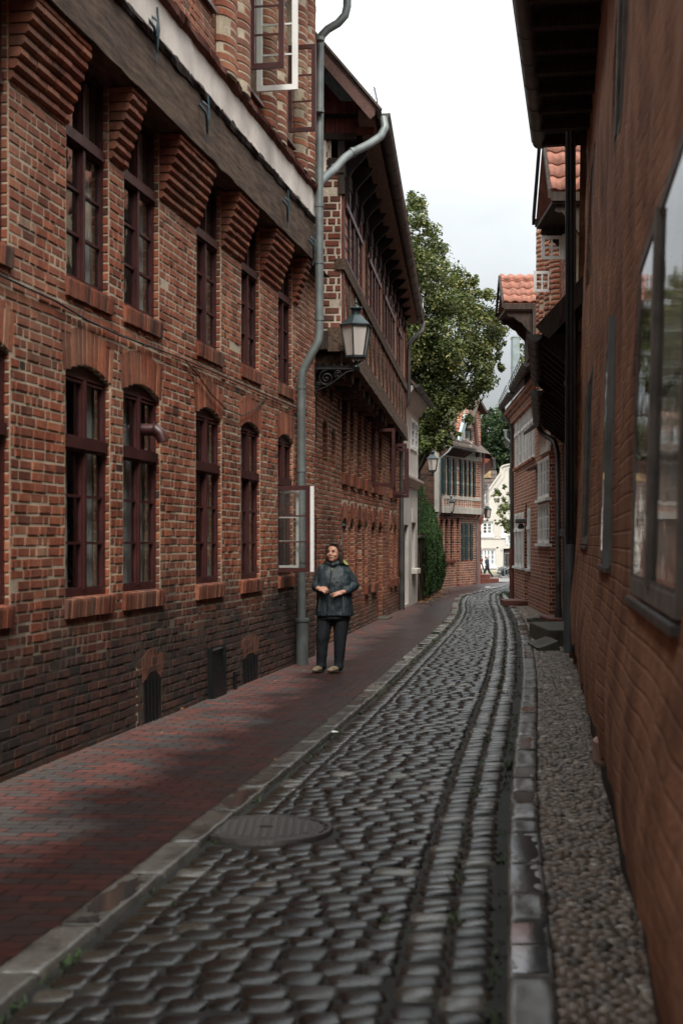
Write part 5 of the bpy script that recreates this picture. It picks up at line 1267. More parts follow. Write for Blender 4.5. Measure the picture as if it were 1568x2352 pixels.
mb = MB(); mb.mesh([toH(p) for p in (Vector((3.1, 19.05, 0)), Vector((10.5, 19.05, 0)), Vector((10.5, 19.05, 7.3)), Vector((6.6, 19.05, 11.2)), Vector((3.2, 19.05, 7.3)))], [(0, 1, 2, 3, 4)]); mb.build('gable_wall', M['render_rust'], H, FR)
mb = MB(); PP = [at(1216, 90, 17.6), at(1217, 130, 17.6), at(1226, 160, 17.7), at(1250, 185, 18.1), at(1284, 204, 18.6), at(1303, 225, 18.85), at(1309, 255, 18.9), at(1311, 700, 18.9), at(1308, 1255, 18.9), at(1306, 1500, 18.85)]
mb.tube([toH(p) for p in PP], .072, 14)
for y in (330, 880, 1130): p = at(1310, y, 18.9); mb.tube([toH(p - Vector((0, 0, .03))), toH(p + Vector((0, 0, .03)))], .084, 14)
mb.build('downpipe', simple('slate_grey_pipe', (.10, .115, .122), .45, .2, .25, 4), H, FR)
# service pipes on the far part of the wall, corner stone
mb = MB()
for x, r_ in ((1328, .022), (1336, .03)): mb.tube([toH(at(x, y, 16.0) + Vector((-.12, 0, 0))) for y in (300, 1250)], r_, 8)
mb.build('service_pipe', M['iron'], H, FR)
mb = MB(); c = at(1390, 1722, 8.6); mb.bbox(c.x - .06, c.x + .09, c.y - .09, c.y + .09, .30, .47, .02, j=.012); st = mb.build('corner_stone', simple('pale_pink_stone', (.42, .28, .24), .7, 0, .2, 8), H)
# ------------------------------------------------------------------ dark low-eaved houses behind it
FJ = Frame((4.28 + .32, 28.6), (.145 * 19.3 + .34, 19.3)); 
def low_house(name, label, Y0, Y1, ez, gx0, gx1, rake, wallm):
    F = Frame((.145 * Y1 + .36, Y1), (.145 * Y0 + .36, Y0)); T = thing(name, label, 'house', F.M); L = F.len; to = lambda p: tuple(F.I @ Vector(p))
    hl_ = [(L * .12, L * .30, 1.0, 2.5, .1), (L * .60, L * .78, 1.0, 2.5, .1), (L * .40, L * .52, .05, 2.2, .1)]
    mb = MB(); wall_boxes(mb, 0, L, -.1, ez - .05, .0, .25, hl_); mb.box(0, .2, .25, 6, -.1, ez); mb.box(L - .2, L, .25, 6, -.1, ez); mb.build('wall', wallm, T, F)
    mb = MB(); shell(mb, .2, L - .2, 0, ez - .1, .26, 5); mb.build('interior', M['room'], T, F, recalc=False)
    for h in hl_[:2]:
        w = window(T, F, h[0], h[1], h[2], h[3], .08, h[4], 2, 3, None, 1, 'wood_dark', fw=.05, cur=True); sill_bricks(w, F, h[0] - .04, h[1] + .04, h[2], .12, -.06)
    h = hl_[2]; mb = MB(); mb.box(h[0], h[1], .12, .18, .05, 2.3); mb.box(h[0] + .08, h[1] - .08, .10, .12, .3, 1.0); mb.box(h[0] + .08, h[1] - .08, .10, .12, 1.15, 2.0); d_ = mb.build('door', M['wood_brown'], T, F)
    mb = MB(); mb.tube([(h[0] + .08, .11, 1.05), (h[0] + .08, .05, 1.05), (h[0] + .18, .05, 1.05)], .013, 6); mb.build('handle', M['zinc'], d_, F)
    a, b = Vector(gx0), Vector(gx1)
    mb = MB(); mb.gutter(to(b), to(a), .10, clip=.8); mb.build('gutter', M['zinc_dark'], T, F)
    e0, e1 = a + Vector((.08, -.12, .10)), b + Vector((.08, .10, .10)); up = Vector((4.2, 0, 4.5))
    mb = MB(); q = [e0, e1, e1 + up, e0 + up]; d = Vector((.10, 0, -.10)); q2 = [p + d for p in q]; bk = [e0 + up, e1 + up, e1 + up + Vector((4.2, 0, -4.5)), e0 + up + Vector((4.2, 0, -4.5))]
    mb.mesh([to(p) for p in q + q2], [(0, 1, 2, 3), (4, 5, 6, 7), (0, 3, 7, 4), (1, 2, 6, 5), (0, 1, 5, 4)]); mb.mesh([to(p) for p in bk], [(0, 1, 2, 3)]); mb.build('roof', M['tile_dark'], T, F)
    mb = MB(); mb.beam(to(e0 + Vector((0, -.03, -.10))), to(e0 + up * .98 + Vector((0, -.03, -.10))), .05, .24); mb.build('bargeboard', M['wood_dark'], T, F)
    mb = MB(); m0, m1 = a + Vector((.1, 0, -.02)), b + Vector((.1, 0, -.02)); o1 = Vector((.62, 0, .05)); mb.mesh([to(p) for p in (m0, m1, m1 + o1, m0 + o1)], [(0, 1, 2, 3)])
    for i in range(8):
        p = a.lerp(b, (i + .3) / 8) + Vector((.1, 0, -.08)); mb.beam(to(p + Vector((.02, 0, .03))), to(p + Vector((.6, 0, -.45))), .10, .12)
    mb.build('soffit', M['wood_dark'], T, F)
    mb = MB(); mb.mesh([to(p) for p in (Vector((.145 * Y0 + .37, Y0 + .02, ez - .1)), Vector((8, Y0 + .02, ez - .1)), e0 + up + Vector((.1, .14, -.2)), e0 + Vector((.35, .14, -.0)))], [(0, 1, 2, 3)]); mb.build('gable_wall', M['wood_dark'], T, F)
    return T, F, to
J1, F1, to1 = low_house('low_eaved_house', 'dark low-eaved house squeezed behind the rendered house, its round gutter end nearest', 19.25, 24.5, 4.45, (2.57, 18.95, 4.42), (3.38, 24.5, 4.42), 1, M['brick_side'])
J2, F2, to2 = low_house('low_eaved_cottage', 'second dark low-eaved house with a grey end plate on its gutter', 24.6, 31.0, 4.25, (3.31, 24.1, 4.22), (4.24, 30.7, 4.22), 1, M['brick_right'])
mb = MB(); p0 = Vector((3.31, 24.06, 4.22)); n = 10; pts = [p0 + Vector((math.cos(math.pi + math.pi * q / n) * .108, 0, math.sin(math.pi + math.pi * q / n) * .108)) for q in range(n + 1)]
mb.mesh([to2(p) for p in pts] + [to2(p + Vector((0, .02, 0))) for p in pts], [tuple(range(n + 1)), tuple(range(2 * n + 1, n, -1))]); mb.build('gutter_end', M['zinc'], J2, F2)
mb = MB(); PP = [at(1236, 965, 30.5), at(1238, 985, 30.5), at(1246, 997, 30.4), at(1262, 1006, 30.0), at(1274, 1016, 29.2), at(1280, 1040, 28.4), at(1282, 1437, 28.0)]; mb.tube([to2(p) for p in PP], .055, 12)
p = at(1282, 1395, 28.0); mb.tube([to2(p), to2((p.x, p.y, 0))], .075, 12)
for y in (1235, 1342): p = at(1282, y, 28.0); mb.tube([to2(p - Vector((0, 0, .02))), to2(p + Vector((0, 0, .02)))], .068, 12)
mb.build('downpipe', M['zinc_dark'], J2, F2)
mb = MB(); PP = [at(1235, 872, 24.4), at(1262, 852, 24.2), at(1300, 858, 23.6)]; mb.tube([to1(p) for p in PP], .06, 10); mb.build('downpipe', M['zinc_dark'], J1, F1)
mb = MB(); p = at(1292, 1225, 25.5); mb.tube([to1(p + Vector((0, 0, -1.6))), to1(p + Vector((0, 0, 1.6)))], .02, 6); mb.bbox(*[v for ab in zip((Vector(to1(p)) - Vector((.06, .06, .06))), (Vector(to1(p)) + Vector((.06, .06, .06)))) for v in ab], .01); mb.build('service_box', M['zinc'], J1, F1)
# old moulded brick gable rising over the low eaves, with white casements and a hoist gable
FQ = Frame((4.32, 30.6), (3.87, 24.5)); Q = thing('brick_gable_house', 'tall gable of moulded red brick above the low eaves with two open white casements', 'house', FQ.M)
QL = FQ.len; qx = lambda x: FQ.X(x)
mb = MB(); mb.box(0, QL, .0, .3, 4.3, 8.4); mb.box(0, .3, .3, 4, 4.3, 8.4); mb.box(QL - .3, QL, .3, 4, 4.3, 8.4)
brick_field(mb, 0, QL, 4.6, 8.4, 0, [], keep=None, m=1)
for xc, rw in ((.22, .17), (.85, .15), (1.25, .17), (2.4, .16), (2.8, .17), (4.1, .17), (4.6, .17)):
    z = 4.6
    while z < 8.38:
        c = (min(1, max(0, random.gauss(.66, .15))), R(), 0); n = 7; rr = rw + U(-.008, .004)
        ring = lambda zz, r: [(xc + math.cos(math.pi + math.pi * q / n) * r, math.sin(math.pi + math.pi * q / n) * r * .9, zz) for q in range(n + 1)]
        vs = ring(z + .007, rr - .012) + ring(z + .010, rr) + ring(z + .082, rr) + ring(z + .086, rr - .012); w_ = n + 1
        mb.mesh(vs, [(k * w_ + q, k * w_ + q + 1, (k + 1) * w_ + q + 1, (k + 1) * w_ + q) for k in range(3) for q in range(n)], 1, c, True); z += .097
    ring = [(xc + math.cos(math.pi + math.pi * q / 7) * (rw - .007), math.sin(math.pi + math.pi * q / 7) * (rw - .007) * .9) for q in range(8)]; mb.prism(ring, 4.6, 8.38, 0, (.5, .5, 0), 'z')
mb.build('wall', [M['mortar'], M['brick']], Q, FQ)
mb = MB(); mb.prism([(-.1, 8.38), (QL / 2, 11.2), (QL + .1, 8.38), (QL + .1, 8.3), (-.1, 8.3)], .5, 4.5); mb.build('roof', M['clinker_tile'], Q, FQ)
for (xl, xr, yt, yb, Yq) in ((1243, 1291, 541, 595, 27.3), (1225, 1264, 622, 670, 29.6)):
    Yq = (FQ.M @ Vector((FQ.X(xr, .06), 0, 0))).y; pz = at((xl + xr) / 2, yb, Yq); pt = at((xl + xr) / 2, yt, Yq); wd = (xr - xl) / 3267 * Yq
    u0 = (FQ.I @ Vector(at(xr, yb, Yq))).x; y0 = (FQ.I @ Vector(at(xr, yb, Yq))).y
    mb = MB(); mb.box(u0 - .05, u0 + .05, min(y0, -.02), .05, pz.z - .02, pt.z + .02); wf = mb.build('window', M['white_paint'], Q, FQ)
    casement(wf, FQ, u0, y0, pz.z, pt.z, wd, 86, 2, 2, 'white_paint', sw=.055, bar=.03)
# hoist gables
def hoist(parent, F, Y, xw, xo, ze, zr, w, label=None):
    # small tiled gable projecting over the street from wall position xw out to xo at depth Y
    A0 = Frame((xo, Y - w / 2), (xw, Y - w / 2)); l = A0.len; t = 1.3
    mb = MB(); sl = (zr - ze); 
    pantiles(mb, (-.02, 0, ze), (1, 0, 0), (0, w / 2, sl), (0, -sl, w / 2), .235, .30, int(l / .235) + 4, int(math.hypot(w / 2, sl) / .30) + 1, .05)
    mb.face([(0, 0, ze - .02), (l + 1, 0, ze - .02), (l + 1, w / 2, zr - .02), (0, w / 2, zr - .02)]); mb.face([(0, w, ze - .02), (l + 1, w, ze - .02), (l + 1, w / 2, zr - .02), (0, w / 2, zr - .02)])
    for i in range(int(l / .3) + 2): mb.tube([(i * .3, w / 2, zr + .02), (i * .3 + .33, w / 2, zr + .035)], .09, 8, 0, (R(), R(), 0))
    rf = mb.build('hoist_roof', M['clinker_tile'], parent, A0, recalc=False)
    mb = MB(); mb.prism([(-.03, ze - .12), (-.03, ze + .03), (w / 2, zr + .12), (w + .03, ze + .03), (w + .03, ze - .12), (w / 2, zr - .06)], -.07, -.02, 0, (.5, .5, 0), 'x'); mb.build('hoist_bargeboard', M['wood_dark'] if ze < 7.6 else M['wood_green'], parent, A0)
    mb = MB(); mb.box(-.02, l + .6, -.02, .02, ze - .16, ze - .02); mb.box(-.02, l + .6, w - .02, w + .02, ze - .16, ze - .02); mb.box(0, l + .3, .02, w - .02, ze - .20, ze - .14); mb.build('hoist_fascia', M['wood_dark'], parent, A0)
    mb = MB(); n = 10
    for y in (.08, w - .16):
        pr = [(l + .05, ze - .2), (-.02 + .1, ze - .2)] + [(l * (.1 + .88 * (q / n)) , ze - .30 - .62 * (q / n) ** 1.7 - .02 * math.sin(q * 2.2)) for q in range(n + 1)]
        mb2_ = MB(); mb2_.prism(pr, y, y + .1); mb2_.prism([(l - .02, ze - .2), (l + .16, ze - .2), (l + .16, ze - 1.7), (l - .02, ze - 1.7)], y - .01, y + .11); mb2_.build('hoist_bracket', M['wood_dark'], parent, A0)
M['wood_green'] = simple('weathered_green_board', (.10, .095, .06), .8, 0, .4, 5, None, .4, 25)
hoist(Q, FQ, 23.9, 4.0, 3.40, 7.32, 8.7, 1.9)
# ------------------------------------------------------------------ red brick house with white barred windows
FT = Frame((4.97, 41.1), (4.57, 31.3)); K = thing('red_brick_house', 'red brick house with rows of white small-paned windows where the lane bends', 'house', FT.M)
TL = FT.len; tx = lambda x: FT.X(x)
up_ = [(tx(a), tx(b), 3.72, 5.08, 0) for a, b in ((1184, 1190), (1192, 1198), (1200.5, 1206), (1207.4, 1212.9), (1214.6, 1220.2), (1222.6, 1229))]
lw_ = [(tx(a), tx(b), .98, 2.44, 0) for a, b in ((1182.8, 1189), (1191.2, 1197.4), (1199.5, 1203))] + [(tx(1212), tx(1217.8), .98, 2.5, 0)]
rt = [(tx(a), tx(b), za, zb, 0) for a, b in ((1236, 1247), (1248.8, 1261)) for za, zb in ((1.62, 2.52), (2.64, 3.55))]
dr2 = (tx(1204.5), tx(1211), .12, 2.35, .35)
mb = MB(); wall_boxes(mb, 0, TL, -.15, 5.25, 0, .3, up_ + lw_ + rt + [dr2]); mb.box(TL - .3, TL, .3, 5, -.1, 5.25); mb.box(0, .3, .3, 5, -.1, 5.25)
mb.build('wall', M['brick_right'], K, FT)
mb = MB(); shell(mb, .3, TL - .3, 0, 5.2, .31, 5); mb.build('interior', M['room'], K, FT, recalc=False)
random.seed(3)
for k, h in enumerate(up_ + lw_ + rt):
    tr = [h[2] + (h[3] - h[2]) * .68] if k < 10 else None
    w = window(K, FT, h[0], h[1], h[2], h[3], -.02, 0, 2, 3, tr, 2, 'white_paint', fw=.05, bar=.03, mull=.07, depth=.05, py=.016, cur='x' if k > 9 else False)
    mb = MB(); mb.box(h[0] - .04, h[1] + .04, -.09, .05, h[2] - .07, h[2] - .005); mb.build('sill', M['brick_right'] if k < 6 else M['white_paint'], w, FT)
mb = MB(); h = dr2; mb.box(h[0], h[1], .22, .27, .12, 2.4); mb.box(h[0] + .1, h[1] - .1, .205, .22, .3, 1.1); mb.box(h[0] + .1, h[1] - .1, .205, .22, 1.25, 2.1); d_ = mb.build('door', M['wood_dark'], K, FT)
mb = MB(); mb.tube([(h[0] + .1, .21, 1.1), (h[0] + .1, .15, 1.1), (h[0] + .22, .15, 1.1)], .012, 6); mb.build('handle', M['zinc'], d_, FT)
mb = MB(); mb.bbox(tx(1201.5), tx(1211.6) + .1, -.62, .0, -.02, .15, .015, j=.01); mb.build('doorstep', M['step_red'], K, FT)
mb = MB(); mb.prism([(-.0, 5.0), (-.10, 5.06), (-.12, 5.20), (-.26, 5.30), (-.28, 5.42), (.3, 5.42), (.3, 5.0)], -.02, TL, 0, (.5, .5, 0), 'x'); mb.build('cornice', M['brick_right'], K, FT)
toK = lambda p: tuple(FT.I @ Vector(p))
ga, gb = Vector((4.64, 41.4, 5.56)), Vector((4.03, 31.0, 5.56)); gm = ga.lerp(gb, .46)
mb = MB(); mb.gutter(toK(ga), toK(gm + Vector((0, 0, -.05))), .085, clip=.6); mb.gutter(toK(gm + Vector((.02, -.05, .04))), toK(gb), .085, clip=.6); mb.build('gutter', M['zinc_dark'], K, FT)
mb = MB(); e0, e1 = ga + Vector((.05, .1, .1)), gb + Vector((.05, -.1, .1)); u2 = Vector((4.0, -.15, 4.4)); mb.mesh([toK(p) for p in (e0, e1, e1 + u2, e0 + u2)], [(0, 1, 2, 3)]); mb.mesh([toK(p + Vector((.05, 0, -.1))) for p in (e0, e1, e1 + u2, e0 + u2)], [(0, 1, 2, 3)]); mb.mesh([toK(p) for p in (e0 + u2, e1 + u2, e1 + u2 + Vector((4, 0, -4.4)), e0 + u2 + Vector((4, 0, -4.4)))], [(0, 1, 2, 3)]); mb.build('roof', M['clinker_tile'], K, FT)
mb = MB()
for a, b in ((ga, gm), (gm, gb)):
    for dz in (.06, .16): mb.tube([toK(a + Vector((-.09, -.3, dz))), toK(b + Vector((-.09, .3, dz)))], .008, 5)
    for i in range(9): p = a.lerp(b, .05 + i * .11); mb.tube([toK(p + Vector((-.06, 0, 0))), toK(p + Vector((-.10, 0, .17)))], .007, 5)
mb.build('snow_guard', M['iron'], K, FT)
mb = MB(); PP = [at(1154, 936, 41.2), at(1157, 950, 41.2), at(1161, 961, 41.15), at(1171, 970, 41.1), at(1175.5, 985, 41.1), at(1175.5, 1250, 41.1), at(1175.5, 1376, 41.1)]; mb.tube([toK(p) for p in PP], .062, 12); mb.build('downpipe', M['zinc_dark'], K, FT)
p = at(1175.5, 1310, 41.05); mb = MB(); mb.tube([toK((p.x, p.y, z)) for z in (1.45, -.05)], .075, 12)
for z in (1.45, .9, .35): mb.tube([toK((p.x, p.y, z - .03)), toK((p.x, p.y, z + .03))], .088, 12)
mb.build('standpipe', simple('rust_red_iron', (.16, .052, .038), .5, .1, .3, 4), K, FT)
mb = MB(); p = at(1206, 1197, 36.9); q = toK(p); mb.bbox(q[0] - .22, q[0] + .16, -.28, 0, q[2] - .05, q[2] + .06, .02, j=.015); mb.tube([(q[0] - .05, -.14, q[2] - .06), (q[0] - .05, -.14, q[2] - .15), (q[0] - .05, -.14, q[2] - .2)], [.05, .09, .06], 9); mb.build('door_lamp', M['zinc_dark'], K, FT)
mb = MB(); mb.box(tx(1243), tx(1262), -.05, .02, 3.66, 4.15); mb.build('lintel_panel', M['plaster_band'], K, FT)
mb = MB(); mb.prism([(-.34, 4.18), (-.36, 4.24), (.0, 4.50), (.0, 4.40)], tx(1236), tx(1262), 0, (.5, .5, 0), 'x'); mb.prism([(-.22, 3.35), (-.24, 3.40), (.0, 3.5), (.0, 3.42)], tx(1229), tx(1234), 0, (.5, .5, 0), 'x'); mb.build('canopy', M['tile_dark'], K, FT)
# hoist gable with its brick cheek, metal flue
hoist(K, FT, 35.0, 4.72, 3.93, 7.42, 8.10, 1.5)
Fc_ = Frame((4.62, 34.25), (5.6, 34.25)); mb = MB(); mb.box(.06, 1.0, 0, .15, 5.6, 7.3); mb.build('hoist_cheek', M['brick_right'], K, Fc_)
mb = MB(); mb.box(-.02, .07, -.03, 1.55, 5.4, 7.3); mb.build('hoist_post', M['wood_dark'], K, Fc_)
# the house after it: only its gutter, chimney and roof edge reach past
FZ = Frame((6.45, 51.0), (5.36, 42.2)); Z_ = thing('chimney_house', 'house mostly hidden past the bend with a tall flat grey-green chimney', 'house', FZ.M)
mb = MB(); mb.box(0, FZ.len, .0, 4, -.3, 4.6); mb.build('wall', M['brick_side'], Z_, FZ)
mb = MB(); mb.prism([(-.1, 4.75), (3.2, 8.0), (7, 4.6), (7, 4.4), (3.2, 7.8), (-.1, 4.6)], 0, FZ.len, 0, (.5, .5, 0), 'x'); mb.build('roof', M['zinc_dark'], Z_, FZ)
ZG = [at(1155, 992, 44.0), at(1155, 992, 50.0)]
mb = MB(); p = at(1160, 986, 43.5); q = FZ.I @ p; mb.gutter((0, q.y, q.z), (q.x, q.y, q.z), .07); mb.tube([(q.x - .05, q.y, q.z - .05), (q.x - .05, q.y, q.z - .25), (q.x - .05, q.y + .16, q.z - .42), (q.x - .05, q.y + .26, q.z - .5)], .045, 10); mb.build('gutter', M['zinc'], Z_, FZ)
c0, c1 = at(1177, 900, 46.0), at(1193, 771, 46.0); Fz2 = Frame((c0.x, 46), (c1.x, 46)); mb = MB(); mb.bbox(0, Fz2.len, 0, .5, 5.0, c1.z, .01); mb.box(-.015, Fz2.len + .015, -.015, .515, c1.z - .05, c1.z + .0); mb.box(-.008, Fz2.len + .008, -.008, .508, c1.z - 1.0, c1.z - .97); mb.build('chimney', M['copper_grey'], Z_, Fz2)
# ------------------------------------------------------------------ steps and hatch on the pebbles
def block(name, label, cat, x0, x1, y0, y1, h, mat, px=None, slope=0):
    mb = MB(); mb.bbox(x0, x1, y0, y1, -.06, h, .018, j=.012); o = mb.build(name, mat); tag(o, label, cat); return o
a = at(1256, 1438, 27.9); block('red_step', 'dark red stone step on the pebbles under the black downpipe', 'step', a.x, a.x + .5, 27.6, 28.9, .17, M['step_red'])
a = at(1263, 1486, 22.4); block('stone_step', 'high mossy stone doorstep at the end of the rendered house', 'step', 3.24, 4.0, 22.3, 24.6, .27, M['sandstone'])
mb = MB(); mb.prism([(2.98, -.05), (2.95, .05), (3.05, .075), (3.26, .16), (3.30, -.05)], 21.4, 22.6); o = mb.build('sloping_slab', M['sandstone']); tag(o, 'worn sloping stone slab leaning against the high doorstep', 'slab')
cw = thing('cellar_hatch', 'low black cellar grating framed in stone on the pebbles', 'hatch', loc=(3.98, 28.6, 0))
Fq = Frame((3.80, 28.4), (4.8, 28.4)); mb = MB(); mb.box(0, .34, 0, .06, -.02, .09); mb.box(0, .34, .74, .80, -.02, .09); mb.box(0, .05, .06, .74, -.02, .09); mb.box(.29, .34, .06, .74, -.02, .09); mb.build('frame', M['sandstone'], cw, Fq)
mb = MB(); [mb.box(.05, .29, .08 + i * .07, .10 + i * .07, .06, .08) for i in range(10)]; mb.build('grate', M['iron'], cw, Fq)
# ------------------------------------------------------------------ wall lanterns
random.seed(4)
M['lamp_metal'] = simple('blue_black_lantern_metal', (.035, .050, .054), .42, .4, .25, 8)
M['lamp_glass'] = simple('frosted_lantern_glass', (.50, .46, .42), .35, 0, .12, 6, None, .25, 120, .6, (1, 1, .05))
def make_lantern(label, M0):
    T = thing('wall_lantern', label, 'street lamp', M0, group='lanterns on iron wall brackets')
    F = WORLD; ax = .59
    def loc(mb, name, mat, par=T):
        o = mb.build(name, mat); o.parent = par; return o
    # bracket: plate, arm, scrolls
    mb = MB(); mb.bbox(-.02, .02, -.04, .04, -.34, .10, .008); mb.bbox(.02, ax + .06, -.018, .018, .0, .032, .006); mb.bbox(.02, ax - .02, -.012, .012, .045, .056, .003)
    def spiral(cx, cz, r0, r1, a0, a1, rt=.012, n=26): mb.tube([(cx + (r0 + (r1 - r0) * i / n) * math.cos(a0 + (a1 - a0) * i / n), 0, cz + (r0 + (r1 - r0) * i / n) * math.sin(a0 + (a1 - a0) * i / n)) for i in range(n + 1)], rt, 6)
    spiral(.17, -.12, .115, .02, math.pi * .5, math.pi * 4.2); spiral(.34, -.06, .06, .012, math.pi * 1.3, math.pi * -2.0, .009); spiral(.05, -.22, .05, .01, 0, math.pi * 3, .008)
    mb.tube([(.02, 0, -.30), (.12, 0, -.26), (.24, 0, -.20), (.34, 0, -.12), (.46, 0, -.03), (ax, 0, .0)], .012, 6); mb.lathe([(.012, -.02), (.03, 0), (.012, .02)], .17, 0, -.12, 8)
    for i in range(5): mb.lathe([(.004, -.012), (.012, 0), (.004, .012)], .08 + i * .1, 0, .07, 6)
    loc(mb, 'bracket', M['iron'])
    mb = MB(); z = .03
    mb.lathe([(.05, z), (.055, z + .02), (.03, z + .04), (.022, z + .09), (.03, z + .10)], ax, 0, 0, 10)
    for k in range(6):
        a = k * math.pi / 3 + .3; mb.tube([(ax + .03 * math.cos(a), .03 * math.sin(a), z + .06), (ax + .10 * math.cos(a), .10 * math.sin(a), z + .11), (ax + .14 * math.cos(a), .14 * math.sin(a), z + .155)], .008, 5)
    loc(mb, 'neck', M['lamp_metal'])
    mb = MB(); z0, z1 = .185, .625; r0, r1 = .145, .225
    H6 = lambda r, zz, o=0: [(ax + r * math.cos(k * math.pi / 3 + .3 + o), r * math.sin(k * math.pi / 3 + .3 + o), zz) for k in range(6)]
    b0, b1 = H6(r0, z0), H6(r1, z1)
    for k in range(6):
        mb.beam(b0[k], b1[k], .016, .016); mb.beam(b0[k], b0[(k + 1) % 6], .022, .03); mb.beam(b1[k], b1[(k + 1) % 6], .022, .022)
    mb.lathe([(.145, z0 - .025), (.15, z0 - .005), (.05, z0 - .004)], ax, 0, 0, 6, a0=.3); loc(mb, 'frame', M['lamp_metal'])
    mb = MB(); i0, i1 = H6(r0 - .008, z0 + .008), H6(r1 - .008, z1 - .005)
    for k in range(6): mb.face([i0[k], i0[(k + 1) % 6], i1[(k + 1) % 6], i1[k]])
    loc(mb, 'glass', M['lamp_glass'])
    mb = MB(); prof = [(.245, z1 - .012), (.25, z1 + .008), (.215, z1 + .03), (.15, z1 + .085), (.085, z1 + .15), (.068, z1 + .165), (.062, z1 + .23), (.085, z1 + .236), (.088, z1 + .25), (.05, z1 + .275), (.022, z1 + .29), (.016, z1 + .31), (.028, z1 + .33), (.018, z1 + .352), (.006, z1 + .36), (.004, z1 + .405)]
    mb.lathe(prof[:6], ax, 0, 0, 6, sm=False, a0=.3); mb.lathe(prof[5:], ax, 0, 0, 12)
    for k in range(12): a = k * math.pi / 6; mb.lathe([(.008, 0), (.016, .012), (.004, .03)], ax + .086 * math.cos(a), .086 * math.sin(a), z1 + .238, 5)
    loc(mb, 'cap', M['lamp_metal']); return T
p = at(722, 850, 20.25)
L1 = make_lantern('big blue-black lantern under the jetty beside the grey rain pipe', Matrix.Translation((p.x, 20.22, 4.10)))
for (x, y, Y, sc_, lab, rot) in ((993, 1092, 38.35, .72, 'second lantern, hanging before the dark end wall above the ivy', 0), (1033.7, 1185, 50.0, .78, 'third lantern, in front of the green shuttered timber house', 0), (1119, 1197, 60.0, .80, 'smallest lantern, in front of the cream house at the end', 0)):
    c = copy_tree(L1); q = at(x, y, Y); c.matrix_basis = Matrix.Translation((q.x - .59 * sc_, q.y, q.z)) @ Matrix.Diagonal((sc_, sc_, sc_, 1)); c['label'] = lab
# ------------------------------------------------------------------ sign, barrier, car
S_ = thing('road_sign', 'square white zone sign on a post before the cream house', 'road sign', loc=(12.9, 108.5, gz(108.5)))
Fs_ = Frame((12.9, 108.5), (13.9, 108.5), gz(108.5)); zc = at(0, 1241.5, 108.5).z - gz(108.5)
M['sign_white'] = simple('sign_white', (.62, .63, .62), .4); M['sign_dark'] = simple('sign_dark', (.06, .07, .08), .5)
mb = MB(); mb.tube([(.18, .05, 0), (.18, .05, zc + .45)], .035, 10); mb.build('post', M['zinc'], S_, Fs_)
pl = [(-.5 + .1 + .0, 0)]
def rsq(cx, cz, h, r): return [(cx + sx * (h - r) + r * math.cos(a0 + a), cz + sz * (h - r) + r * math.sin(a0 + a)) for (sx, sz, a0) in ((1, 1, 0), (-1, 1, math.pi / 2), (-1, -1, math.pi), (1, -1, math.pi * 1.5)) for a in (0, .52, 1.05, 1.57)]
mb = MB(); mb.prism(rsq(-.02, zc, .38, .06), -.01, .01); pt = mb.build('plate', M['sign_white'], S_, Fs_)
mb = MB(); mb.tube([(-.02 + .375 * (1 if a[0] > -.02 else -1) * 0 + a[0], -.014, a[1]) for a in rsq(-.02, zc, .36, .06)] + [(rsq(-.02, zc, .36, .06)[0][0], -.014, rsq(-.02, zc, .36, .06)[0][1])], .012, 5)
mb.tube([(.03 + .19 * math.cos(i * math.pi / 12), -.014, zc + .06 + .19 * math.sin(i * math.pi / 12)) for i in range(25)], .022, 6); mb.beam((-.30, -.016, zc - .32), (.26, -.016, zc + .20), .01, .08, up=(0, 1, 0)); mb.build('symbol', M['sign_dark'], pt, Fs_)
mb = MB(); mb.box(.02, .36, -.01, .01, zc - .78, zc - .50); mb.build('lower_plate', M['sign_white'], S_, Fs_)
Bq = Frame((12.27, 107.0), (15.0, 107.2), gz(107)); b_ = thing('metal_barrier', 'grey tubular metal barrier fence at the bend before the dark car', 'fence', Bq.M)
zt = at(0, 1271, 107).z - gz(107); 
mb = MB(); mb.tube([(0, 0, .05), (0, 0, zt), (2.6, 0, zt), (2.6, 0, .05)], .035, 8); mb.tube([(0, 0, .22), (2.6, 0, .22)], .03, 8); mb.build('frame', M['zinc'], b_, Bq)
mb = MB(); [mb.tube([(.24 * i, 0, .22), (.24 * i, 0, zt)], .016, 6) for i in range(1, 11)]; mb.build('bars', M['zinc'], b_, Bq)
mb = MB(); mb.bbox(-.3, .3, -.2, .2, -.03, .14, .02); mb.build('foot', M['granite'], b_, Bq)
# parked car, its front showing past the corner
p = at(1144, 1322, 111.0); CM = Matrix.Translation((12.35, 111.2, gz(111))) @ Matrix.Rotation(math.radians(12), 4, 'Z')
CAR = thing('parked_car', 'dark blue-black car parked before the cream house, only its nose showing', 'car', CM)
M['car_paint'] = simple('dark_car_paint', (.008, .014, .018), .22, .2, .1, 2, spec=.7); M['tyre'] = simple('tyre_rubber', (.012, .012, .012), .85); M['rim'] = simple('alloy_rim', (.4, .4, .4), .35, .7); M['lens'] = simple('headlamp_lens', (.7, .74, .76), .12, 0, .05)
st = [(0.0, .30, .62, .62, .55), (.12, .22, .74, .74, .74), (.45, .20, .86, .84, .82), (1.05, .20, .96, .94, .86), (1.35, .20, 1.02, 1.04, .87), (1.95, .20, .98, 1.40, .88), (2.6, .20, .97, 1.46, .88), (3.3, .20, .97, 1.40, .87), (3.8, .22, .97, 1.08, .85), (4.15, .30, .90, .96, .76)]
mb = MB(); rings = []
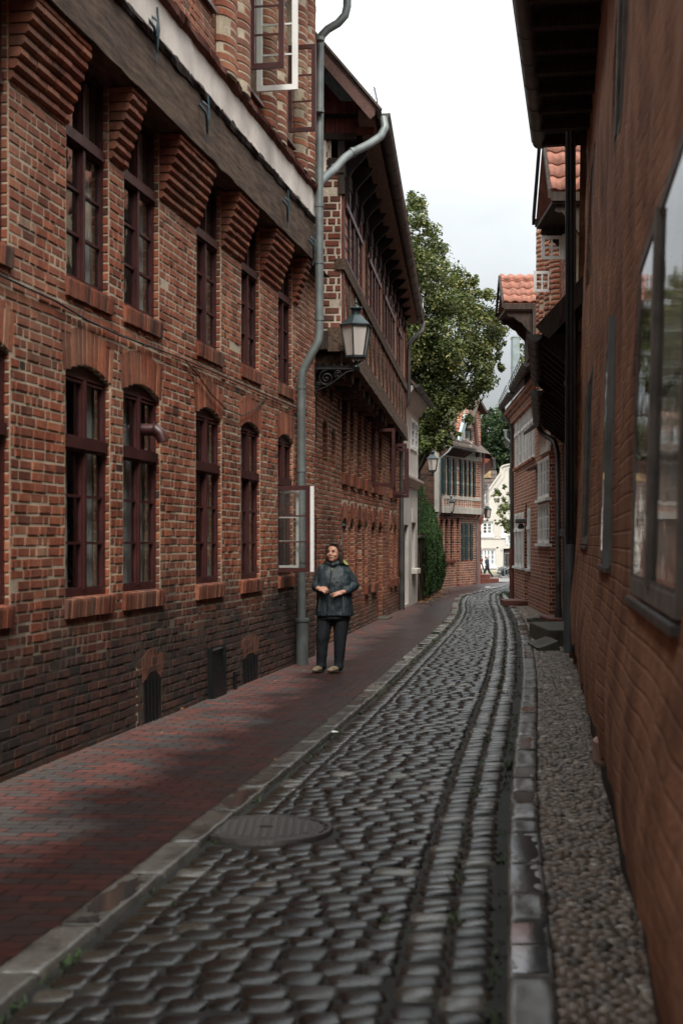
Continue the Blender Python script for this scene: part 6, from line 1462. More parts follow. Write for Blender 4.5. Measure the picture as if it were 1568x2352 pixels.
for (x, zb, zs2, zr_, hw) in st:
    cab = max(0, zr_ - zs2); t = hw * (.72 if cab > .1 else .86)
    rings.append([(x, -hw * .86, zb), (x, -hw, zb + .15), (x, -hw, zs2 - .18), (x, -hw * .95, zs2 - .03), (x, -t, zr_ - .04 if cab > .1 else zs2), (x, -t * .8, zr_), (x, 0, zr_ + .025), (x, t * .8, zr_), (x, t, zr_ - .04 if cab > .1 else zs2), (x, hw * .95, zs2 - .03), (x, hw, zs2 - .18), (x, hw, zb + .15), (x, hw * .86, zb)])
W = 13; mb.mesh([p for r in rings for p in r], [(i * W + k, i * W + (k + 1) % W, (i + 1) * W + (k + 1) % W, (i + 1) * W + k) for i in range(len(rings) - 1) for k in range(W)], 0, (.5, .5, 0), True); mb.face(rings[0]); mb.face(rings[-1])
body = mb.build('body', M['car_paint'], None); body.parent = CAR
def cpart(mb, name, mat, par=CAR): o = mb.build(name, mat); o.parent = par; return o
mb = MB()
for sy in (-1, 1): mb.mesh([(1.45, sy * .86, 1.0), (3.55, sy * .86, 1.0), (3.25, sy * .70, 1.36), (2.0, sy * .70, 1.36)], [(0, 1, 2, 3)])
mb.mesh([(1.30, -.72, 1.06), (1.30, .72, 1.06), (1.90, .60, 1.40), (1.90, -.60, 1.40)], [(0, 1, 2, 3)]); cpart(mb, 'windows', M['pane'])
for sx in (.78, 3.35):
    for sy in (-.78, .78):
        mb = MB(); mb.tube([(sx, sy - .1, .31), (sx, sy + .1, .31)], .31, 20); wq = cpart(mb, 'wheel', M['tyre']); mb = MB(); mb.tube([(sx, sy - .105, .31), (sx, sy + .105, .31)], .2, 14); cpart(mb, 'rim', M['rim'], wq)
for sy in (-1, 1):
    mb = MB(); mb.mesh([(.02, sy * .44, .60), (.30, sy * .80, .66), (.62, sy * .82, .84), (.30, sy * .52, .80)], [(0, 1, 2, 3)]); mb.mesh([(.01, sy * .44, .59), (.29, sy * .82, .65), (.62, sy * .845, .83), (.30, sy * .52, .815)], [(0, 1, 2, 3)]); cpart(mb, 'headlight', M['lens'])
mb = MB(); mb.box(-.03, .0, -.26, .26, .42, .53); cpart(mb, 'number_plate', M['sign_white']); mb = MB(); mb.bbox(-.06, .1, -.55, .55, .28, .40, .02); cpart(mb, 'bumper', M['car_paint'])
# ------------------------------------------------------------------ trees and ivy
def leaf_mat(name, stops, trans=.25):
    s = NT(name); r = s.rnd(); c = s.ramp(r[0], stops); s.set(Base_Color=c, Roughness=.55, Specular_IOR_Level=.3)
    tr = s.N('ShaderNodeBsdfTranslucent'); s.L(s.mix(1.0, c, (1.2, 1.35, .7), 'MULTIPLY'), tr.inputs['Color'])
    mx = s.N('ShaderNodeMixShader'); mx.inputs[0].default_value = trans; s.L(s.b.outputs[0], mx.inputs[1]); s.L(tr.outputs[0], mx.inputs[2]); s.L(mx.outputs[0], s.out.inputs['Surface']); return s.m
M['lime_leaf'] = leaf_mat('lime_tree_leaf', [(0, (.030, .042, .014)), (.4, (.075, .098, .030)), (.70, (.13, .15, .046)), (.84, (.26, .25, .085)), (1, (.48, .43, .18))])
M['dark_leaf'] = leaf_mat('dark_tree_leaf', [(0, (.016, .032, .013)), (.5, (.04, .068, .026)), (1, (.085, .125, .045))])
M['ivy_leaf'] = leaf_mat('ivy_leaf', [(0, (.012, .028, .009)), (.5, (.035, .075, .02)), (1, (.09, .15, .045))])
M['bark'] = simple('grey_bark', (.075, .06, .045), .9, 0, .4, 6, None, .8, 18, .3, (4, 4, 1))
def leaf(mb, p, n, s, c):
    n = n.normalized(); t = n.cross(Vector((U(-1, 1), U(-1, 1), U(-1, 1)))).normalized(); b = n.cross(t)
    f = n * (s * .22)
    mb.mesh([p - t * s * .5, p + b * s * .34 + f * .6, p + t * s * .55, p - b * s * .34 + f * .6], [(0, 1, 2, 3)], 0, c)
def tree(name, label, base, clumps, nper, ls, mat, trunk_r=.22, fork=None, group=None, dens=1.0):
    T = thing(name, label, 'tree', loc=base, group=group); base = Vector(base)
    mb = MB(); cen = sum((Vector(c[:3]) for c in clumps), Vector()) / len(clumps); fk = Vector((base.x * .6 + cen.x * .4, base.y * .6 + cen.y * .4, base.z + (cen.z - base.z) * .55))
    mb.tube([base - Vector((0, 0, .2)), base + Vector((0, 0, .3)), base.lerp(fk, .5) + Vector((.08, .05, 0)), fk], [trunk_r * 1.4, trunk_r * 1.05, trunk_r * .85, trunk_r * .65], 10)
    for c in clumps:
        q = Vector(c[:3]); m_ = fk.lerp(q, .5) + Vector((U(-.2, .2), U(-.2, .2), U(.0, .3)))
        mb.tube([fk - Vector((0, 0, U(0, .6))), m_, q + Vector((0, 0, c[3] * .1))], [trunk_r * .26, trunk_r * .12, trunk_r * .03], 6)
    o = mb.build('trunk', M['bark'], T, smooth=True)
    mb = MB()
    for c in clumps:
        q = Vector(c[:3]); r = c[3]; n = int(nper * r * r * dens); subs = [(q + Vector((random.gauss(0, 1), random.gauss(0, 1), random.gauss(0, 1))).normalized() * r * U(.45, .95), r * U(.22, .42), U(-.22, .25)) for _ in range(max(6, int(16 * r)))]
        for i in range(n):
            sc, sr, tint = random.choice(subs); d = Vector((random.gauss(0, 1), random.gauss(0, 1), random.gauss(0, 1))).normalized()
            p = sc + d * sr * U(.35, 1.12); p.z -= .15 * sr
            nn = d * .6 + Vector((random.gauss(0, .5), random.gauss(0, .5), .55 + random.gauss(0, .4)))
            up = min(1, max(0, .40 + tint + random.gauss(0, .18) + (.25 if R() < .07 else 0)))
            leaf(mb, p, nn, ls * U(.7, 1.25), (up, R(), 0))
    mb.build('crown', mat, T, recalc=False, dense=True); return T
random.seed(55)
def cl(L, Y, jy, px): 
    o = []
    for x, y, r in L: p = at(x, y, Y + U(-jy, jy)); o.append((p.x, p.y, p.z, r))
    return o
LC = [(945, 520, .85), (985, 590, .8), (960, 660, 1.2), (1015, 655, .85), (1060, 690, .85), (1095, 670, .55), (1120, 700, .5), (1040, 765, 1.25), (1100, 770, .95), (1135, 765, .45), (980, 780, 1.3), (1010, 865, 1.2), (1080, 850, .95), (1115, 830, .6), (960, 880, 1.1), (1030, 935, .8), (1000, 985, .7), (1062, 905, .55), (960, 960, .9), (930, 620, 1.0), (930, 760, 1.1), (950, 462, .5), (983, 522, .22), (1022, 606, .25), (1085, 636, .25), (1145, 730, .3), (1148, 800, .3), (1138, 832, .35), (1020, 1000, .35), (990, 1035, .35), (890, 600, 1.2), (890, 760, 1.3), (900, 900, 1.2), (965, 1030, .5), (1090, 895, .3), (1045, 985, .25)]
tree('lime_tree', 'tall lime tree with yellowish tufts leaning over the lane behind the white house', (1.8, 45.2, 0), cl(LC, 43.3, 1.2, 76), 2700, .10, M['lime_leaf'], .26)
FC1 = [(1118, 985, 2.0), (1142, 975, 2.2), (1104, 1035, 1.8), (1135, 1040, 2.4), (1165, 1000, 2.4), (1170, 1050, 2.4), (1150, 1080, 2.2), (1195, 1010, 3.0), (1120, 1075, 2.0), (1100, 985, .8), (1125, 960, 1.0), (1160, 962, 1.2)]
tree('dark_tree', 'dark round-crowned tree rising behind the cream gabled house', (16.5, 150, -1), cl(FC1, 148, 2.0, 22), 160, .42, M['dark_leaf'], .45)
FC2 = [(1085, 1020, 2.2), (1070, 990, 1.8), (1060, 1050, 2.2), (1092, 1062, 1.6), (1100, 1010, 1.2)]
tree('dark_tree', 'dark tree beyond the timbered house, left of the round-crowned one', (13.2, 152, -1), cl(FC2, 153, 1.5, 22), 150, .42, M['dark_leaf'], .4)
SC_ = [(1150, 1130, .45), (1166, 1160, .6), (1150, 1178, .42), (1170, 1205, .6), (1139, 1150, .22), (1143, 1198, .22), (1172, 1128, .4), (1185, 1170, .8), (1188, 1220, .8), (1132, 1140, .14), (1158, 1118, .2), (1158, 1205, .3)]
tree('small_tree', 'small bright green street tree half hidden by the corner pipe', (12.6, 98, gz(98)), cl(SC_, 98, .5, 33), 900, .17, M['lime_leaf'], .1)
HC = [(1199, 775, .28), (1203, 805, .35), (1215, 820, .7), (1230, 850, .9), (1250, 830, 1.0)]
tree('garden_tree', 'leafy tip of a garden tree showing beside the metal chimney', (8.6, 60, 0), cl(HC, 60, .4, 54), 500, .15, M['lime_leaf'], .16)
# ivy over the garden wall
iv = thing('ivy', 'glossy green ivy heaped over the garden wall beside the white house', 'ivy', FW.M)
mb = MB(); ms = MB()
for k in range(26):
    x = U(.1, 9.0); pts = [(x, -.03, 0)]
    while pts[-1][2] < 1.7: q = pts[-1]; pts.append((q[0] + U(-.25, .25), -.03 + U(-.02, .02), q[2] + U(.2, .4)))
    ms.tube(pts, .012, 5)
ms.build('stems', M['bark'], iv, FW)
for i in range(15000):
    x = U(-.1, 9.6); k = noise.noise((x * .45, 1, 4)); top = 2.75 + .75 * k + .25 * noise.noise((x * 2.2, 3, 8)) - (.9 * max(0, (x - 6.6) / 2.8)); z = U(.03, 1) ** .85 * top
    bulge = .16 + .20 * noise.noise((x * .8, z * .9, 3)) + .12 * math.sin(min(1, z / top) * 3.0)
    if noise.noise((x * 1.4, z * 1.3, 9)) < -.28 and z < 1.2: continue
    y = -max(.02, bulge) * U(.55, 1.05) if z < 1.9 else U(-1, 1) * .35 * math.sqrt(max(.03, 1 - (z - 1.9) / (top - 1.88)))
    cv = min(1, max(0, .42 + .4 * noise.noise((x * 1.3, z * 1.3, 7)) + random.gauss(0, .18)))
    leaf(mb, Vector((x, y, z)), Vector((random.gauss(0, .4), -1, .5 + random.gauss(0, .4))), U(.055, .10), (cv, R(), 0))
mb.build('leaves', M['ivy_leaf'], iv, FW, recalc=False, dense=True)
# ------------------------------------------------------------------ people
class Blob:
    def __init__(s): s.bm = bmesh.new()
    def ell(s, c, r, rot=None, sub=3):
        m = Matrix.Translation(c) @ (rot.to_4x4() if rot else Matrix.Identity(4)) @ Matrix.Diagonal((*r, 1)); bmesh.ops.create_icosphere(s.bm, subdivisions=sub, radius=1, matrix=m); return s
    def cap(s, p, q, r0, r1, n=10):
        p, q = Vector(p), Vector(q); d = q - p; k = max(2, int(d.length / (min(r0, r1) * .7)))
        t = d.normalized(); rot = t.to_track_quat('Z', 'Y').to_matrix().to_4x4()
        bmesh.ops.create_cone(s.bm, cap_ends=True, segments=14, radius1=r0, radius2=r1, depth=d.length, matrix=Matrix.Translation((p + q) / 2) @ rot)
        s.ell(p, (r0,) * 3, sub=2); s.ell(q, (r1,) * 3, sub=2); return s
    def chain(s, pts):
        for a, b in zip(pts, pts[1:]): s.cap(a[:3], b[:3], a[3], b[3])
        return s
    def loft(s, rings, n=22):     # (cx, cy, z, rx, ry)
        prev = None; first = None
        for cx, cy, z, rx, ry in rings:
            r = [s.bm.verts.new((cx + rx * math.copysign(abs(math.cos(2 * math.pi * k / n)) ** .85, math.cos(2 * math.pi * k / n)), cy + ry * math.copysign(abs(math.sin(2 * math.pi * k / n)) ** .85, math.sin(2 * math.pi * k / n)), z)) for k in range(n)]
            if prev: [s.bm.faces.new((prev[k], prev[(k + 1) % n], r[(k + 1) % n], r[k])) for k in range(n)]
            else: first = r
            prev = r
        s.bm.faces.new(first[::-1]); s.bm.faces.new(prev); return s
    def out(s, name, mat, parent=None, voxel=.01, smooth=6, fold=0, fscale=9, M0=None):
        bmesh.ops.recalc_face_normals(s.bm, faces=s.bm.faces)
        me = bpy.data.meshes.new(name + '_tmp'); s.bm.to_mesh(me); s.bm.free(); t = bpy.data.objects.new(name + '_tmp', me); COL.objects.link(t)
        a = t.modifiers.new('r', 'REMESH'); a.mode = 'VOXEL'; a.voxel_size = voxel; b = t.modifiers.new('s', 'SMOOTH'); b.factor = .5; b.iterations = smooth
        dg = bpy.context.evaluated_depsgraph_get(); m2 = bpy.data.meshes.new_from_object(t.evaluated_get(dg)); bpy.data.objects.remove(t); m2.name = name
        if fold:
            for v in m2.vertices:
                c = v.co; f = noise.noise((c.x * fscale, c.y * fscale, c.z * fscale * .55)) + .5 * noise.noise((c.x * fscale * 2.3 + c.z * 5, c.y * fscale * 2, c.z * fscale * 1.2))
                v.co = c + v.normal * (f * fold)
        for p in m2.polygons: p.use_smooth = True
        m2.materials.clear(); m2.materials.append(mat); o = bpy.data.objects.new(name, m2); COL.objects.link(o)
        if parent is not None: o.parent = parent
        elif M0 is not None: o.matrix_basis = M0
        return o
def mk(mb, name, mat, parent, sm=None): o = mb.build(name, mat, None, WORLD, None, sm); o.parent = parent; return o
def skin_mat(name, col):
    s = NT(name); v = s.coord('Object'); c = s.mix(s.noise(v, 40, 4), mul(col, .85), mul(col, 1.1)); s.set(Base_Color=c, Roughness=.5, Subsurface_Weight=.15); s.b.inputs["Subsurface Radius"].default_value = (.01, .004, .002); return s.m
M['skin'] = skin_mat('skin', (.50, .26, .18)); M['hair_dark'] = simple('dark_brown_hair', (.045, .026, .018), .5, 0, .5, 60, None, .8, 120, .4, (3, 3, .4))
M['jacket'] = simple('blue_grey_softshell', (.014, .025, .030), .58, 0, .22, 5, None, .8, 16, .5, None, .02); M['trouser'] = simple('dark_navy_trousers', (.009, .012, .016), .75, 0, .3, 6, None, .8, 14, .4, (1, 1, .4), .02)
M['suede'] = simple('tan_suede', (.20, .15, .10), .8, 0, .3, 14, None, .4, 60); M['sole'] = simple('dark_sole', (.02, .018, .016), .8); M['lining'] = simple('lime_lining', (.22, .25, .06), .75); M['zip'] = simple('black_zip', (.006, .007, .008), .6)
def hand(b, wrist, d, up, s=1.0, curl=.5, mir=1):
    # palm and five unequal, bent fingers; d points along the hand, up is the back of the hand
    w = Vector(wrist); d = Vector(d).normalized(); up = Vector(up); sd = d.cross(up).normalized() * mir; up = sd.cross(d).normalized() * mir
    pc = w + d * .045 * s; rot = Matrix((d, sd, up)).transposed(); b.ell(pc, (.052 * s, .038 * s, .016 * s), rot); b.cap(w - d * .02, w + d * .02, .024 * s, .026 * s)
    for i, (o, l) in enumerate(((-.034, .060), (-.0115, .072), (.011, .067), (.033, .052))):
        p0 = pc + d * .036 * s + sd * o * s; c1 = curl * (.8 + .12 * i)
        d1 = (d - up * math.tan(c1 * .6)).normalized(); p1 = p0 + d1 * l * .5 * s; d2 = (d - up * math.tan(min(1.45, c1 * 1.5))).normalized(); p2 = p1 + d2 * l * .35 * s; d3 = (d * math.cos(c1 * 2.1) - up * math.sin(c1 * 2.1)).normalized(); p3 = p2 + d3 * l * .25 * s
        b.cap(p0, p1, .0082 * s, .0076 * s); b.cap(p1, p2, .0076 * s, .0070 * s); b.cap(p2, p3, .0070 * s, .0060 * s)
    t0 = w + d * .022 * s - sd * .030 * s; t1 = t0 + (d * .7 - sd * .7 - up * .3).normalized() * .034 * s; t2 = t1 + (d * .9 - sd * .25 - up * .4).normalized() * .030 * s
    b.cap(t0, t1, .0115 * s, .010 * s); b.cap(t1, t2, .010 * s, .008 * s)
# --- the woman strolling on the pavement
random.seed(2)
wp = Vector(((766 - 784) / 3267 * 17.75, 17.75, gz(17.75) + .028)); MW = Matrix.Translation(wp)
HR = Matrix.Rotation(math.radians(-24), 3, 'Z') @ Matrix.Rotation(math.radians(-7), 3, 'X')     # head turned to her right and lifted
hc = Vector((.0, -.035, 1.475)); hp = lambda x, y, z: hc + HR @ Vector((x, y, z))
b = Blob(); b.ell(hp(0, .012, .030), (.076, .092, .100), HR); b.ell(hp(0, -.018, -.035), (.063, .072, .078), HR); b.ell(hp(0, -.050, -.078), (.036, .036, .030), HR)
b.cap(hp(0, -.084, .012), hp(0, -.099, -.016), .009, .0125); b.ell(hp(.018, -.088, -.020), (.011, .012, .009), HR, 2); b.ell(hp(-.018, -.088, -.020), (.011, .012, .009), HR, 2)
for sx in (-1, 1): b.ell(hp(sx * .036, -.056, -.022), (.028, .024, .026), HR); b.ell(hp(sx * .076, .012, -.005), (.010, .020, .030), HR); b.ell(hp(sx * .031, -.080, .030), (.022, .010, .008), HR, 2)
b.ell(hp(0, -.086, -.047), (.023, .010, .007), HR, 2); b.ell(hp(0, -.083, -.058), (.019, .010, .007), HR, 2)
b.chain([(0, -.02, 1.41, .056), (0, .01, 1.30, .062)]); b.loft([(0, .01, .80, .17, .12), (0, .01, 1.0, .16, .12), (0, .02, 1.2, .16, .11), (0, .02, 1.31, .12, .08)])
armL = [(-.140, .02, 1.27, .050), (-.222, .02, 1.07, .042), (-.185, -.165, 1.045, .028)]; armR = [(.148, .02, 1.27, .050), (.262, .03, 1.08, .042), (.125, -.165, 1.005, .028)]
b.chain(armL); b.chain(armR)
hand(b, (-.182, -.175, 1.045), (.72, -.52, -.12), (-.3, -.6, .75), 1.0, .95, 1); hand(b, (.118, -.172, 1.003), (-.95, -.22, -.16), (-.1, -.75, .6), 1.05, .30, -1)
legL = [(-.095, .01, .80, .095), (-.135, -.02, .44, .062), (-.150, .03, .09, .036)]; legR = [(.095, .01, .80, .095), (.080, -.01, .44, .062), (.068, .02, .09, .036)]
b.chain(legL); b.chain(legR); b.chain([(-.15, .03, .055, .026), (-.195, -.07, .036, .02)]); b.chain([(.068, .02, .055, .026), (.005, -.07, .036, .02)])
WM = b.out('person', M['skin'], None, .0048, 5, M0=MW); tag(WM, 'woman in a blue-grey softshell jacket strolling on the brick pavement, hands before her belly', 'person')
b = Blob(); b.loft([(.015, .0, .705, .240, .170), (.012, .0, .76, .236, .168), (.010, -.005, .90, .222, .166), (.006, -.012, 1.02, .216, .172), (.004, -.012, 1.12, .210, .166), (.003, .0, 1.20, .202, .148), (.003, .008, 1.27, .185, .124), (.002, .012, 1.315, .140, .098), (.0, .012, 1.345, .095, .080)])
b.chain([(-.140, .02, 1.270, .066), (-.222, .02, 1.065, .060), (-.195, -.125, 1.045, .044)]); b.chain([(.148, .02, 1.270, .068), (.265, .03, 1.075, .062), (.172, -.145, 1.015, .044)])
b.chain([(-.07, -.035, 1.35, .034), (.0, -.085, 1.335, .030), (.07, -.035, 1.36, .036), (.06, .05, 1.37, .038), (-.06, .05, 1.37, .038), (-.07, -.035, 1.35, .034)])
J = b.out('jacket', M['jacket'], WM, .0085, 4, .011, 13)
b = Blob(); b.chain([(-.085, .06, 1.36, .042), (.0, .095, 1.35, .055), (.10, .07, 1.365, .05), (.145, .03, 1.345, .036)]); b.out('hood', M['jacket'], J, .008, 4, .004, 14)
mb = MB(); mb.mesh([(.085, -.01, 1.40), (.105, .02, 1.42), (.19, -.015, 1.345), (.16, -.045, 1.335)], [(0, 1, 2, 3)]); mb.mesh([(.105, .02, 1.42), (.19, -.015, 1.345), (.18, .05, 1.35)], [(0, 1, 2)]); mk(mb, 'hood_lining', M['lining'], J)
zz = [(-.020, -.142, 1.31), (-.030, -.170, 1.24), (-.045, -.186, 1.12), (-.062, -.190, 1.02), (-.075, -.180, .90), (-.082, -.176, .73)]
mb = MB(); mb.tube([Vector(p) + Vector((0, -.002, 0)) for p in zz], .0085, 6); mk(mb, 'zip', M['zip'], J)
mb = MB(); mb.bbox(-.026, -.014, -.172, -.160, 1.27, 1.30, .003); mk(mb, 'zip_pull', M['lining'], J)
mb = MB(); mb.tube([(.118, -.160, .955), (.122, -.164, .86), (.126, -.163, .745)], .0045, 5); mb.tube([(-.165, -.135, .955), (-.185, -.130, .76)], .003, 5); mk(mb, 'pocket_zip', M['zinc'], J)
b = Blob(); b.loft([(.005, .0, .66, .205, .145), (.005, .0, .78, .215, .15), (.0, .0, .86, .19, .13)]); b.chain([(-.100, .0, .72, .112), (-.140, -.025, .44, .083), (-.152, .02, .115, .064), (-.152, .02, .075, .068)]); b.chain([(.100, .0, .72, .112), (.083, -.015, .44, .085), (.066, .01, .115, .062), (.066, .01, .07, .066)])
b.out('trousers', M['trouser'], WM, .009, 5, .007, 9)
for (ax_, ay, tx_, ty_) in ((-.150, .045, -.225, -.125), (.068, .04, -.035, -.135)):
    a, t = Vector((ax_, ay, 0)), Vector((tx_, ty_, 0)); d = (t - a).normalized(); rot = Matrix((d, Vector((-d.y, d.x, 0)), Vector((0, 0, 1)))).transposed(); m_ = (a + t) / 2
    b = Blob(); b.ell(a + d * .02 + Vector((0, 0, .060)), (.062, .048, .062), rot); b.ell(m_ + d * .03 + Vector((0, 0, .040)), (.105, .048, .040), rot); b.ell(t + Vector((0, 0, .034)), (.055, .046, .032), rot); s_ = b.out('shoe', M['suede'], WM, .007, 3)
    b = Blob(); b.ell(m_ + Vector((0, 0, .010)), (.145, .050, .016), rot); b.out('sole', M['sole'], s_, .007, 2)
    mb = MB(); [mb.tube([m_ + d * (k * .022 - .0) + Vector((-d.y, d.x, 0)) * q + Vector((0, 0, .083 - k * .009 - abs(q) * .15)) for q in (-.03, 0, .03)], .004, 5) for k in range(4)]; mk(mb, 'laces', M['sole'], s_)
b = Blob(); b.ell(hp(0, .034, .044), (.089, .088, .102), HR); b.ell(hp(.0, .04, -.02), (.086, .07, .10), HR); b.ell(hp(.02, -.040, .118), (.062, .045, .020), HR)
b.chain([(*hp(-.072, -.035, .092), .026), (*hp(-.088, -.012, .03), .022), (*hp(-.086, .0, -.06), .024), (*hp(-.07, .01, -.115), .018)]); b.chain([(*hp(.070, -.030, .098), .028), (*hp(.094, .0, .03), .030), (*hp(.100, .01, -.05), .034), (*hp(.108, .015, -.112), .022)]); b.chain([(*hp(-.05, .06, -.08), .04), (*hp(.07, .06, -.10), .04)])
b.out('hair', M['hair_dark'], WM, .0065, 3, .006, 34)
mb = MB()
for sx in (-1, 1):
    c = hp(sx * .031, -.0855, .013); mb.mesh(*(lambda: ([c + HR @ Vector((math.cos(a) * .0125, -.002, math.sin(a) * .0055)) for a in [i * math.pi / 5 for i in range(10)]] , [tuple(range(10))]))())
    q = hp(sx * .031, -.091, .036); mb.beam(q - HR @ Vector((.018, 0, .002)), q + HR @ Vector((.018, 0, .002)), .006, .006)
mk(mb, 'eyes', M['hair_dark'], WM)
mb = MB(); mb.tube([hp(-.020, -.092, -.053), hp(0, -.0965, -.052), hp(.020, -.092, -.053)], .0028, 5); mk(mb, 'mouth', simple('lips', (.22, .07, .06), .5), WM)
# --- two people far off in the square
M['jacket_navy'] = simple('navy_jacket', (.020, .030, .045), .7, 0, .2, 5); M['hair_white'] = simple('white_hair', (.62, .58, .54), .7); M['skin_far'] = skin_mat('weathered_skin', (.44, .23, .165))
def walker(label, M0, jm, hairm, umbrella=False, hands=True):
    # mid-stride, walking towards -x
    b = Blob(); b.ell((-.06, 0, 1.62), (.095, .075, .115)); b.ell((-.11, 0, 1.575), (.05, .05, .06)); b.cap((-.15, 0, 1.62), (-.165, 0, 1.595), .014, .018); b.ell((-.02, .075, 1.60), (.02, .012, .03)); b.ell((-.02, -.075, 1.60), (.02, .012, .03)); b.chain([(-.03, 0, 1.52, .055), (.0, 0, 1.42, .06)])
    b.loft([(.02, 0, .88, .11, .15), (.0, 0, 1.1, .11, .16), (-.01, 0, 1.3, .12, .19), (-.0, 0, 1.44, .08, .12)])
    a1 = [(-.01, -.19, 1.38, .05), (.06, -.23, 1.12, .042), (-.10, -.20, .98, .032)] if not umbrella else [(-.01, -.19, 1.38, .05), (.02, -.23, 1.12, .042), (-.24, -.20, 1.10, .032)]
    a2 = [(-.01, .19, 1.38, .05), (.08, .23, 1.10, .042), (-.08, .20, .95, .032)]
    b.chain(a1); b.chain(a2); hand(b, a1[-1][:3], (-.8, .0, -.5), (0, -1, 0), 1.05, .8); hand(b, a2[-1][:3], (-.6, .0, -.8), (0, 1, 0), 1.05, .7, -1)
    l1 = [(-.0, -.09, .90, .10), (-.20, -.09, .50, .075), (-.26, -.09, .09, .045)]; l2 = [(.02, .09, .90, .10), (.16, .09, .50, .075), (.42, .09, .14, .045)]
    b.chain(l1); b.chain(l2); b.chain([(-.26, -.09, .07, .04), (-.42, -.09, .05, .032)]); b.chain([(.42, .09, .12, .04), (.33, .09, .035, .032)])
    P = b.out('person', M['skin_far'], None, .010, 4, M0=M0); tag(P, label, 'person')
    b = Blob(); b.loft([(.03, 0, .84, .155, .19), (.01, 0, 1.05, .15, .195), (-.01, 0, 1.28, .155, .21), (-.0, 0, 1.41, .12, .17), (-.01, 0, 1.47, .075, .08)])
    grow = lambda L: [(*p[:3], p[3] + .022) for p in L]
    for a in (a1, a2): q = grow(a); e = Vector(q[-1][:3]); m_ = Vector(q[-2][:3]); q[-1] = (*(m_ + (e - m_) * .82), q[-1][3]); b.chain(q)
    b.out('jacket', jm, P, .014, 4, .010, 8)
    b = Blob(); b.loft([(.02, 0, .80, .12, .165), (.02, 0, .92, .125, .17), (.01, 0, .98, .11, .15)]); b.chain([(*p[:3], p[3] + .018) for p in l1]); b.chain([(*p[:3], p[3] + .018) for p in l2]); b.out('trousers', M['trouser'], P, .014, 4, .008, 8)
    for a, t in (((-.24, -.09, .045), (-.44, -.09, .04)), ((.43, .09, .13), (.31, .09, .035))): b = Blob(); b.cap(a, t, .052, .042); b.out('shoe', M['sole'], P, .012, 2)
    b = Blob(); b.ell((-.035, 0, 1.665), (.098, .08, .085)); b.ell((-.0, 0, 1.61), (.075, .078, .075)); b.out('hair', hairm, P, .012, 2)
    return P
p = at(1118.5, 1328.3, 108); walker('white-haired man in a navy jacket striding past the cream house', Matrix.Translation((p.x, 108, gz(108) + .0)), M['jacket_navy'], M['hair_white'])
p2 = at(1098.5, 1328, 106.5); walker('person mostly hidden behind the rust red house, holding a folded umbrella out', Matrix.Translation((p2.x, 106.5, gz(106.5))) @ Matrix.Rotation(math.pi, 4, 'Z'), simple('dark_coat', (.02, .022, .026), .8), M['hair_dark'], True)
mb = MB(); c = Vector((p2.x + .27, 106.5 + .2, gz(106.5) + 1.12)); mb.tube([c + Vector((-.02, 0, .10)), c + Vector((.0, 0, .0)), c + Vector((.08, 0, -.30)), c + Vector((.17, 0, -.68))], [.03, .05, .065, .012], 8); mb.tube([c + Vector((-.02, 0, .10)), c + Vector((-.04, 0, .2)), c + Vector((-.10, 0, .22)), c + Vector((-.12, 0, .15))], .014, 6)
o = mb.build('umbrella', M['zip']); tag(o, 'rolled black umbrella held out beside the rust red house', 'umbrella')
# ------------------------------------------------------------------ sky, light, camera
w = bpy.data.worlds.new('World'); SC.world = w; w.use_nodes = True; t = w.node_tree; n = t.nodes
bg = n['Background']
SUN_EL, SUN_AZ = math.radians(52), math.radians(171)       # azimuth from +Y towards +X
sky = n.new('ShaderNodeTexSky'); sky.sky_type = 'NISHITA'; sky.sun_disc = False; sky.sun_elevation = SUN_EL; sky.sun_rotation = SUN_AZ
sky.air_density = 1.0; sky.dust_density = 3.0; sky.ozone_density = 1.0
tc = n.new('ShaderNodeTexCoord'); sep = n.new('ShaderNodeSeparateXYZ'); t.links.new(tc.outputs['Generated'], sep.inputs[0])
def mth(op, a, b=None, clamp=False):
    m = n.new('ShaderNodeMath'); m.operation = op; m.use_clamp = clamp
    for v, i in ((a, 0), (b, 1)):
        if v is None: continue
        if hasattr(v, 'links'): t.links.new(v, m.inputs[i])
        else: m.inputs[i].default_value = v
    return m.outputs[0]
mp = n.new('ShaderNodeMapping'); mp.inputs['Scale'].default_value = (1, 1, 2.6); t.links.new(tc.outputs['Generated'], mp.inputs[0])
nz = n.new('ShaderNodeTexNoise'); nz.inputs['Scale'].default_value = 2.6; nz.inputs['Detail'].default_value = 7; nz.inputs['Roughness'].default_value = .55; nz.inputs['Distortion'].default_value = .4
t.links.new(mp.outputs[0], nz.inputs['Vector'])
up = mth('MAXIMUM', sep.outputs['Z'], 0.0)
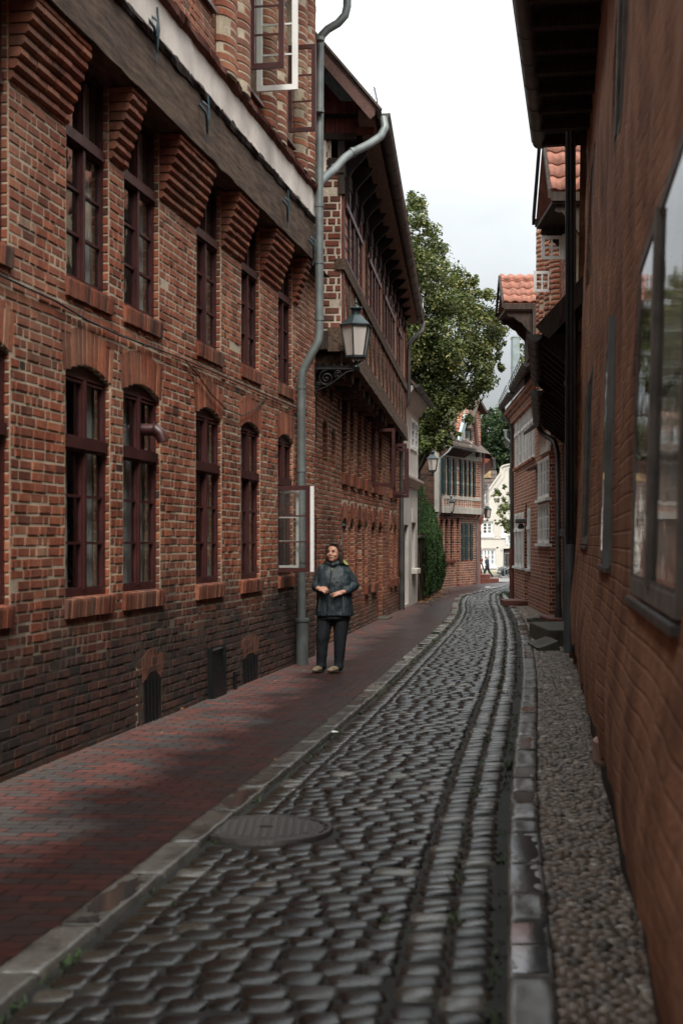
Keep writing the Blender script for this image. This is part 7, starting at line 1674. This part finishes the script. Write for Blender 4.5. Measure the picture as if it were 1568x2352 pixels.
lum = mth('MULTIPLY', mth('ADD', .22, mth('MULTIPLY', up, 2.35)), CLOUD_LUM)             # overcast: about three times brighter overhead than at the horizon
lum = mth('MULTIPLY', lum, mth('ADD', .42, mth('MULTIPLY', nz.outputs['Fac'], 1.14)))
cc = n.new('ShaderNodeMix'); cc.data_type = 'RGBA'; cc.blend_type = 'MULTIPLY'; cc.inputs[0].default_value = 1.0
cc.inputs[6].default_value = (.955, .99, 1.0, 1)
cx = n.new('ShaderNodeCombineColor'); [t.links.new(lum, cx.inputs[i]) for i in range(3)]
t.links.new(cx.outputs[0], cc.inputs[7])
mx = n.new('ShaderNodeMix'); mx.data_type = 'RGBA'; mx.inputs[0].default_value = .93
t.links.new(sky.outputs[0], mx.inputs[6]); t.links.new(cc.outputs[2], mx.inputs[7]); t.links.new(mx.outputs[2], bg.inputs['Color'])
bg.inputs['Strength'].default_value = .1
sd = bpy.data.lights.new('sun', 'SUN'); sd.energy = SUN_E; sd.angle = math.radians(25); sd.color = (1, .95, .88)
so = bpy.data.objects.new('sun', sd); COL.objects.link(so)
dirv = Vector((math.sin(SUN_AZ) * math.cos(SUN_EL), math.cos(SUN_AZ) * math.cos(SUN_EL), math.sin(SUN_EL)))
so.rotation_euler = (-dirv).to_track_quat('-Z', 'Y').to_euler(); so.location = (0, -5, 40)
cd = bpy.data.cameras.new('camera'); cam = bpy.data.objects.new('camera', cd); COL.objects.link(cam)
cam.location = (0, 0, EYE); cam.rotation_euler = (math.radians(90), 0, 0)
cd.sensor_fit = 'HORIZONTAL'; cd.sensor_width = 24; cd.lens = 50.0; cd.shift_y = 69 / 1568.0; cd.clip_end = 3000; cd.clip_start = .1
cd.dof.use_dof = True; cd.dof.focus_distance = 30; cd.dof.aperture_fstop = 3.2
SC.camera = cam
SC.view_settings.view_transform = 'Standard'; SC.view_settings.look = 'None'; SC.view_settings.exposure = EXPO; SC.view_settings.gamma = 1
SC.render.engine = 'CYCLES'; SC.cycles.max_bounces = 6; SC.cycles.transparent_max_bounces = 12; SC.cycles.sample_clamp_indirect = 4
SC.cycles.use_denoising = True
